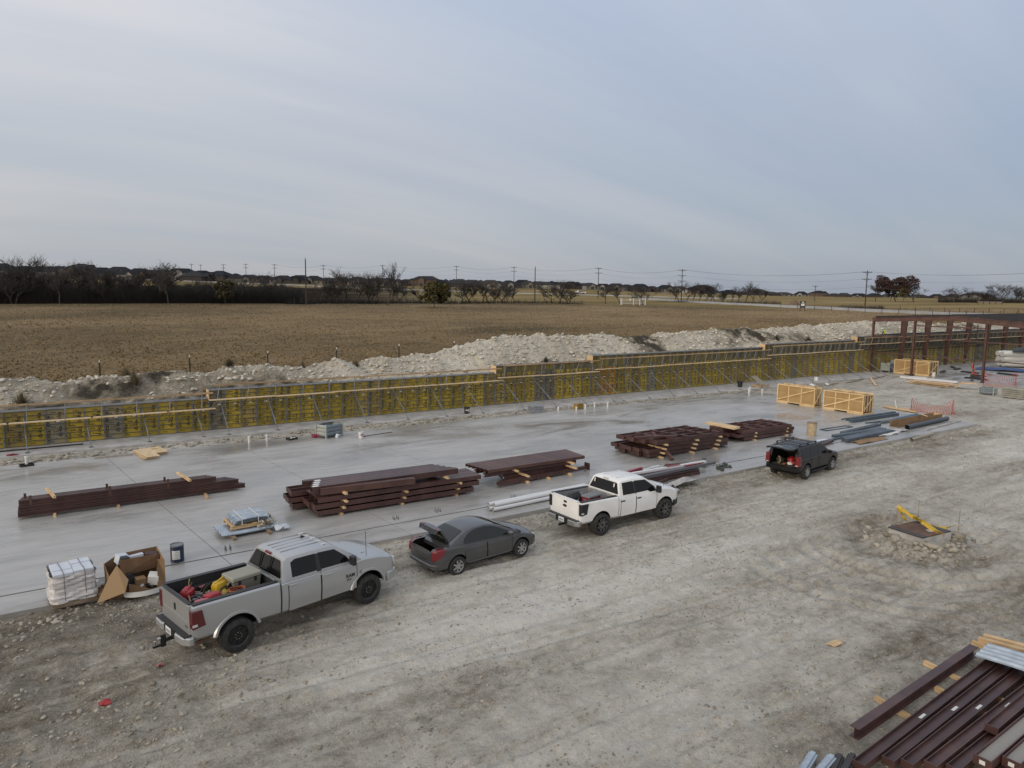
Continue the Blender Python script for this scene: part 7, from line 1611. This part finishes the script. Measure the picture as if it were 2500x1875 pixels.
# field fences, gate, sign, truck, soil heap
M_post = mat('rusty_post', (.035, .028, .022), .9)
for i, u in enumerate((237, 459, 651, 820, 973, 1108)):
    c, s_, Dn = ray(u); x, y, z = spot(u, Dn+1.5); t = thing('fence_post', 'steel t-post with a white tip behind the spoil heap, %s from the left' % ('first', 'second', 'third', 'fourth', 'fifth', 'sixth')[i], 'fence post', (x, y, z-.2), 0, 't-posts behind the spoil heap')
    mb = MB(); mb.bb(-.02, .02, -.03, .03, 0, 1.75); mb.bb(-.05, .05, .031, .042, 0, 1.75); mb.build('shaft', [M_post], t); mb = MB(); mb.bb(-.03, .03, -.04, .045, 1.752, 1.92); mb.build('tip', [M_wht], t)
for g_, (us_, D_) in {'posts of the back fence': (np.arange(720, 1430, 17), lambda u: iD1(u)-.5), 'posts along the road': (np.arange(1900, 2500, 41), lambda u: float(np.interp(u, [1900, 2050, 2255, 2500], [200, 181, 160, 140]))), 'posts beyond the road': (np.arange(2190, 2500, 36), lambda u: float(np.interp(u, [2050, 2255, 2500], [205, 182, 162])))}.items():
    for u in us_:
        x, y, z = spot(float(u), D_(float(u))); mb = BM.get('fp')
        if mb is None: q = MB(); q.cyl((0, 0, -.2), (0, 0, 1.35), .06, n=6); mb = BM['fp'] = q.mesh('fence_post', [M_post])
        tag(ob('fence_post', mb, None, (x, y, z)), {'posts of the back fence': 'dark post of the wire fence at the back of the field', 'posts along the road': 'thin post of the fence on the near side of the road', 'posts beyond the road': 'thin post of the fence beyond the road'}[g_], 'fence post', g_)
gt = thing('farm_gate', 'white pipe gate at the back corner of the field', 'gate', spot(1540, 206), YAW-math.pi/2)
for x in (-3.4, -3.1, .3, 2.1, 3.7): mb = MB(); mb.cyl((x, 0, -.2), (x, 0, 1.9), .09, n=8); mb.build('gate_post', [M_wht], gt)
for z in (.35, .8, 1.2, 1.6): mb = MB(); mb.bar((-3.1, 0, z), (.3, 0, z), .06, .07); mb.bar((.3, 0, z), (3.7, 0, z), .06, .07); mb.build('gate_bar', [M_pvc], gt)
mb = MB(); mb.bb(-.9, -.5, -.09, -.05, 1.3, 1.8); mb.build('gate_sign', [M_wht], gt)
sg = thing('roadside_sign', 'dark upright sign with a pale panel by the road', 'sign', spot(1953, 182), YAW-math.pi/2)
for x in (-.62, .62): mb = MB(); mb.bb(x-.06, x+.06, -.06, .06, -.2, 2.55); mb.build('sign_post', [M_blk], sg)
mb = MB(); mb.bb(-.555, .555, -.04, .04, .75, 2.5); bd = mb.build('sign_board', [M_blk], sg); mb = MB(); mb.bb(-.45, .45, -.055, -.042, 1.25, 1.85); mb.bb(-.3, .3, -.055, -.042, 2.05, 2.3); mb.build('printed_panel', [M_wht], bd)
tk = thing('distant_truck', 'white service truck on the far highway', 'truck', spot(1413, 386, .55), YAW-math.pi/2+.1)
mb = MB(); mb.loft([[(x, y, z) for y, z in ((-.95, .6), (.95, .6), (.95, h1), (.75, h2), (-.75, h2), (-.95, h1))] for x, h1, h2 in ((-2.9, 1.15, 1.2), (-1.9, 1.25, 1.3), (-1.3, 1.3, 1.95), (.3, 1.35, 2.05), (.4, 1.2, 1.25), (2.9, 1.2, 1.25))], 0, smooth=False); mb.build('truck_body', [M_wht], tk, bevel=.04)
mb = MB(); mb.bb(-1.15, .2, -.97, -.93, 1.42, 1.9); mb.build('truck_window', [M_glass], tk)
for x in (-1.9, 1.7):
    for y in (-.85, .85): mb = MB(); mb.cyl((x, y-.12, .42), (x, y+.12, .42), .42, n=14); mb.build('wheel', [M_tyre], tk)
mb = MB(); mb.bb(.6, 2.7, -.8, .8, 1.26, 2.2); mb.build('load', [mat('tan_load', (.22, .13, .09), .9)], tk, bevel=.1)
mb = MB(); rings = [[(2.6*r_*math.cos(a)*(1+.15*math.sin(3*a)), 2*r_*math.sin(a), z) for a in np.linspace(0, 6.28, 13)[:-1]] for r_, z in ((1, -.3), (.7, .7), (.35, 1.5), (.06, 1.9))]; mb.loft(rings, 0); struct(mb.build('soil_heap', [mat('brown_soil', (.12, .075, .045), .95, c2=(.16, .11, .07), scale=1)], None, spot(1932, 250)), 'small brown soil heap beyond the road')
pf = thing('pale_fence', 'faded board fence before the right thicket', 'fence', spot(2405, 300), YAW-1.57)
for i in range(4): mb = MB(); mb.bb(-5+i*2.6, -2.7+i*2.6, -.1, .1, .6, 1.1); mb.build('fence_board', [mat('faded_fence', (.20, .17, .15), .9)], pf)
for i in range(5): mb = MB(); mb.bb(-5.12+i*2.6, -4.9+i*2.6, .1, .25, -.2, 1.2); mb.build('fence_post', [M_post], pf)
# weeds on the spoil heap
def weed(x, y, h, w_, label, seed, m_):
    rw = np.random.default_rng(seed); V = []; ix_ = int(np.clip(np.searchsorted(bx, x), 0, len(bx)-1)); iy_ = int(np.clip(np.searchsorted(by, y), 0, len(by)-1)); z = float(bz[iy_, ix_])-.1
    for k in range(420):
        a = rw.uniform(0, 6.28); r_ = abs(rw.normal(0, .5))*w_; hh = h*rw.uniform(.4, 1.0)*max(.2, 1-.35*r_/w_); q = rw.uniform(.006, .02); b0 = np.array([.35*r_*math.cos(a), .35*r_*math.sin(a), 0]); t_ = np.array([r_*math.cos(a), r_*math.sin(a), hh]); s_ = np.array([-math.sin(a), math.cos(a), 0])*q
        V += [b0-s_, b0+s_, t_]
    tag(ob('dry_weed', tri_mesh('dry_weed', np.array(V), np.arange(len(V)).reshape(-1, 3), [m_]), None, (x, y, z)), label, 'weed', 'dry weeds on the spoil heap')
M_weed = mat('dry_weed', (.13, .10, .055), .95, c2=(.08, .07, .035), scale=3); M_weedd = mat('dark_weed', (.05, .045, .025), .95)
for x, y, h, w_, lb, m_ in ((4.9, 52.6, 1.3, .9, 'dry weed clump on the dark patch of the heap at the left', M_weed), (4.6, 54.6, .9, .7, 'brown weed behind the heap crest at the left', M_weed), (-1.3, 51.2, 1.0, .8, 'pale weed at the far left behind the formwork', M_weed), (11.2, 53.9, .7, .7, 'round dark weed on the second mound', M_weedd), (8.0, 53.8, .5, .6, 'low weed in the dip between mounds', M_weedd), (16.6, 54.2, 1.1, .6, 'tall pale weed right of the round dark weed', M_weed), (20.6, 53.4, .7, .5, 'weed between the two left peaks of the heap', M_weed), (37.5, 50.9, .7, .7, 'dark weed at the wall foot of the big heap', M_weedd), (71, 51.3, .8, 1.0, 'low dark weeds behind the higher wall section', M_weedd), (77, 51.2, .8, 1.0, 'low dark weeds left of the maroon frame', M_weedd)): weed(x, y, h, w_, lb, int(x*7)+50, m_)
# worker behind the wall
wk = thing('person', 'worker in a yellow vest bending down behind the formwork by the frame', 'person', (92.6, 50.3, 3.55), R(120))
sk = bpy.data.meshes.new('body'); jv = [(0, 0, .95), (.12, 0, 1.15), (.28, 0, 1.35), (.36, 0, 1.45), (.46, 0, 1.55), (.02, .11, .90), (.10, .13, .48), (.0, .14, .06), (.10, .15, .03), (.02, -.11, .90), (.12, -.13, .48), (.0, -.14, .06), (.10, -.15, .03), (.28, .20, 1.30), (.36, .24, 1.02), (.48, .20, .80), (.28, -.20, 1.30), (.38, -.24, 1.02), (.50, -.18, .82)]
sk.from_pydata(jv, [(0, 1), (1, 2), (2, 3), (3, 4), (0, 5), (5, 6), (6, 7), (7, 8), (0, 9), (9, 10), (10, 11), (11, 12), (2, 13), (13, 14), (14, 15), (2, 16), (16, 17), (17, 18)], [])
bo = bpy.data.objects.new('body', sk); col.objects.link(bo); md = bo.modifiers.new('s', 'SKIN'); rad = [.15, .15, .17, .07, .10, .10, .075, .05, .05, .10, .075, .05, .05, .075, .05, .04, .075, .05, .04]
for v, r_ in zip(sk.skin_vertices[0].data, rad): v.radius = (r_, r_)
sk.skin_vertices[0].data[0].use_root = True; m2_ = bo.modifiers.new('ss', 'SUBSURF'); m2_.levels = 1; m2_.render_levels = 1
me2 = bpy.data.meshes.new_from_object(bo.evaluated_get(bpy.context.evaluated_depsgraph_get())); bpy.data.objects.remove(bo); me2.materials.clear(); me2.materials.append(mat('work_clothes', (.05, .05, .06), .9)); ob('body', me2, wk)
mb = MB(); rings = []
for (x, z, r_) in ((.02, 1.0, .19), (.13, 1.17, .20), (.26, 1.33, .22), (.33, 1.42, .16)): rings.append([(x-.10*math.cos(a)*.8, r_*1.1*math.sin(a), z+r_*.7*math.cos(a)) for a in np.linspace(0, 6.28, 13)[:-1]])
mb.loft(rings, 0); mb.build('vest', [mat('hi_vis_yellow', (.45, .55, .03), .7)], wk)
mb = MB(); mb.lathe([(.14, 0), (.13, .05), (.10, .10), (0, .13)], 14, 0, 'Z', (.47, 0, 1.58)); mb.build('hard_hat', [M_wht], wk)

# ------------------------------------------------------------------ one mesh per piece, one label per thing
import re
SPLIT = {'top_rail', 'bed_rail', 'wheel_housing', 'trim', 'hood_crease', 'window_divider', 'roof_rib', 'seam', 'cab_marker_lamp', 'side_sill', 'gas_strut', 'end_plate', 'strap', 'printed_panel'}
FLAT = {'lettering', 'plate_characters', 'printed_lines', 'vertical_strands', 'cross_strands', 'crown'}
def split_islands(o):
    me = o.data; p_ = list(range(len(me.vertices)))
    def fd(a):
        while p_[a] != a: p_[a] = p_[p_[a]]; a = p_[a]
        return a
    for e_ in me.edges:
        a, b = fd(e_.vertices[0]), fd(e_.vertices[1])
        if a != b: p_[a] = b
    groups = {}
    for pl in me.polygons: groups.setdefault(fd(pl.vertices[0]), []).append(pl)
    if len(groups) < 2: return
    first = True
    for gp in groups.values():
        ids = {}; vs = []; fs = []
        for pl in gp:
            f_ = []
            for v in pl.vertices:
                if v not in ids: ids[v] = len(vs); vs.append(me.vertices[v].co[:])
                f_.append(ids[v])
            fs.append(f_)
        m2 = bpy.data.meshes.new(me.name); m2.from_pydata(vs, [], fs)
        for mm in me.materials: m2.materials.append(mm)
        m2.polygons.foreach_set('material_index', [pl.material_index for pl in gp])
        if first: o.data = m2; first = False
        else: c = o.copy(); c.data = m2; col.objects.link(c)
for o in list(col.objects):
    nm = re.sub(r'\.\d+$', '', o.name)
    if o.type == 'MESH' and nm in SPLIT and o.parent: split_islands(o)
    if nm in FLAT and o.parent and nm not in ('crown',): o['kind'] = 'stuff'
bpy.context.view_layer.update()
ORD = 'first second third fourth fifth sixth seventh eighth ninth tenth eleventh twelfth thirteenth fourteenth fifteenth sixteenth seventeenth eighteenth nineteenth twentieth twenty-first twenty-second twenty-third twenty-fourth twenty-fifth twenty-sixth twenty-seventh twenty-eighth twenty-ninth thirtieth'.split()
same = {}
for o in col.objects:
    if o.parent is None and 'label' in o and o.get('kind') is None: same.setdefault(o['label'], []).append(o)
for lb, os_ in same.items():
    if len(os_) < 2: continue
    cat_ = os_[0]['category']
    def uof(o): x_, y_ = o.location.x, o.location.y; D_ = max(x_*CY+y_*SY, .1); return (x_*SY-y_*CY)/D_
    if cat_ in ('tree', 'house', 'fence post', 'anchor bolts', 'clamp', 'steel bundle', 'offcut', 'board', 'tool', 'bag', 'angle', 'carton', 'decking', 'metal sheet') and len(os_) <= 30: key, suf = uof, 'from the left'
    elif cat_ in ('beam', 'pipe', 'plywood', 'timber') and len(os_) <= 14: key, suf = (lambda o: (round(o.location.x*CY+o.location.y*SY, 1), o.location.z)), 'from the front'
    else: continue
    for k, o in enumerate(sorted(os_, key=key)): o['label'] = '%s, %s %s' % (lb, ORD[k], suf)
for o in col.objects:
    if o.parent is None and 'label' in o and len(o['label'].split()) > 16: print('LONG', o['label'])
